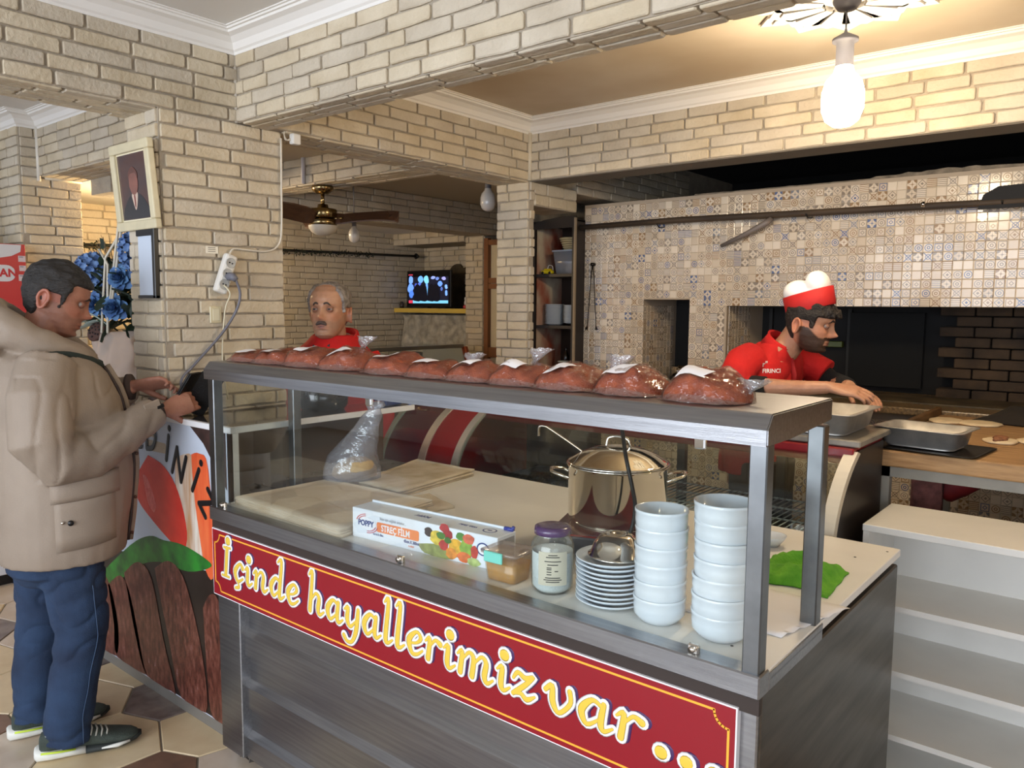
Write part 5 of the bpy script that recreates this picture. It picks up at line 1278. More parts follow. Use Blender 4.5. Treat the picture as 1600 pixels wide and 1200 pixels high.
def skin_mat(name):
    mt, nt, p = new_mat(name); at_ = nt.nodes.new('ShaderNodeAttribute'); at_.attribute_name = 'Col'
    tc = nt.nodes.new('ShaderNodeTexCoord'); n = nt.nodes.new('ShaderNodeTexNoise'); n.inputs['Scale'].default_value = 45; n.inputs['Detail'].default_value = 5
    nt.links.new(tc.outputs['Object'], n.inputs['Vector'])
    mx = nt.nodes.new('ShaderNodeMix'); mx.data_type = 'RGBA'; mx.blend_type = 'MULTIPLY'; mx.inputs[7].default_value = (.80, .70, .66, 1)
    mr = nt.nodes.new('ShaderNodeMapRange'); mr.inputs[1].default_value = .35; mr.inputs[2].default_value = .75; mr.inputs[4].default_value = .6
    nt.links.new(n.outputs['Fac'], mr.inputs[0]); nt.links.new(mr.outputs[0], mx.inputs[0])
    nt.links.new(at_.outputs['Color'], mx.inputs[6]); nt.links.new(mx.outputs[2], p.inputs['Base Color'])
    p.inputs['Roughness'].default_value = .48; p.inputs['Subsurface Weight'].default_value = .12; p.inputs['Subsurface Scale'].default_value = .01
    b = nt.nodes.new('ShaderNodeBump'); b.inputs['Strength'].default_value = .2; b.inputs['Distance'].default_value = .004
    n2 = nt.nodes.new('ShaderNodeTexNoise'); n2.inputs['Scale'].default_value = 160; nt.links.new(tc.outputs['Object'], n2.inputs['Vector'])
    nt.links.new(n2.outputs['Fac'], b.inputs['Height']); nt.links.new(b.outputs[0], p.inputs['Normal'])
    return mt
M['skin'] = skin_mat('skin')
mixc = lambda a, b, t: tuple(p+(q-p)*max(0, min(1, t)) for p, q in zip(a, b))
def face_color(Hinv, base, lip=(150, 78, 70), beard=None, beard_amt=0, lid=None, hairc=None, hairfn=None):
    B, Lp = srgb(base), srgb(lip); Bd = srgb(beard) if beard else None
    rd = srgb((min(255, base[0]+6), int(base[1]*.78), int(base[2]*.74)))
    def fn(co):
        p = Hinv @ co
        if p.z < -.03 or p.z > .25 or abs(p.x) > .12 or abs(p.y) > .16: return B
        c = B
        c = mixc(c, rd, .30*(g2(p.z-.08, .018)*g2(p.x, .02)+g2(abs(p.x)-.045, .022)*g2(p.z-.09, .022)) if p.y > .03 else (.4 if abs(p.x) > .07 else 0))
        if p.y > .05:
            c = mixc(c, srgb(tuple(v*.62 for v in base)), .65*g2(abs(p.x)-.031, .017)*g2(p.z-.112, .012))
            c = mixc(c, Lp, g2(p.x, .024)**2*(g2(p.z-.051, .006)+g2(p.z-.040, .006)))
            c = mixc(c, srgb((60, 24, 22)), .9*g2(p.x, .024)*g2(p.z-.0455, .0018))
        if Bd is not None and p.z < .10:
            edge = .062+.045*min(1, max(0, (.055-p.y)/.06)); side = 1 if p.z < edge else max(0, 1-(p.z-edge)/.008)
            if p.y > .05 and abs(p.x) < .028 and .036 < p.z < .056: side *= .1
            if p.y > .05 and abs(p.x) < .034 and .055 <= p.z < .070: side = 1
            if p.y < -.015: side *= max(0, 1+(p.y+.015)/.02)
            if p.z < -.005: side *= max(0, 1+(p.z+.005)/.02)
            c = mixc(c, Bd, side*beard_amt)
        return c
    return fn
def add_face_bits(body, HM, iris, browc, browr, lid_drop, skin_col, look=0, lid_gap=.5):
    """eyes, lids and brows as children of the body mesh's owner; HM = head matrix"""
    ew = M.setdefault('eye_white', mat('eye_white', (150, 136, 126), .5)); ir = mat('iris', iris, .35)
    lidm = mat('eyelid', skin_col, .5)
    bm_ = mat('brow_hair', browc, .9)
    for s in (-1, 1):
        c = Vector((s*.0310, .0690, .117))
        e = MB(); R_ = .0118
        rings = []
        for i in range(11):
            t = PI*i/10; rings.append([HM @ (c+Vector((R_*math.sin(t)*math.cos(q), R_*math.cos(t), R_*math.sin(t)*math.sin(q)))) for q in [k*2*PI/14 for k in range(14)]])
        e.loft(rings); eo = e.build('eye', ew, body)
        d = MB(); dirv = Vector((look, 1, -.12+lid_drop*.6)).normalized()
        up = Vector((0, 0, 1)); a = dirv.cross(up).normalized(); b = a.cross(dirv)
        d.loft([[HM @ (c+dirv*(R_+dd)+(a*math.cos(q)+b*math.sin(q))*r) for q in [k*2*PI/14 for k in range(14)]] for r, dd in ((.0058, -.0016), (.005, -.0004), (.0012, .0004))]).build('iris', ir, eo)
        # lids: partial shells around the eyeball
        for (t0, t1, nm) in ((lid_drop, 1.75, 'upper_lid'), (-1.6, lid_drop-lid_gap, 'lower_lid')):
            L = MB(); RR = R_+.0014; grid = []
            for i in range(7):
                el = t0+(t1-t0)*i/6; grid.append([HM @ (c+Vector((RR*math.sin(az)*1.12, RR*math.cos(az)*math.cos(el), RR*math.cos(az)*math.sin(el)))) for az in [(-1.25+2.5*k/12) for k in range(13)]])
            L.loft(grid, cap=False, closed=False).build(nm, lidm, body, fixn=False)
        if browr:
            pts = []
            for k in range(7):
                t = k/6; x = s*(.012+.036*t); z = .1365+.006*math.sin(PI*min(1, t*1.15))-.005*t*t
                ang = math.atan2(x, .0866); pp = head_point(z, ang); pts.append(HM @ (Vector((pp.x*1.0, pp.y+.0015, z))))
            MB().tube(pts, [browr*.7, browr, browr, browr*.95, browr*.85, browr*.6, browr*.25], 6, sq=1.0).build('eyebrow', bm_, body)
def folds(o, fn):
    me = o.data; vs = me.vertices; nn = [v.normal.copy() for v in vs]
    for v, n in zip(vs, nn): v.co += n*fn(v.co)
    me.update()
def ell(cx, cy, z, rx, ry, n=36, p=.9):
    return [Vector((cx+rx*math.copysign(abs(math.cos(t))**p, math.cos(t)), cy+ry*math.copysign(abs(math.sin(t))**p, math.sin(t)), z)) for t in [2*PI*k/n for k in range(n)]]
def Rz(d): return Matrix.Rotation(math.radians(d), 4, 'Z')
def Rx(d): return Matrix.Rotation(math.radians(d), 4, 'X')
def Ry(d): return Matrix.Rotation(math.radians(d), 4, 'Y')
T3 = lambda x, y, z: Matrix.Translation((x, y, z))
def hframe(pos, fwd, back):
    """hand matrix: y = finger direction, z = back of hand"""
    y = Vector(fwd).normalized(); z = Vector(back); z = (z-y*z.dot(y)).normalized(); x = y.cross(z)
    return Matrix((x, y, z)).transposed().to_4x4() if False else T3(*pos) @ Matrix(((x.x, y.x, z.x, 0), (x.y, y.y, z.y, 0), (x.z, y.z, z.z, 0), (0, 0, 0, 1)))

# ---- man with phone, in profile (local: +y his forward, +x his right, towards the camera)
man = empty('person', (-2.97, 1.08, 0), -math.atan2(.32, .947), 'man in a beige hooded parka and blue jeans looking at a phone beside the counter', 'person')
HM = T3(.0, .010, 1.512) @ Rx(-19) @ Rz(-4) @ Matrix.Scale(1.05, 4) @ T3(0, .0, -.03)
hb = head_mesh(1.05); mb = MB(); mb.add([HM @ v for v in hb.v], hb.f, True)
mb.tube([(0, -.04, 1.36), (0, -.022, 1.46), (0, .01, 1.56)], [.068, .062, .060], 20)
mb.loft([ell(0, 0, z, rx, ry) for z, rx, ry in ((.80, .15, .11), (1.0, .15, .12), (1.2, .16, .12), (1.34, .17, .11), (1.42, .12, .08), (1.45, .06, .06))])
RW, LW = Vector((.105, .335, 1.200)), Vector((-.055, .268, 1.275))
for sh, el_, wr in (((.17, 0, 1.37), (.25, -.02, 1.09), RW), ((-.17, .0, 1.37), (-.22, .06, 1.12), LW)):
    mb.tube([sh, el_, tuple(wr)], [.05, .045, .027], 14)
for s, yk in ((1, .0), (-1, -.08)):
    mb.tube([(s*.09, -.01, .9), (s*.105, yk+.04, .5), (s*.112, yk-.0, .10)], [.06, .045, .03], 14)
hand_mb(mb, hframe(RW+Vector((-.004, .028, .0)), (-.28, .92, .22), (1, .1, .25)), .95, .9, 1.0, side=1, fc=(.75, .95, 1.05, 1.15))
hand_mb(mb, hframe(LW+Vector((.006, .025, .004)), (.42, .88, .12), (-.6, .1, .8)), .7, .6, .98, side=-1, fc=(.55, .8, .9, 1.0))
sk = face_color(HM.inverted(), (164, 114, 94), beard=(104, 78, 68), beard_amt=.35)
body = remesh(mb, 'body', .0036, M['skin'], man, 2, sk)
add_face_bits(man, HM, (30, 20, 16), (34, 28, 26), .0032, -.42, (140, 92, 76), 0, .03)
def hf1(p, a):
    q = 0
    if p.z > .172-.035*max(0, -p.y/.1): q = 1
    if p.y < .020+.25*(p.z-.10) and p.z > .085+(.0 if p.y < -.03 else 0): q = 1
    if p.y < -.045 and p.z > .035: q = 1
    if abs(p.x) > .062 and -.035 < p.y < .012 and p.z < .128: q = 0
    return q
hm1 = hair_mesh(hf1, .011, .006, 1, 75); hm1.v = [HM @ v for v in hm1.v]
remesh(hm1, 'hair', .004, mat('dark_hair', (26, 23, 21), .7, var=.5, scale=60, bump=.9, bscale=120, stretch=(1, .3, 1), col2=(44, 40, 38)), man, 1)
# parka
pk_ = MB()
TR = [(.700, .018, .232, .200), (.74, .020, .238, .206), (.85, .026, .242, .214), (1.0, .032, .245, .222), (1.12, .030, .245, .220), (1.25, .016, .242, .206), (1.34, .000, .232, .186), (1.39, -.012, .200, .158), (1.425, -.022, .145, .125), (1.45, -.025, .105, .10)]
pk_.loft([ell(0, yc, z, rx, ry) for z, yc, rx, ry in TR])
pk_.tube([(.17, -.005, 1.385), (.235, -.03, 1.27), (.262, -.035, 1.14), (.250, .01, 1.075), (.215, .10, 1.08), (.17, .20, 1.125), (.135, .275, 1.168), (.108, .322, 1.196)], [.088, .100, .098, .094, .086, .074, .064, .058], 22)
pk_.tube([(-.17, 0, 1.385), (-.235, .0, 1.27), (-.25, .04, 1.16), (-.21, .11, 1.14), (-.14, .19, 1.21), (-.07, .25, 1.265)], [.088, .098, .092, .085, .070, .056], 22)
pk_.tube(smooth([(.050, .135, 1.375), (.100, .075, 1.405), (.130, -.03, 1.445), (.10, -.125, 1.505), (0, -.165, 1.545), (-.10, -.125, 1.52), (-.135, -.03, 1.46), (-.105, .075, 1.41), (-.055, .135, 1.375)]), [.03, .034, .038, .041, .043, .045, .046, .048, .05, .052, .054, .056, .057, .058, .059, .06, .06, .06, .061, .062, .062, .062, .062, .061, .06, .06, .06, .059, .058, .057, .056, .054, .052, .05, .048, .046, .045, .043, .041, .038, .034][:41], 16)
pk_.loft([ell(0, yc, z, rx, ry) for z, yc, rx, ry in ((1.40, -.15, .13, .05), (1.50, -.185, .14, .058), (1.56, -.19, .12, .05), (1.60, -.18, .08, .03))])
def parka_fold(p):
    f = .005*noise.noise(Vector((p.x*7, p.y*9, p.z*5)))+.0022*noise.noise(Vector((p.x*20, p.y*22, p.z*12)))
    if abs(p.x) > .09 and 1.0 < p.z < 1.35 and p.y > -.1:       # sleeve creases near the elbow and forearm
        r = 1-abs(noise.noise(Vector((p.x*3, p.y*11-p.z*4, p.z*3+p.y*5))))*2.4; f += -.006*max(0, r)**4
    if p.z > 1.4: f += .007*noise.noise(Vector((p.x*14, p.y*14, p.z*24)))
    if .66 < p.z < .70: f += -.002*math.cos((p.z-.68)*150)
    return f
jm = mat('beige_parka', (152, 137, 121), .62, var=.07, scale=4, bump=.12, bscale=220, col2=(138, 123, 108))
jk = remesh(pk_, 'parka', .007, jm, man, 3); folds(jk, parka_fold)
def surf(y, z, out=0, side=1):
    yc, rx, ry = interp(TR, z); u = max(-1, min(1, (y-yc)/ry)); x = (rx+out)*max(0, 1-abs(u)**(2/.9))**(.45)
    return Vector((side*x, y, z))
def patch(name, y0, y1, zt, zb_, mt, out=.006, droop=0, n=8, parent=man):
    vs = []; fs = []
    for i in range(n+1):
        for j in range(5):
            y = y0+(y1-y0)*i/n; z = zt+(zb_-zt)*j/4+droop*(i/n)
            r_ = .4 if (i in (0, n) or j == 4) else 1
            vs.append(surf(y, z, out*r_+ .003)); vs.append(surf(y, z, -.012))
    I = lambda i, j, k: 2*(i*5+j)+k
    for i in range(n):
        for j in range(4): fs += [(I(i, j, 0), I(i+1, j, 0), I(i+1, j+1, 0), I(i, j+1, 0)), (I(i, j+1, 1), I(i+1, j+1, 1), I(i+1, j, 1), I(i, j, 1))]
    for i in range(n): fs += [(I(i, 0, 0), I(i, 0, 1), I(i+1, 0, 1), I(i+1, 0, 0)), (I(i, 4, 0), I(i+1, 4, 0), I(i+1, 4, 1), I(i, 4, 1))]
    for j in range(4): fs += [(I(0, j, 0), I(0, j+1, 0), I(0, j+1, 1), I(0, j, 1)), (I(n, j, 0), I(n, j, 1), I(n, j+1, 1), I(n, j+1, 0))]
    return mkobj(name, vs, fs, mt, parent, True)
patch('pocket', -.01, .175, .945, .76, jm, .004, .012)
pf = patch('pocket_flap', -.02, .19, 1.005, .925, jm, .013, .014)
c0 = surf(.035, .86, .009); MB().tube([c0, c0+Vector((.006, 0, 0))], .009, 14).build('dark_button', M['black'], man)
c0 = surf(.012, .863, .009); MB().tube([c0, c0+Vector((.005, 0, 0))], .005, 10).build('snap_button', M['chrome'], man)
def front_line(x, out, z0, z1, n=16):
    o = []
    for i in range(n+1):
        z = z0+(z1-z0)*i/n; yc, rx, ry = interp(TR, z); o.append(Vector((x+.02*math.sin(i*.5)*.2, yc+(ry+out)*max(0, 1-abs(x/rx)**(2/.9))**.45, z)))
    return o
MB().tube(front_line(.075, .003, .73, 1.36), .0055, 8).build('front_zip', mat('dark_zip', (52, 38, 34), .6), man)
MB().tube(front_line(.030, .004, .72, 1.36), .016, 10, sq=.6).build('storm_flap', jm, man)
for z in (.75, .88, 1.04, 1.20):
    c0 = front_line(.055, .010, z, z+.01, 1)[0]; MB().tube([c0, c0+Vector((.004, .004, 0))], .006, 10).build('snap_button', mat('bronze_snap', (92, 70, 60), .4, .6), man)
MB().tube(smooth([(.06, .165, 1.36), (.118, .105, 1.392), (.160, .02, 1.415), (.160, -.06, 1.425)]), [.006, .012, .014, .016, .017, .018, .018, .018, .018, .017, .016, .016, .014, .012, .010, .008], 10, sq=.9).build('collar_lining', mat('dark_green_lining', (36, 46, 42), .8), man)
MB().tube(smooth([(-.06, .165, 1.36), (-.118, .105, 1.392), (-.155, .02, 1.415)]), .014, 10).build('collar_lining', bpy.data.materials['dark_green_lining'], man)
# cuffs with tabs
def cuff(c, d, r, name='cuff_lining'):
    c, d = Vector(c), Vector(d).normalized(); MB().tube([c, c+d*.014], [r, r*.96], 20).build(name, mat('dark_cuff', (62, 48, 44), .8), man)
cuff(RW+Vector((.003, -.015, -.003)), (-.3, .9, .3), .051); cuff(LW+Vector((-.010, -.012, -.005)), (.42, .88, .12), .050)
tb = MB().box(-.004, .004, -.030, .030, -.016, .016, .003).build('cuff_tab', jm, man); tb.matrix_local = T3(.165, .305, 1.222) @ Rz(20) @ Rx(18)
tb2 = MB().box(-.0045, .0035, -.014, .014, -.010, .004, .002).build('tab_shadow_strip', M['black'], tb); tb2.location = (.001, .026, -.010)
# jeans
jn = MB()
jn.loft([ell(0, -.01, z, rx, ry) for z, rx, ry in ((.60, .10, .10), (.66, .185, .15), (.80, .195, .155), (.95, .18, .14))])
jn.tube([(.095, .020, .76), (.105, .045, .60), (.112, .060, .44), (.114, .030, .28), (.114, .006, .15), (.112, .004, .055)], [.112, .100, .086, .080, .078, .080], 24)
jn.tube([(-.095, -.03, .76), (-.102, -.045, .60), (-.108, -.055, .44), (-.110, -.075, .28), (-.110, -.088, .15), (-.108, -.090, .062)], [.112, .100, .086, .080, .078, .080], 24)
jmesh = remesh(jn, 'jeans', .006, mat('blue_denim', (40, 62, 92), .9, var=.35, scale=7, bump=.3, bscale=300, col2=(24, 38, 62)), man, 2)
def jf(p):
    f = .005*noise.noise(Vector((p.x*8, p.y*8, p.z*10)))
    r = 1-abs(noise.noise(Vector((p.x*5+3, p.y*7+p.z*5, p.z*11-p.y*6))))*2; k = g2(p.z-.45, .12)+g2(p.z-.10, .07)+g2(p.z-.64, .08)
    return f-.009*k*max(0, r)**3+.006*k*noise.noise(Vector((p.x*6, p.y*9, p.z*26)))
folds(jmesh, jf)
sm_ = []
for i in range(26):
    z = .62-.56*i/25; cxy = interp([(.055, .112, .004, .080), (.15, .114, .006, .078), (.28, .114, .030, .080), (.44, .112, .060, .086), (.60, .105, .045, .100), (.76, .095, .02, .112)], z)
    sm_.append((cxy[0]+cxy[2]*.90, cxy[1]+cxy[2]*.50+.0, z))
MB().tube(sm_, .0013, 5).build('side_seam', mat('seam_thread', (66, 88, 118), .8), man)
# shoes
def shoe(parent, ox, oy, ang):
    st = empty('shoe', (ox, oy, 0), ang); st.parent = parent
    def ring(y, w_, zb2, zt, c=0, n=20): return [Vector((c+w_*math.copysign(abs(math.cos(t))**.75, math.cos(t)), y, (zb2+zt)/2+(zt-zb2)/2*math.copysign(abs(math.sin(t))**.8, math.sin(t)))) for t in [2*PI*k/n for k in range(n)]]
    up = [(-.092, .018, .035, .075), (-.086, .030, .028, .092), (-.06, .036, .026, .098), (-.02, .037, .026, .098), (.02, .039, .026, .094), (.06, .043, .024, .084), (.11, .048, .022, .066), (.16, .049, .020, .052), (.195, .040, .020, .044), (.213, .022, .022, .038), (.218, .008, .026, .034)]
    MB().loft([ring(*r) for r in up]).build('upper', mat('green_mesh_fabric', (66, 76, 68), .75, bump=.5, bscale=260, var=.2, scale=30), st)
    so = [(-.108, .022, .010, .042), (-.100, .036, .002, .046), (-.05, .042, .001, .040), (.0, .041, .001, .036), (.05, .045, .001, .033)]
    MB().loft([ring(*r) for r in so]).build('sole', mat('white_sole', (220, 220, 212), .5), st)
    MB().loft([ring(*r) for r in [(.05, .045, .0, .030), (.11, .051, .001, .030), (.17, .049, .004, .030), (.21, .032, .012, .032), (.228, .012, .018, .032)]]).build('sole_front', mat('dark_sole', (40, 44, 42), .7), st)
    MB().tube([(.044, -.085, .040), (.047, -.03, .036), (.046, .02, .034)], .004, 6).build('lime_line', mat('lime_line', (196, 220, 60), .5), st)
    MB().tube([(.048, .10, .018), (.052, .15, .020), (.045, .19, .024)], [.003, .008, .004], 6).build('white_flash', bpy.data.materials['white_sole'], st)
    MB().tube([(.038, .0, .055), (.041, .035, .088)], .0028, 6).build('lime_stripe', bpy.data.materials['lime_line'], st)
    MB().loft([[Vector((x*1.0, y+.02, z)) for x, y, z in ((-.022, 0, .09), (.022, 0, .09), (.024, .008, .09), (-.024, .008, .09))], [Vector((x, .012+y*.8, .135)) for x, y in ((-.024, 0), (.024, 0), (.022, .008), (-.022, .008))]]).build('tongue', mat('dark_tongue', (60, 62, 54), .8), st)
    MB().tube([(.036, -.07, .096), (.041, -.03, .098), (.037, .0, .104), (.028, .02, .122)], .003, 6).build('collar_piping', mat('grey_piping', (150, 154, 150), .6), st)
    for i in range(6):
        y = .035+.016*i; z = .094-.006*i
        MB().tube([(.040, y, z-.012), (.02, y+.005, z+.004), (-.02, y-.003, z+.004), (-.04, y, z-.012)], .0032, 5).build('lace', bpy.data.materials.get('grey_lace') or mat('grey_lace', (170, 168, 156), .8), st)
shoe(man, .110, .005, -.10); shoe(man, -.108, -.078, .05)
for o in list(man.children):
    pass
# phone in a black flip case, held: its own thing
ph = empty('phone', (0, 0, 0), 0, 'mobile phone in an open black flip case held by the man in the parka', 'phone')
ph.matrix_world = man.matrix_basis @ T3(.055, .430, 1.262) @ Rz(-38) @ Rx(-33)
ph.matrix_basis = ph.matrix_world
MB().box(-.038, .038, -.005, .005, -.078, .078, .004).build('phone_body', M['black'], ph)
MB().box(-.034, .034, -.0062, -.0048, -.070, .072, .001).build('screen', mat('phone_screen', (30, 36, 52), .05, coat=.6), ph)
fl = MB().box(0, .088, -.002, .002, -.086, .086, .002).build('case_flap', mat('black_leather', (14, 13, 14), .45, bump=.3, bscale=200), ph); fl.matrix_local = T3(-.030, .010, .004) @ Rz(125)
MB().box(-.042, .040, .005, .009, -.082, .082, .003).build('case_back', bpy.data.materials['black_leather'], ph)

# ---- grey haired man behind the counter
om = empty('person', (-2.955, 2.285, 0), math.radians(200), 'grey-haired man with a moustache, in a red jacket, standing behind the counter', 'person')
# local +y = facing towards the camera side (world -y)
HM = T3(-.002, .030, 1.450) @ Rz(12) @ Rx(3) @ Matrix.Scale(1.11, 4) @ T3(0, 0, -.02)
hb = head_mesh(1.1); mb = MB(); mb.add([HM @ v for v in hb.v], hb.f, True)
mb.tube([(0, -.03, 1.30), (0, -.01, 1.40), (0, .0, 1.50)], [.07, .062, .060], 20)
mb.loft([ell(0, 0, z, rx, ry) for z, rx, ry in ((.80, .14, .10), (1.0, .15, .12), (1.2, .17, .12), (1.30, .17, .10), (1.36, .12, .08), (1.40, .06, .06))])
for s in (-1, 1):
    mb.tube([(s*.17, 0, 1.30), (s*.22, -.02, 1.06), (s*.19, .12, .92)], [.05, .042, .028], 12)
    hand_mb(mb, hframe((s*.185, .15, .905), (-s*.3, .9, -.2), (s*.3, .2, 1)), .5, .5, 1, side=-s)
    mb.tube([(s*.08, 0, .9), (s*.09, .01, .5), (s*.09, -.02, .0)], [.085, .06, .045], 12)
sk = face_color(HM.inverted(), (186, 140, 110), lip=(150, 92, 80), beard=(146, 122, 106), beard_amt=.4)
remesh(mb, 'body', .004, M['skin'], om, 2, sk)
add_face_bits(om, HM, (24, 16, 12), (74, 64, 58), .0044, .22, (150, 106, 86), .1, .55)
def hf2(p, a):
    q = 0
    if p.z > .196-.02*max(0, -p.y/.05) and p.y < .035: q = .45
    if p.y < .028+.30*(p.z-.12) and p.z > .105 and abs(p.x) > .045: q = 1
    if p.y < -.02 and p.z > .15: q = .8
    if p.y < -.045 and p.z > .035: q = 1
    if abs(p.x) > .062 and -.035 < p.y < .012 and p.z < .128: q = 0
    return q
hm2 = hair_mesh(hf2, .010, .004, 4, 70); hm2.v = [HM @ v for v in hm2.v]
remesh(hm2, 'hair', .004, mat('grey_hair', (168, 160, 152), .7, var=.5, scale=40, bump=.8, bscale=120, col2=(96, 88, 82)), om, 1)
ms = []
for k in range(13):
    t = -1+k/6; x = .031*t; ang = math.atan2(x, .086); pp = head_point(.060-.007*t*t, ang); ms.append(HM @ Vector((pp.x, pp.y+.003, .062-.010*t*t)))
MB().tube(ms, [.003, .006, .0075, .0085, .009, .009, .008, .009, .009, .0085, .0075, .006, .003], 8).build('moustache', mat('moustache_hair', (84, 70, 64), .9, bump=.8, bscale=160), om)
jr_ = MB()
TR2 = [(.80, 0, .21, .14), (1.0, .01, .225, .155), (1.18, .01, .235, .15), (1.31, .0, .23, .13), (1.365, -.01, .195, .115), (1.405, -.016, .140, .10), (1.44, -.018, .105, .085)]
jr_.loft([ell(0, yc, z, rx, ry) for z, yc, rx, ry in TR2])
for s in (-1, 1): jr_.tube([(s*.16, -.01, 1.345), (s*.225, -.02, 1.22), (s*.235, -.02, 1.08), (s*.21, .06, .96), (s*.195, .11, .93)], [.075, .075, .068, .06, .052], 18)
rj = remesh(jr_, 'red_jacket', .006, M['red_cloth'], om, 2); folds(rj, lambda p: .005*noise.noise(Vector((p.x*8, p.y*9, p.z*6))))
# stand-up collar halves, open at the front, with grey shirt collar inside
def collar(name, r0, r1, z0, z1, a0, a1, mt, parent, th=.010, cy=-.005, zf=0, n=18, sy=.9):
    rings = []
    for i in range(n+1):
        a = a0+(a1-a0)*i/n; c, s = math.sin(a), math.cos(a); k = (1+math.cos(a))/2
        rings.append([Vector((r*c, cy+r*s*sy, z)) for r, z in ((r0, z0-.06*k*0), (r1, z1-zf*k), (r1+th, z1-zf*k), (r0+th, z0))])
    mbx = MB().loft(rings); return mbx.build(name, mt, parent)
collar('red_collar', .122, .104, 1.375, 1.475, .62, 2*PI-.62, M['red_cloth'], om, .012, -.016, .07)
collar('shirt_collar', .098, .080, 1.365, 1.452, .22, 2*PI-.22, mat('grey_shirt', (150, 142, 136), .8), om, .006, -.006, .055)
MB().prism([(-.06, 1.32), (.055, 1.32), (.045, 1.40), (.0, 1.375), (-.04, 1.405)], .072, .090, 'y').build('shirt_front', mat('charcoal_shirt', (60, 58, 62), .8), om)
tr_ = MB(); tr_.loft([ell(0, 0, z, rx, ry) for z, rx, ry in ((.72, .10, .1), (.80, .17, .13), (.98, .17, .125))])
for s in (-1, 1): tr_.tube([(s*.09, 0, .82), (s*.1, .01, .45), (s*.1, -.01, .03)], [.1, .08, .07], 18)
remesh(tr_, 'trousers', .008, mat('dark_trousers', (40, 40, 46), .9), om, 2)
for s in (-1, 1): MB().loft([[Vector((s*.1+w_*math.cos(t), y, max(0, zc+h*math.sin(t)))) for t in [2*PI*k/14 for k in range(14)]] for y, w_, zc, h in ((-.08, .02, .04, .04), (-.06, .035, .045, .045), (.05, .042, .035, .035), (.14, .045, .025, .025), (.19, .02, .015, .015))]).build('shoe', M['black'], om)

# ---- baker
bk = empty('person', (-1.30, 3.36, 0), 0, 'young baker in a red polo shirt and red and white hat leaning over a tray', 'person')
FW = math.radians(-98)                       # torso faces +x, a little towards the camera
bk.rotation_euler = (0, 0, FW)
# local: +y forward (world +x), +x right (towards the camera)
HM = T3(.015, .165, 1.430) @ Rz(14) @ Rx(-12) @ Ry(2) @ T3(0, 0, -.02)
hb = head_mesh(1.25); mb = MB(); mb.add([HM @ v for v in hb.v], hb.f, True)
mb.tube([(0, .04, 1.37), (0, .09, 1.43), (0, .14, 1.50)], [.064, .057, .058], 20)
mb.loft([ell(0, yc, z, rx, ry) for z, yc, rx, ry in ((.80, -.06, .13, .10), (1.0, -.05, .14, .105), (1.2, -.02, .155, .105), (1.34, .01, .165, .10), (1.40, .03, .11, .075), (1.44, .05, .06, .06))])
BR_, BL_ = Vector((.205, .215, 1.268)), Vector((-.045, .335, 1.262))
for s, el_, wr in ((1, (.245, .025, 1.262), BR_+Vector((.0, .06, 0))), (-1, (-.21, .17, 1.26), BL_)):
    mb.tube([(s*.165, .0, 1.365), el_, tuple(wr)], [.048, .040, .026], 14)
mb.tube([tuple(BR_+Vector((.02, -.09, -.01))), tuple(BR_+Vector((-.0, .06, 0))), tuple(BR_+Vector((-.03, .13, .006)))], [.036, .030, .025], 12)
hand_mb(mb, hframe(BR_+Vector((-.035, .15, .008)), (-.22, .96, -.12), (.35, .1, .93)), .35, .3, 1.0, side=-1, fc=(.25, .35, .45, .5))
hand_mb(mb, hframe(BL_+Vector((.012, .025, -.008)), (.35, .85, -.25), (0, .2, 1)), .45, .3, 1.0, side=1)
for s in (-1, 1): mb.tube([(s*.08, -.02, .9), (s*.09, .0, .5), (s*.09, -.03, .0)], [.08, .055, .04], 12)
sk = face_color(HM.inverted(), (188, 138, 108), lip=(150, 94, 80), beard=(36, 24, 18), beard_amt=.93)
remesh(mb, 'body', .0038, M['skin'], bk, 2, sk)
add_face_bits(bk, HM, (28, 18, 14), (26, 18, 14), .0036, -.12, (150, 106, 84), 0, .32)
def hf3(p, a):
    q = 0
    if p.z > .150 and p.y > .03: q = 1.0
    if p.y < .030+.2*(p.z-.12) and p.z > .10: q = 1
    if p.y < -.045 and p.z > .035: q = .8
    if abs(p.x) > .062 and -.035 < p.y < .012 and p.z < .128: q = 0
    return q
hm3 = hair_mesh(hf3, .010, .007, 7, 60); hm3.v = [HM @ v for v in hm3.v]
RQ = random.Random(2)
for i in range(26):
    a = RQ.uniform(-.75, .75); pp = head_point(.162+RQ.uniform(-.006, .012), a); hm3.tube([HM @ pp, HM @ (pp+Vector((0, .016, .008))), HM @ (pp+Vector((RQ.uniform(-.01, .01), .024, -.006)))], [.010, .011, .006], 7)
remesh(hm3, 'hair', .004, mat('black_curly_hair', (28, 21, 17), .7, bump=.9, bscale=100), bk, 1)
sh = MB()
TR3 = [(.86, -.07, .17, .13), (1.0, -.06, .18, .14), (1.15, -.045, .19, .145), (1.28, -.02, .195, .138), (1.35, -.005, .18, .122), (1.40, .015, .13, .098), (1.435, .03, .082, .076)]
sh.loft([ell(0, yc, z, rx, ry) for z, yc, rx, ry in TR3])
sh.tube([(.13, -.005, 1.365), (.20, -.015, 1.345), (.242, -.015, 1.305), (.255, -.01, 1.268)], [.075, .076, .075, .080], 20)
sh.tube([(-.13, .0, 1.365), (-.185, .05, 1.345), (-.21, .10, 1.315), (-.215, .15, 1.29)], [.074, .07, .068, .068], 20)
polo = remesh(sh, 'polo_shirt', .006, M['red_cloth'], bk, 2)
folds(polo, lambda p: .005*noise.noise(Vector((p.x*7, p.y*8, p.z*6)))-.007*max(0, 1-abs(noise.noise(Vector((p.x*5+p.z*6, p.y*6, p.z*4))))*2.4)**4)
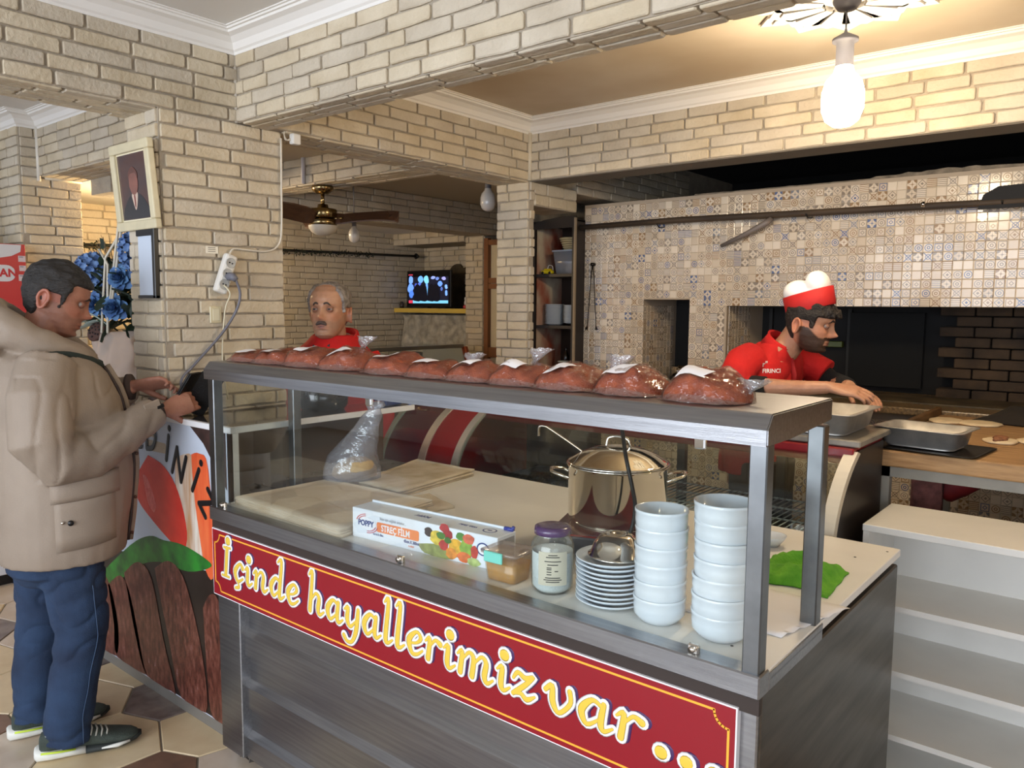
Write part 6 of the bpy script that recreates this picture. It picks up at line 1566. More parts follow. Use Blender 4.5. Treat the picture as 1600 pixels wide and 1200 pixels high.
MB().tube([(.252, -.01, 1.30), (.254, .0, 1.262), (.245, .045, 1.256), (.228, .115, 1.262)], [.056, .056, .050, .042], 18).build('black_sleeve', M['black_cloth'], bk)
MB().tube([(-.215, .12, 1.29), (-.205, .18, 1.262), (-.14, .26, 1.258), (-.065, .318, 1.260)], [.052, .048, .042, .036], 18).build('black_sleeve', M['black_cloth'], bk)
NM = T3(0, .045, 1.415) @ Rx(-30)
co = collar('polo_collar', .066, .078, .0, .042, .5, 2*PI-.5, M['red_cloth'], bk, .005, .0, .02); co.matrix_local = NM
co = collar('polo_collar', .085, .072, -.012, .040, .42, 2*PI-.42, M['red_cloth'], bk, .005, .0, .01); co.matrix_local = NM
MB().tube([(.02, .108, 1.37), (.02, .126, 1.30), (.022, .122, 1.22)], [.010, .012, .010], 8, sq=.4).build('button_placket', mat('dark_red_placket', (150, 16, 18), .8), bk)
bt = BVHTree.FromPolygons([v.co for v in polo.data.vertices], [p.vertices for p in polo.data.polygons])
def on_chest(txt, size, x, z, ang, name):
    tx = text(name, txt, size, mat('white_embroidery', (236, 226, 220), .7), None, (0, 0, 0), (0, 0, 0), ext=.0004, bold=.0005)
    me = tx.data; Rm = Rz(0)
    d = Vector((math.sin(ang), math.cos(ang), 0)); rr = Vector((d.y, -d.x, 0)) * -1
    for v in me.vertices:
        p0 = Vector((0, -.02, 0))+rr*(x+v.co.x)+Vector((0, 0, z+v.co.y))+d*.6
        hit = bt.ray_cast(p0, -d)
        v.co = (hit[0]+d*(.0012 if v.co.z <= 0 else .002)) if hit[0] else p0-d*.5
    tx.parent = polo; return tx
on_chest('FIRINCI', .024, -.040, 1.312, math.radians(52), 'chest_word')
on_chest('r"', .032, -.042, 1.338, math.radians(52), 'chest_mark')
tr_ = MB(); tr_.loft([ell(0, -.02, z, rx, ry) for z, rx, ry in ((.72, .10, .1), (.80, .16, .125), (.92, .165, .125))])
for s in (-1, 1): tr_.tube([(s*.088, -.02, .82), (s*.095, .0, .45), (s*.095, -.03, .03)], [.095, .075, .065], 18)
remesh(tr_, 'trousers', .008, M['black_cloth'], bk, 2)
for s in (-1, 1): MB().loft([[Vector((s*.095+w_*math.cos(t), y-.02, max(0, zc+h*math.sin(t)))) for t in [2*PI*k/14 for k in range(14)]] for y, w_, zc, h in ((-.08, .02, .04, .04), (-.06, .035, .045, .045), (.05, .042, .035, .035), (.14, .045, .025, .025), (.19, .02, .015, .015))]).build('shoe', M['black'], bk)
# hat
ht_ = empty('chef_hat', (0, 0, 0)); ht_.parent = bk; ht_.matrix_local = HM @ T3(0, -.012, .166) @ Rx(24)
n = 40
MB().loft([[Vector((r*.90*math.cos(t), r*1.12*math.sin(t), z+.006*math.sin(t))) for t in [2*PI*k/n for k in range(n)]] for r, z in ((.089, 0), (.0905, .002), (.092, .075), (.088, .076), (.086, .003))]).build('red_band', mat('red_hat_band', (190, 22, 22), .7, var=.1, scale=14), ht_)
wh = MB()
for (cx, cy, cz, rx, ry, rz) in ((0, -.040, .080, .075, .058, .052), (0, .045, .098, .070, .048, .060), (0, .0, .060, .08, .098, .030)):
    wh.loft([[Vector((cx+rx*math.sin(p)*math.cos(t), cy+ry*math.sin(p)*math.sin(t), cz+rz*math.cos(p))) for t in [2*PI*k/28 for k in range(28)]] for p in [.02+3.1*i/16 for i in range(17)]])
pf_ = remesh(wh, 'white_crown', .005, mat('white_hat_cloth', (236, 234, 232), .8), ht_, 4)
folds(pf_, lambda p: .005*noise.noise(Vector((p.x*22, p.y*14, p.z*10))))
# ------------------------------------------------------------------ portrait and wall things on the front pillar
fr_ = empty('framed_portrait', (-3.030, 1.462, 1.86), 0, 'framed dark portrait of a suited figure in a cream frame on the front pillar', 'picture')
fr_.rotation_euler = (math.radians(4.5), 0, 0)
W_, H_2 = .155, .325
M['cream_frame'] = mat('cream_frame', (214, 202, 168), .4, var=.06, scale=20)
for (x0, x1, z0, z1) in ((-W_, W_, 0, .036), (-W_, W_, H_2-.036, H_2), (-W_, -W_+.036, .036, H_2-.036), (W_-.036, W_, .036, H_2-.036)):
    MB().box(x0, x1, -.030, -.004, z0, z1, .005).build('frame_bar', M['cream_frame'], fr_)
MB().box(-W_+.034, W_-.034, -.018, -.014, .034, H_2-.034).build('inner_lip', mat('gilt_lip', (232, 222, 190), .4), fr_)
pc_ = MB().box(-W_+.042, W_-.042, -.0195, -.0175, .042, H_2-.042).build('picture_print', mat('portrait_ground', (44, 38, 46), .25, coat=.6, var=.4, scale=9, col2=(84, 44, 34)), fr_)
def pp_(name, pts, c_, lay, sm=True):
    if sm: pts = [(a, b) for a, b in smooth(list(pts)+[pts[0]], 4)][:-1]
    return flatpoly(name, pts, mat(name, c_, .3, coat=.5, var=.25, scale=24), pc_, lambda u, v, k: Vector((u, -.0197-.0003*lay-.0002*k, v)))
pp_('suit_print', [(-.105, .046), (-.10, .075), (-.06, .115), (-.02, .135), (.03, .135), (.07, .115), (.105, .075), (.105, .046)], (26, 24, 34), 1)
pp_('shirt_print', [(-.024, .130), (.0, .075), (.026, .130), (.012, .145), (-.012, .145)], (224, 196, 176), 2)
pp_('face_print', [(-.034, .165), (-.03, .205), (0, .222), (.03, .205), (.034, .165), (.016, .136), (-.016, .136)], (150, 92, 78), 3)
pp_('tie_print', [(-.005, .130), (.005, .130), (.004, .095), (0, .085), (-.004, .095)], (130, 50, 44), 4)
pp_('hair_print', [(-.034, .19), (-.033, .215), (0, .236), (.033, .215), (.034, .19), (.02, .210), (-.02, .210)], (112, 60, 48), 4)
pl2 = empty('framed_notice', (-2.97, 1.462, 1.60), 0, 'black-framed white notice hung below the portrait behind the blue flowers', 'picture')
MB().box(-.075, .062, -.018, -.008, 0, .26).build('notice_sheet', mat('pale_blue_sheet', (196, 206, 220), .4), pl2)
for (x0, x1, z0, z1) in ((.045, .065, 0, .24), (-.075, .065, .235, .262), (-.075, .065, 0, .012)): MB().box(x0, x1, -.026, -.008, z0, z1, .002).build('frame_bar', M['black'], pl2)
# power strip, label, socket and cords
ps = empty('power_strip', (-2.884, 1.70, 1.70), 0, 'white power strip hanging tilted on the front brick pillar', 'socket strip')
bd = MB().box(0, .035, -.026, .026, -.080, .080, .010).build('strip_body', mat('white_socket_plastic', (226, 224, 218), .35), ps); bd.rotation_euler = (math.radians(-20), 0, 0)
for z in (-.045, 0, .045):
    s = MB().lathe([(.001, .0352), (.017, .0352), (.019, .036), (.021, .036), (.021, .034)], 24); so_ = s.build('socket', mat('socket_grey', (176, 176, 172), .5), bd); so_.rotation_euler = (0, PI/2, 0); so_.location = (0, 0, z)
    q = s = MB().tube([(.034, -.006, z), (.0375, -.006, z)], .003, 8).tube([(.034, .006, z), (.0375, .006, z)], .003, 8).build('socket_holes', M['black'], bd); q['kind'] = 'stuff'
tag(MB().tube([(-2.865, 1.705, 1.69), (-2.825, 1.708, 1.688), (-2.815, 1.716, 1.675)], [.017, .016, .011], 12).tube(smooth([(-2.818, 1.715, 1.68), (-2.825, 1.738, 1.62), (-2.84, 1.725, 1.55), (-2.86, 1.67, 1.46), (-2.87, 1.56, 1.345), (-2.86, 1.50, 1.285), (-2.86, 1.52, 1.18)]), .0052, 8).build('plug_cord', mat('grey_cord', (110, 110, 120), .5)), 'thick grey cord with a round plug hanging from the power strip', 'cord')
tag(MB().tube(smooth([(-2.85, 1.683, 1.655), (-2.835, 1.70, 1.62), (-2.86, 1.69, 1.55), (-2.87, 1.68, 1.36), (-2.87, 1.70, 1.20)]), .0032, 6).build('extension_lead', mat('cream_cord', (214, 206, 180), .5)), 'thin cream cord running straight down below the power strip', 'cord')
tag(MB().tube(smooth([(-2.87, 1.722, 1.775), (-2.875, 1.745, 1.80), (-2.876, 1.80, 1.800), (-2.876, 1.90, 1.800), (-2.877, 1.955, 1.83), (-2.878, 1.972, 1.90), (-2.878, 1.976, 2.1), (-2.878, 1.978, 2.27)]), .0042, 8).build('white_cable', mat('white_cable', (212, 204, 188), .5)), 'white cable from the power strip up the right corner of the front pillar', 'cord')
tag(MB().box(-2.8885, -2.885, 1.633, 1.683, 1.778, 1.806).build('wall_label', mat('cream_label', (232, 226, 210), .4)), 'small white label stuck above the power strip', 'label')
for z in (1.784, 1.792, 1.799): MB().box(-2.885, -2.8846, 1.641, 1.672, z, z+.0025).build('printed_line', mat('label_ink', (110, 100, 90), .5), bpy.data.objects['wall_label'])
tag(MB().box(-2.890, -2.882, 1.640, 1.690, 1.505, 1.572, .003).build('light_switch', mat('yellowed_switch', (206, 196, 164), .4)), 'yellowed square switch plate on the front pillar below the power strip', 'switch')
MB().box(-2.882, -2.879, 1.650, 1.680, 1.515, 1.562, .001).build('rocker', mat('yellowed_rocker', (214, 206, 178), .4), bpy.data.objects['light_switch'])
sn = empty('motion_sensor', (-2.875, 2.02, 2.27), 0, 'small white sensor box with wires at the top right of the front pillar', 'sensor')
MB().box(0, .03, -.005, .035, -.02, .025, .006).build('sensor_body', bpy.data.materials['white_socket_plastic'], sn)
for k in range(2): MB().tube(smooth([(.012, .0, .005*k), (.008, -.018-.008*k, -.006), (.004, -.03, .012), (.002, -.028, .032)]), .0022, 6).build('wire', bpy.data.materials['white_cable'], sn)

# ------------------------------------------------------------------ artificial flowers on the counter
fa = empty('flower_arrangement', (-3.55, 1.62, KZ), 0, 'arrangement of artificial blue flowers wrapped in white tulle on the counter', 'flowers')
def F(x, z, dy=0): return Vector((x+3.55, dy, z-KZ))
M['petal'] = mat('blue_petal', (96, 138, 182), .7, var=.35, scale=30, col2=(52, 84, 140)); M['petal2'] = mat('pale_blue_petal', (118, 148, 190), .7, var=.4, scale=40, col2=(60, 92, 146))
M['leaf'] = mat('dark_leaf', (38, 60, 42), .55, var=.4, scale=14, col2=(24, 38, 30)); M['tulle'] = mat('white_tulle', (206, 192, 184), .9, bump=.5, bscale=40)
RP = random.Random(21)
def petal(c, d, up, L, w_, cup):
    d = Vector(d).normalized(); s = d.cross(Vector(up)); s = s.normalized() if s.length > .01 else Vector((1, 0, 0)); n = s.cross(d).normalized()
    vs = []
    for i, (t, ww) in enumerate(((0, .25), (.35, .9), (.7, 1), (1, .45))):
        for u in (-1, 0, 1): vs.append(c+d*(L*t)+s*(w_*ww*u)+n*(cup*(t*t*L)+abs(u)*w_*.3))
    return vs, [(3*i+j, 3*i+j+1, 3*i+j+4, 3*i+j+3) for i in range(3) for j in range(2)]
def rose(c, r, name, mt, n=34):
    h = MB(); view = Vector((.45, -.85, .15)).normalized()
    for i in range(n):
        t = (i+.5)/n; a = i*2.4; rad = r*(.15+.85*t)
        e1 = view.cross(Vector((0, 0, 1))).normalized(); e2 = e1.cross(view)
        o = (e1*math.cos(a)+e2*math.sin(a)); d = (o*(.35+.75*t)+view*(1.1-.9*t))
        vs, fs = petal(c+o*rad*.30+view*(.014*(1-t)), d, view, r*(.40+.45*t), r*(.22+.16*t), .5-.9*t)
        h.add(vs, fs, True)
    return h.build(name, mt, fa, fixn=False)
for x, z, r in ((-3.48, 1.69, .056), (-3.745, 1.572, .055), (-3.545, 1.561, .058)): rose(F(x, z, -.05), r, 'blue_rose', M['petal'])
def hydr(c, r, name, sq=(1, 1, 1)):
    h = MB()
    for i in range(70):
        t = math.acos(1-2*(i+.5)/70); a = i*2.4; d = Vector((math.sin(t)*math.cos(a)*sq[0], math.sin(t)*math.sin(a), math.cos(t)*sq[2]))
        p = c+d*r*.8
        for k in range(4):
            e1 = d.cross(Vector((.3, .2, 1))).normalized(); e2 = d.cross(e1).normalized(); q = k*PI/2+i
            vs, fs = petal(p, e1*math.cos(q)+e2*math.sin(q)+d.normalized()*.4, d, r*.30, r*.14, .3); h.add(vs, fs, True)
    return h.build(name, mt_h, fa, fixn=False)
mt_h = M['petal2']
hydr(F(-3.34, 1.80, -.03), .085, 'blue_hydrangea', (.75, 1, 1.15)); hydr(F(-3.85, 1.74, .0), .085, 'blue_hydrangea', (1.0, 1, .85)); hydr(F(-3.80, 1.64, .03), .06, 'pale_hydrangea')
pod = MB().lathe([(.004, -.07), (.012, -.05), (.040, -.015), (.054, .006), (.050, .016), (.001, .020)], 24); po = pod.build('lotus_pod', mat('brown_pod', (70, 44, 36), .8, bump=.6, bscale=60), fa); po.location = F(-3.70, 1.455, -.06); po.rotation_euler = (math.radians(62), math.radians(20), 0)
ph_ = MB()
for i in range(14):
    a = i*2.4; r = .042*math.sqrt((i+.5)/14); ph_.tube([(r*math.cos(a), r*math.sin(a), .014), (r*math.cos(a), r*math.sin(a), .0225)], .0045, 6)
ph_ = ph_.build('pod_seeds', mat('pod_seed', (34, 22, 20), .7), po); ph_['kind'] = 'stuff'
def leafm(c, d, L, w_, name='leaf', mt=None, droop=.2):
    vs, fs = petal(Vector(c), d, (0, .2, 1) if abs(Vector(d).normalized().z) < .9 else (0, 1, 0), L, w_, -droop)
    return MB().add(vs, fs, True).build(name, mt or M['leaf'], fa, fixn=False)
for i in range(80):
    x = RP.uniform(-3.78, -3.36); z = RP.uniform(1.42, 1.76)
    if (x > -3.45 and z < 1.50): z += .12
    leafm(F(x, z, RP.uniform(-.04, .08)), (RP.uniform(-1, 1), RP.uniform(-.8, .1), RP.uniform(-.5, 1)), RP.uniform(.07, .12), RP.uniform(.018, .032))
for (x0, z0, x1, z1) in ((-3.42, 1.50, -3.22, 1.74), (-3.46, 1.52, -3.26, 1.62)):      # fern fronds
    fm_ = MB(); a, b = F(x0, z0, -.02), F(x1, z1, -.07)
    for i in range(14):
        p = a.lerp(b, i/13)
        for s in (-1, 1):
            d = (b-a).normalized()*.6+Vector((-(b-a).z, 0, (b-a).x)).normalized()*s; vs, fs = petal(p, d, (0, -1, 0), .055*(1-.5*i/13), .009, 0); fm_.add(vs, fs, True)
    fm_.tube([a, b], .003, 5); fm_.build('fern_frond', M['leaf'], fa, fixn=False)
for i in range(5): leafm(F(-3.83+.05*i, 1.48+.02*(i % 2), -.05), (RP.uniform(-1, .2), -.5, RP.uniform(-.2, 1)), .09, .022, 'pale_leaf', M.setdefault('pale_leaf', mat('pale_leaf', (168, 186, 180), .6)))
gr_ = MB()
for i in range(28):
    x = -3.86+RP.uniform(0, .18); gr_.tube([F(x+.05, 1.6, .03), F(x+RP.uniform(-.06, .06), 1.80+RP.uniform(-.02, .10), .0)], .0012, 4, cap=False)
gr_.build('fine_grass_stems', mat('dry_stems', (96, 84, 64), .8), fa)['kind'] = 'stuff'
M['stick'] = mat('white_stick', (206, 200, 184), .6)
for (a, b, c_) in (((-3.62, 1.45), (-3.62, 1.78), (-3.50, 1.86)), ((-3.56, 1.45), (-3.60, 1.75), (-3.68, 1.82)), ((-3.50, 1.60), (-3.45, 1.92), (-3.45, 1.95)), ((-3.52, 1.60), (-3.48, 1.92), (-3.48, 1.95))):
    MB().tube([F(*a, -.08), F(*b, -.05), F(*c_, -.05)], .0055, 6).build('white_stem', M['stick'], fa)
leafm(F(-3.78, 1.83, 0), (.2, 0, .6), .05, .03); MB().tube([F(-3.72, 1.6, .02), F(-3.73, 1.72, 0), F(-3.79, 1.83, 0)], .005, 6).build('green_stem', M['leaf'], fa)
rings = []
for i in range(16):
    t = i/15; r = .07+.07*math.sin(PI*t*.9)+.05*t; z = .0+.30*t
    rings.append([Vector((-.03+r*1.7*math.cos(a)*(1+.22*noise.noise(Vector((math.cos(a)*3, math.sin(a)*3, t*5)))+.05*math.sin(a*13)), .02+r*.62*math.sin(a)*(1+.25*noise.noise(Vector((math.cos(a)*3, math.sin(a)*3, t*5+9)))+.05*math.sin(a*13)), z+.02*noise.noise(Vector((a, t*3, 2))))) for a in [2*PI*k/64 for k in range(64)]])
MB().loft(rings).build('tulle_wrap', glassy('tulle', (244, 238, 236), rough=.6, body=.62, bodycol=(186, 170, 158), minr=.02, maxr=.1), fa)
hs = empty('hand_sanitizer', (-3.29, 1.585, KZ), 0, 'clear pump bottle with a green label in front of the tulle wrap', 'bottle')
MB().loft(rbox_rings([(0, .048, .022), (.003, .052, .026), (.15, .052, .026), (.165, .04, .02), (.172, .016, .014), (.19, .014, .014)], .012)).build('bottle_body', glassy('clear_bottle', (236, 238, 232), minr=.06, body=.18, bodycol=(220, 218, 208)), hs)
MB().box(-.046, .046, -.0275, -.0265, .06, .105).build('green_label', mat('green_label', (60, 120, 84), .5), hs)
MB().box(-.018, .018, -.014, .014, .19, .232, .004).build('pump_cap', mat('grey_cap', (110, 104, 98), .5), hs)

# things lying on the counter behind the cart
kt = empty('black_kettle', (-2.62, 1.975, KZ), 0, 'rounded black kettle with a yellow top on the counter behind the hood', 'kettle')
MB().lathe([(.001, 0), (.085, 0), (.10, .02), (.105, .06), (.09, .10), (.06, .13), (.02, .14), (.001, .142)], 32).build('kettle_body', mat('gloss_black', (14, 14, 16), .12, coat=.5), kt)
MB().tube(smooth([(-.06, 0, .11), (-.05, 0, .155), (.03, 0, .165), (.07, 0, .12)]), .008, 8).build('handle', M['black'], kt)
MB().box(-.02, .05, -.02, .02, .14, .158, .004).build('yellow_top', mat('yellow_top', (216, 200, 90), .5), kt)
tag(MB().box(-2.54, -2.46, 2.20, 2.29, KZ+.001, KZ+.05, .003).build('blue_box', mat('blue_carton', (24, 48, 110), .5)), 'small blue box on the counter in front of the grey-haired man', 'box')
bpy.data.objects['blue_box'].location = (-.03, 0, 0)
MB().box(-2.538, -2.462, 2.199, 2.2895, KZ+.050, KZ+.052).build('orange_lid', M['orange'], bpy.data.objects['blue_box'])

# ------------------------------------------------------------------ ceiling fan
fn = empty('ceiling_fan', (-3.95, 3.0, ZB-.006), 0, 'brass and brown ceiling fan with a frosted light bowl', 'fan')
brs = mat('antique_brass', (150, 130, 92), .22, 1); fb_ = mat('fan_blade_brown', (92, 62, 44), .5, var=.25, scale=8, stretch=(1, 6, 1))
MB().lathe([(.001, 0), (.062, 0), (.066, -.012), (.058, -.032), (.035, -.048), (.014, -.05), (.001, -.05)], 32).build('canopy', brs, fn)
MB().tube([(0, 0, -.045), (0, 0, -.115)], .011, 12).build('down_rod', brs, fn)
MB().lathe([(.001, -.108), (.03, -.11), (.034, -.13), (.080, -.138), (.084, -.145), (.084, -.185), (.078, -.192), (.001, -.192)], 36).build('motor', brs, fn)
MB().lathe([(.04, -.192), (.078, -.200), (.082, -.205), (.082, -.238), (.07, -.242), (.001, -.242)], 36).build('light_collar', brs, fn)
MB().lathe([(.088, -.236), (.086, -.25), (.070, -.275), (.04, -.292), (.001, -.298)], 36).build('light_bowl', mat('frosted_glass', (204, 196, 182), .5), fn)
for a in (38, 158, 278):
    bl_ = MB(); up_, lo_ = [], []
    prof_ = [(.06, .018, 0), (.12, .05, .0), (.20, .074, .01), (.30, .076, .018), (.38, .060, .020), (.44, .034, .016), (.46, .012, .012)]
    for x, w_, zc in prof_:
        up_.append([Vector((x, -w_*.7, -.196+zc-.012)), Vector((x, w_, -.196+zc+.014))])
    vs = []
    for (p, q) in up_: p = p+Vector((0, 0, -.022)); q = q+Vector((0, 0, .016)); vs += [p, q, q+Vector((0, 0, .008)), p+Vector((0, 0, .008))]
    fs = [(0, 1, 2, 3)]+[(4*i+j, 4*(i+1)+j, 4*(i+1)+(j+1) % 4, 4*i+(j+1) % 4) for i in range(len(prof_)-1) for j in range(4)]+[tuple(4*(len(prof_)-1)+j for j in (3, 2, 1, 0))]
    bl_.add(vs, fs); o = bl_.build('blade', fb_, fn); o.rotation_euler = (0, 0, math.radians(a))
    b2_ = MB().tube([(.05, 0, -.196), (.12, 0, -.19)], .008, 8).build('blade_bracket', brs, o)

# ------------------------------------------------------------------ television corner
tvn = empty('television', (-5.59, 5.50, 1.555), 0, 'flat television with a bluish crowd picture on the yellow-edged shelf', 'television')
MB().box(-.305, .305, 0, .03, .012, .372, .004).build('tv_case', M['black'], tvn)
scn = MB().box(-.288, .288, -.003, 0, .03, .358).build('screen', mat('screen_off', (10, 10, 14), .15), tvn)
def scr_(name, pts, col, st, lay, sm=True):
    if sm: pts = [(a, b) for a, b in smooth(list(pts)+[pts[0]], 3)][:-1]
    flatpoly(name, pts, emit(name, col, st), scn, lambda u, v, k: Vector((u, -.0032-.0004*lay-.0003*k, v)))
scr_('picture_area', [(-.28, .07), (.28, .07), (.28, .31), (-.28, .31)], (20, 22, 40), 1.0, 1, False)
for i, (x, z, r, s, c_) in enumerate(((-.245, .28, .032, 1.2, (120, 170, 255)), (-.25, .20, .042, 1.1, (110, 160, 255)), (-.235, .14, .03, 1.3, (80, 130, 230)), (-.10, .285, .036, 1, (110, 180, 250)), (-.02, .28, .034, 1.2, (130, 220, 255)),
        (-.015, .22, .018, 1.6, (110, 170, 240)), (-.01, .15, .022, 2.2, (120, 190, 250)), (.07, .30, .03, .5, (150, 170, 240)), (.13, .29, .022, .7, (110, 140, 220)), (.17, .24, .03, .9, (110, 160, 255)),
        (.22, .29, .028, .6, (170, 170, 240)), (.25, .21, .02, 1.1, (130, 180, 250)), (.25, .15, .018, 1.5, (120, 170, 250)), (-.17, .23, .022, .8, (70, 90, 190)), (-.12, .24, .02, .8, (90, 120, 220)), (.19, .19, .014, 1.4, (80, 110, 190)))):
    scr_('figure_glow', [(x+r*math.cos(a*PI/5)*(1+.2*math.sin(i+a)), z+r*s*math.sin(a*PI/5)) for a in range(10)], c_, 1.1, 2+i*.2)
for i, x in enumerate((-.15, -.06, .045, .11)):
    scr_('dark_suit', [(x-.05, .075), (x-.045, .19), (x-.01, .235), (x+.02, .235), (x+.045, .19), (x+.05, .075)], (10, 10, 22), .8, 8+i*.3)
scr_('ticker_bar', [(-.215, .050), (.275, .050), (.275, .078), (-.215, .078)], (120, 200, 235), 1.2, 3, False)
scr_('ticker_tag', [(-.275, .050), (-.218, .050), (-.218, .078), (-.275, .078)], (220, 60, 90), 1.0, 3, False)
scr_('channel_mark', [(-.275, .325), (-.215, .325), (-.215, .338), (-.275, .338)], (190, 60, 80), .8, 3, False)
MB().box(-.14, .14, -.03, .06, 0, .006, .002).box(-.02, .02, .008, .022, .004, .02).build('stand', M['black'], tvn)
ts = empty('tv_shelf', (0, 0, 0), 0, 'dark wall shelf with a yellow front edge under the television', 'shelf')
MB().box(-5.985, -4.96, 5.42, 5.84, 1.530, 1.553).build('shelf_board', M['wood_dark'], ts)
MB().box(-5.985, -5.0, 5.405, 5.42, 1.512, 1.555, .002).build('yellow_edge', mat('yellow_edge', (214, 184, 84), .5), ts)
for x in (-5.7, -5.2): MB().tube(smooth([(x, 5.80, 1.93), (x+.05, 5.83, 2.0), (x+.07, 5.835, 2.06)]), .004, 6).build('hanging_wire', mat('pale_wire', (160, 150, 138), .6), ts)
fg = empty('figurine', (-5.06, 5.47, 1.5545), 0, 'tiny red and white figurine at the right end of the television shelf', 'figurine')
MB().lathe([(.001, 0), (.024, 0), (.024, .03), (.014, .036), (.001, .036)], 16).build('red_base', mat('red_base', (190, 60, 70), .5), fg)
MB().loft([ell(0, 0, z, r, r*.8, 12, 1) for z, r in ((.036, .012), (.05, .018), (.07, .014), (.08, .008), (.09, .014), (.105, .012), (.112, .004))]).build('white_figure', mat('white_figure', (210, 204, 200), .5), fg)
j2 = empty('small_jar', (-5.93, 5.46, 1.5545), 0, 'small dark jar at the left end of the television shelf', 'jar')
MB().lathe([(.001, 0), (.022, 0), (.024, .04), (.016, .05), (.016, .066), (.001, .066)], 16).build('jar_body', mat('dark_jar', (60, 50, 44), .3), j2)
# dark jug painting and niche behind the television
np_ = empty('jug_picture', (0, 0, 0), 0, 'dark panel painted with a big olive jug behind the television', 'picture')
MB().box(-5.66, -5.33, 5.815, 5.832, 1.555, 1.80).build('dark_panel', mat('dark_panel', (34, 26, 20), .7), np_)
flat = [(a, b) for a, b in smooth([(-5.64, 1.56), (-5.66, 1.75), (-5.62, 1.90), (-5.55, 1.985), (-5.46, 2.0), (-5.42, 1.96), (-5.37, 1.965), (-5.345, 1.93), (-5.40, 1.85), (-5.40, 1.70), (-5.37, 1.56)], 4)]
MB().prism(flat, 5.808, 5.832, 'y').build('jug_shape', mat('olive_jug', (92, 78, 54), .7, var=.5, scale=6, col2=(50, 40, 28)), np_)
# crumpled pale sheet below the shelf
cs = MB(); NX_, NZ_ = 40, 14; vs = []
for i in range(NX_+1):
    for j in range(NZ_+1):
        u, v = i/NX_, j/NZ_; x = -5.97+u*1.0+(v-.5)*-.0; z = 1.12+.37*v
        if u > .9: z = min(z, 1.12+.37*v*(1-(u-.9)*4))
        y = 5.50+.05*noise.noise(Vector((x*6, z*6, 3)))+.03*noise.noise(Vector((x*18, z*14, 1)))
        vs.append(Vector((x, y, z)))
fs = [(i*(NZ_+1)+j, (i+1)*(NZ_+1)+j, (i+1)*(NZ_+1)+j+1, i*(NZ_+1)+j+1) for i in range(NX_) for j in range(NZ_)]
n0 = len(vs); vs += [v+Vector((0, .012, 0)) for v in vs]; fs += [tuple(k+n0 for k in f[::-1]) for f in fs]
cs.add(vs, fs, True)
tag(cs.build('crumpled_sheet', mat('pale_crumpled_sheet', (190, 184, 170), .5, var=.3, scale=14, bump=.9, bscale=16), fixn=False), 'pale crumpled plastic sheet hanging below the television shelf', 'sheet')
# far glass case along the fan room
gcase = empty('far_display_case', (0, 0, 0), 0, 'far glass display case with silver top bar and orange-brown end below the television', 'display case')
gy0, gy1, gx = 3.3, 4.95, -4.61
MB().box(gx-.03, gx+.01, gy0, gy1, 1.225, 1.255, .003).build('top_bar', mat('silver_bar', (150, 150, 146), .3, .7), gcase)
MB().box(gx-.5, gx-.03, gy0, gy1, 1.235, 1.25).build('glass_top', M['glass'], gcase)
MB().prism([(gx, 1.23), (gx+.006, 1.23), (gx+.17, .80), (gx+.164, .80)], gy0, gy1, 'y').build('sloped_glass', M['glass'], gcase)
MB().prism([(gx-.02, 1.235), (gx+.025, 1.235), (gx+.20, .80), (gx+.14, .80)], gy1, gy1+.03, 'y').build('orange_end', mat('orange_brown_end', (176, 76, 34), .5), gcase)
MB().prism([(gx-.5, 1.235), (gx-.02, 1.235), (gx+.14, .80), (gx-.5, .80)], gy1+.005, gy1+.025, 'y').build('end_panel', mat('grey_end_panel', (150, 150, 146), .5), gcase)
MB().box(gx-.5, gx+.17, gy0, gy1+.03, 0, .80).build('case_base', mat('grey_case_base', (110, 108, 104), .5), gcase)
for k in range(3):
    bx_ = MB().box(gx-.42, gx-.06, gy0+.15+k*.5, gy0+.55+k*.5, .80, 1.0+.04*k, .03).build('white_goods', mat('white_goods', (176, 172, 160), .6, bump=.4, bscale=20), gcase)
# garland rail on the far wall
gl = empty('garland_rail', (-5.93, 3.9, 2.05), 0, 'dark rail wound with a thin garland along the far brick wall', 'rail')
MB().tube([(0, -1.8, -.07), (0, 0, .0), (0, 1.78, .035)], .012, 8).build('rail', M['black'], gl)
lm = MB()
for i in range(420):
    y = RP.uniform(-1.8, 1.2); z = -.07+(y+1.8)*.03+RP.uniform(-.02, .02); a = RP.uniform(0, 6.3); L = RP.uniform(.015, .03)
    d = Vector((.3, math.cos(a), math.sin(a))); vs, fs2 = petal(Vector((.01, y, z)), d, (1, 0, 0), L, .005, 0); lm.add(vs, fs2)
lm.build('garland_leaves', mat('garland_leaf', (34, 40, 28), .8), gl, fixn=False)['kind'] = 'stuff'
MB().tube([(0, 1.76, .035), (.0, 1.80, .035)], [.03, .012], 12).build('rail_end', M['black'], gl)
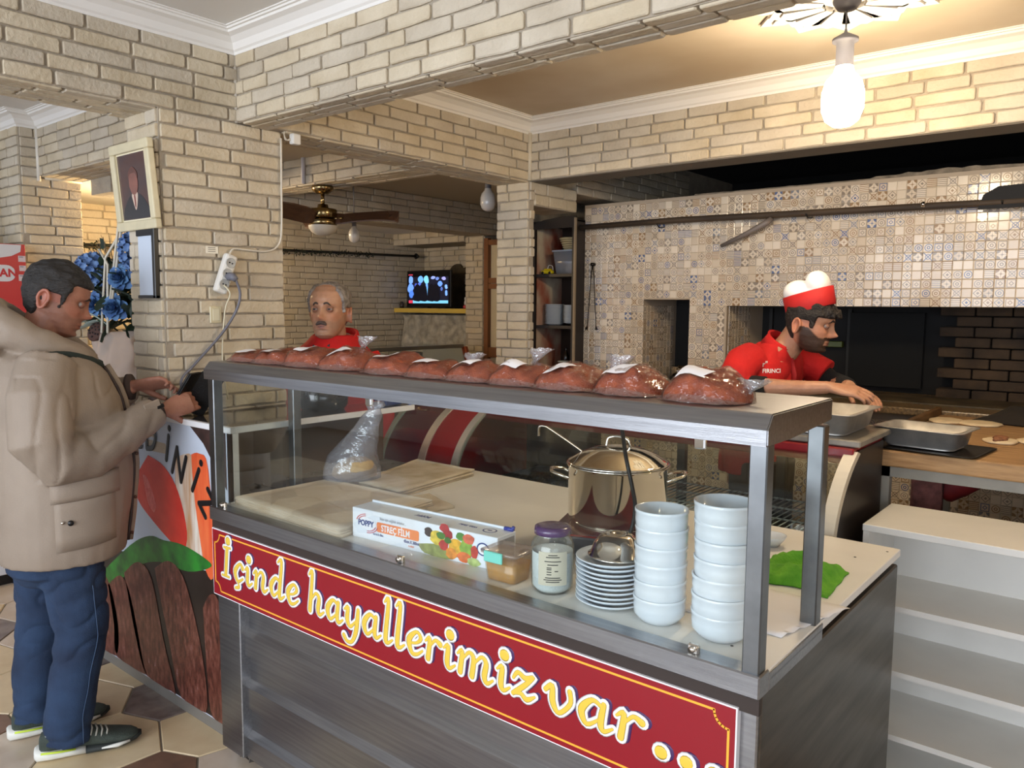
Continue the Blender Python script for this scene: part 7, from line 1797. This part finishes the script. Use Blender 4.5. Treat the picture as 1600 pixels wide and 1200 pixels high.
# wooden panelled door in the far corner
dr = empty('door_1', (0, 0, 0)); dr['kind'] = 'structure'
wf = mat('orange_brown_wood', (132, 82, 46), .5, var=.2, scale=8, stretch=(1, 1, .3)); wp = mat('cream_door_panel', (206, 190, 156), .5)
MB().box(-4.683, -3.9, 5.34, 5.36, 0, 2.15).build('door_panel', wp, dr)
MB().box(-4.683, -4.635, 5.30, 5.34, 0, 2.18).build('door_stile', wf, dr)
for z in (2.12, 1.785, 1.735, 1.17, 1.125, .55, .02): MB().box(-4.683, -3.9, 5.305, 5.34, z, z+.045).build('door_rail', wf, dr)
# ice cream freezer top with a red sign on the far left
fz = empty('freezer_cabinet', (0, 0, 0), 0, 'tall red and white ice cream freezer at the left edge, behind the man', 'freezer')
Wz = lambda x, z: (x, z)
fx0, fx1, fy, fz0, fz1 = -5.62, -5.02, 1.26+.55, 0, 0
fz = bpy.data.objects['freezer_cabinet']
FX = -4.9
MB().box(-5.26, FX, .95, 1.69, .06, 1.90, .008).build('cabinet_body', mat('freezer_white', (214, 214, 218), .35), fz)
MB().box(-5.24, FX-.02, .97, 1.67, 0, .06).build('plinth', M['black'], fz)
hd_ = MB().box(FX, FX+.012, .95, 1.69, 1.45, 1.90, .003).build('header_sign', mat('freezer_red', (196, 48, 52), .35), fz)
def fzp(name, pts, mt, lay=1, sm=False):
    if sm: pts = [(a, b) for a, b in smooth(list(pts)+[pts[0]], 4)][:-1]
    return flatpoly(name, pts, mt, hd_, lambda u, v, k: Vector((FX+.0125+.0006*lay+.0004*k, u, v)))
fzw = mat('sign_white', (216, 214, 216), .4)
fzp('white_wave', [(.95, 1.897), (1.67, 1.897), (1.665, 1.86), (1.62, 1.835), (1.55, 1.82), (1.50, 1.80), (.95, 1.79)], fzw)
fzp('white_lozenge', rrect(.95, 1.636, 1.695, 1.785, .044), fzw)
text('letters', 'AN', .060, mat('sign_red_letters', (196, 40, 50), .4), hd_, (FX+.0145, 1.557, 1.722), (PI/2, 0, PI/2), bold=.002, sx=1.0)
for (y0, y1, z0, z1) in ((1.652, 1.688, 1.805, 1.838), (1.655, 1.688, 1.755, 1.785), (1.650, 1.688, 1.700, 1.735)):
    fzp('price_sticker', [(y0, z0), (y1, z0), (y1, z1), (y0, z1)], mat('pale_sticker', (216, 200, 200), .5), 2)
    fzp('sticker_stripe', [(y0+.004, z1-.009), (y1-.012, z1-.009), (y1-.012, z1-.005), (y0+.004, z1-.005)], mat('sticker_grey', (110, 110, 130), .5), 3)
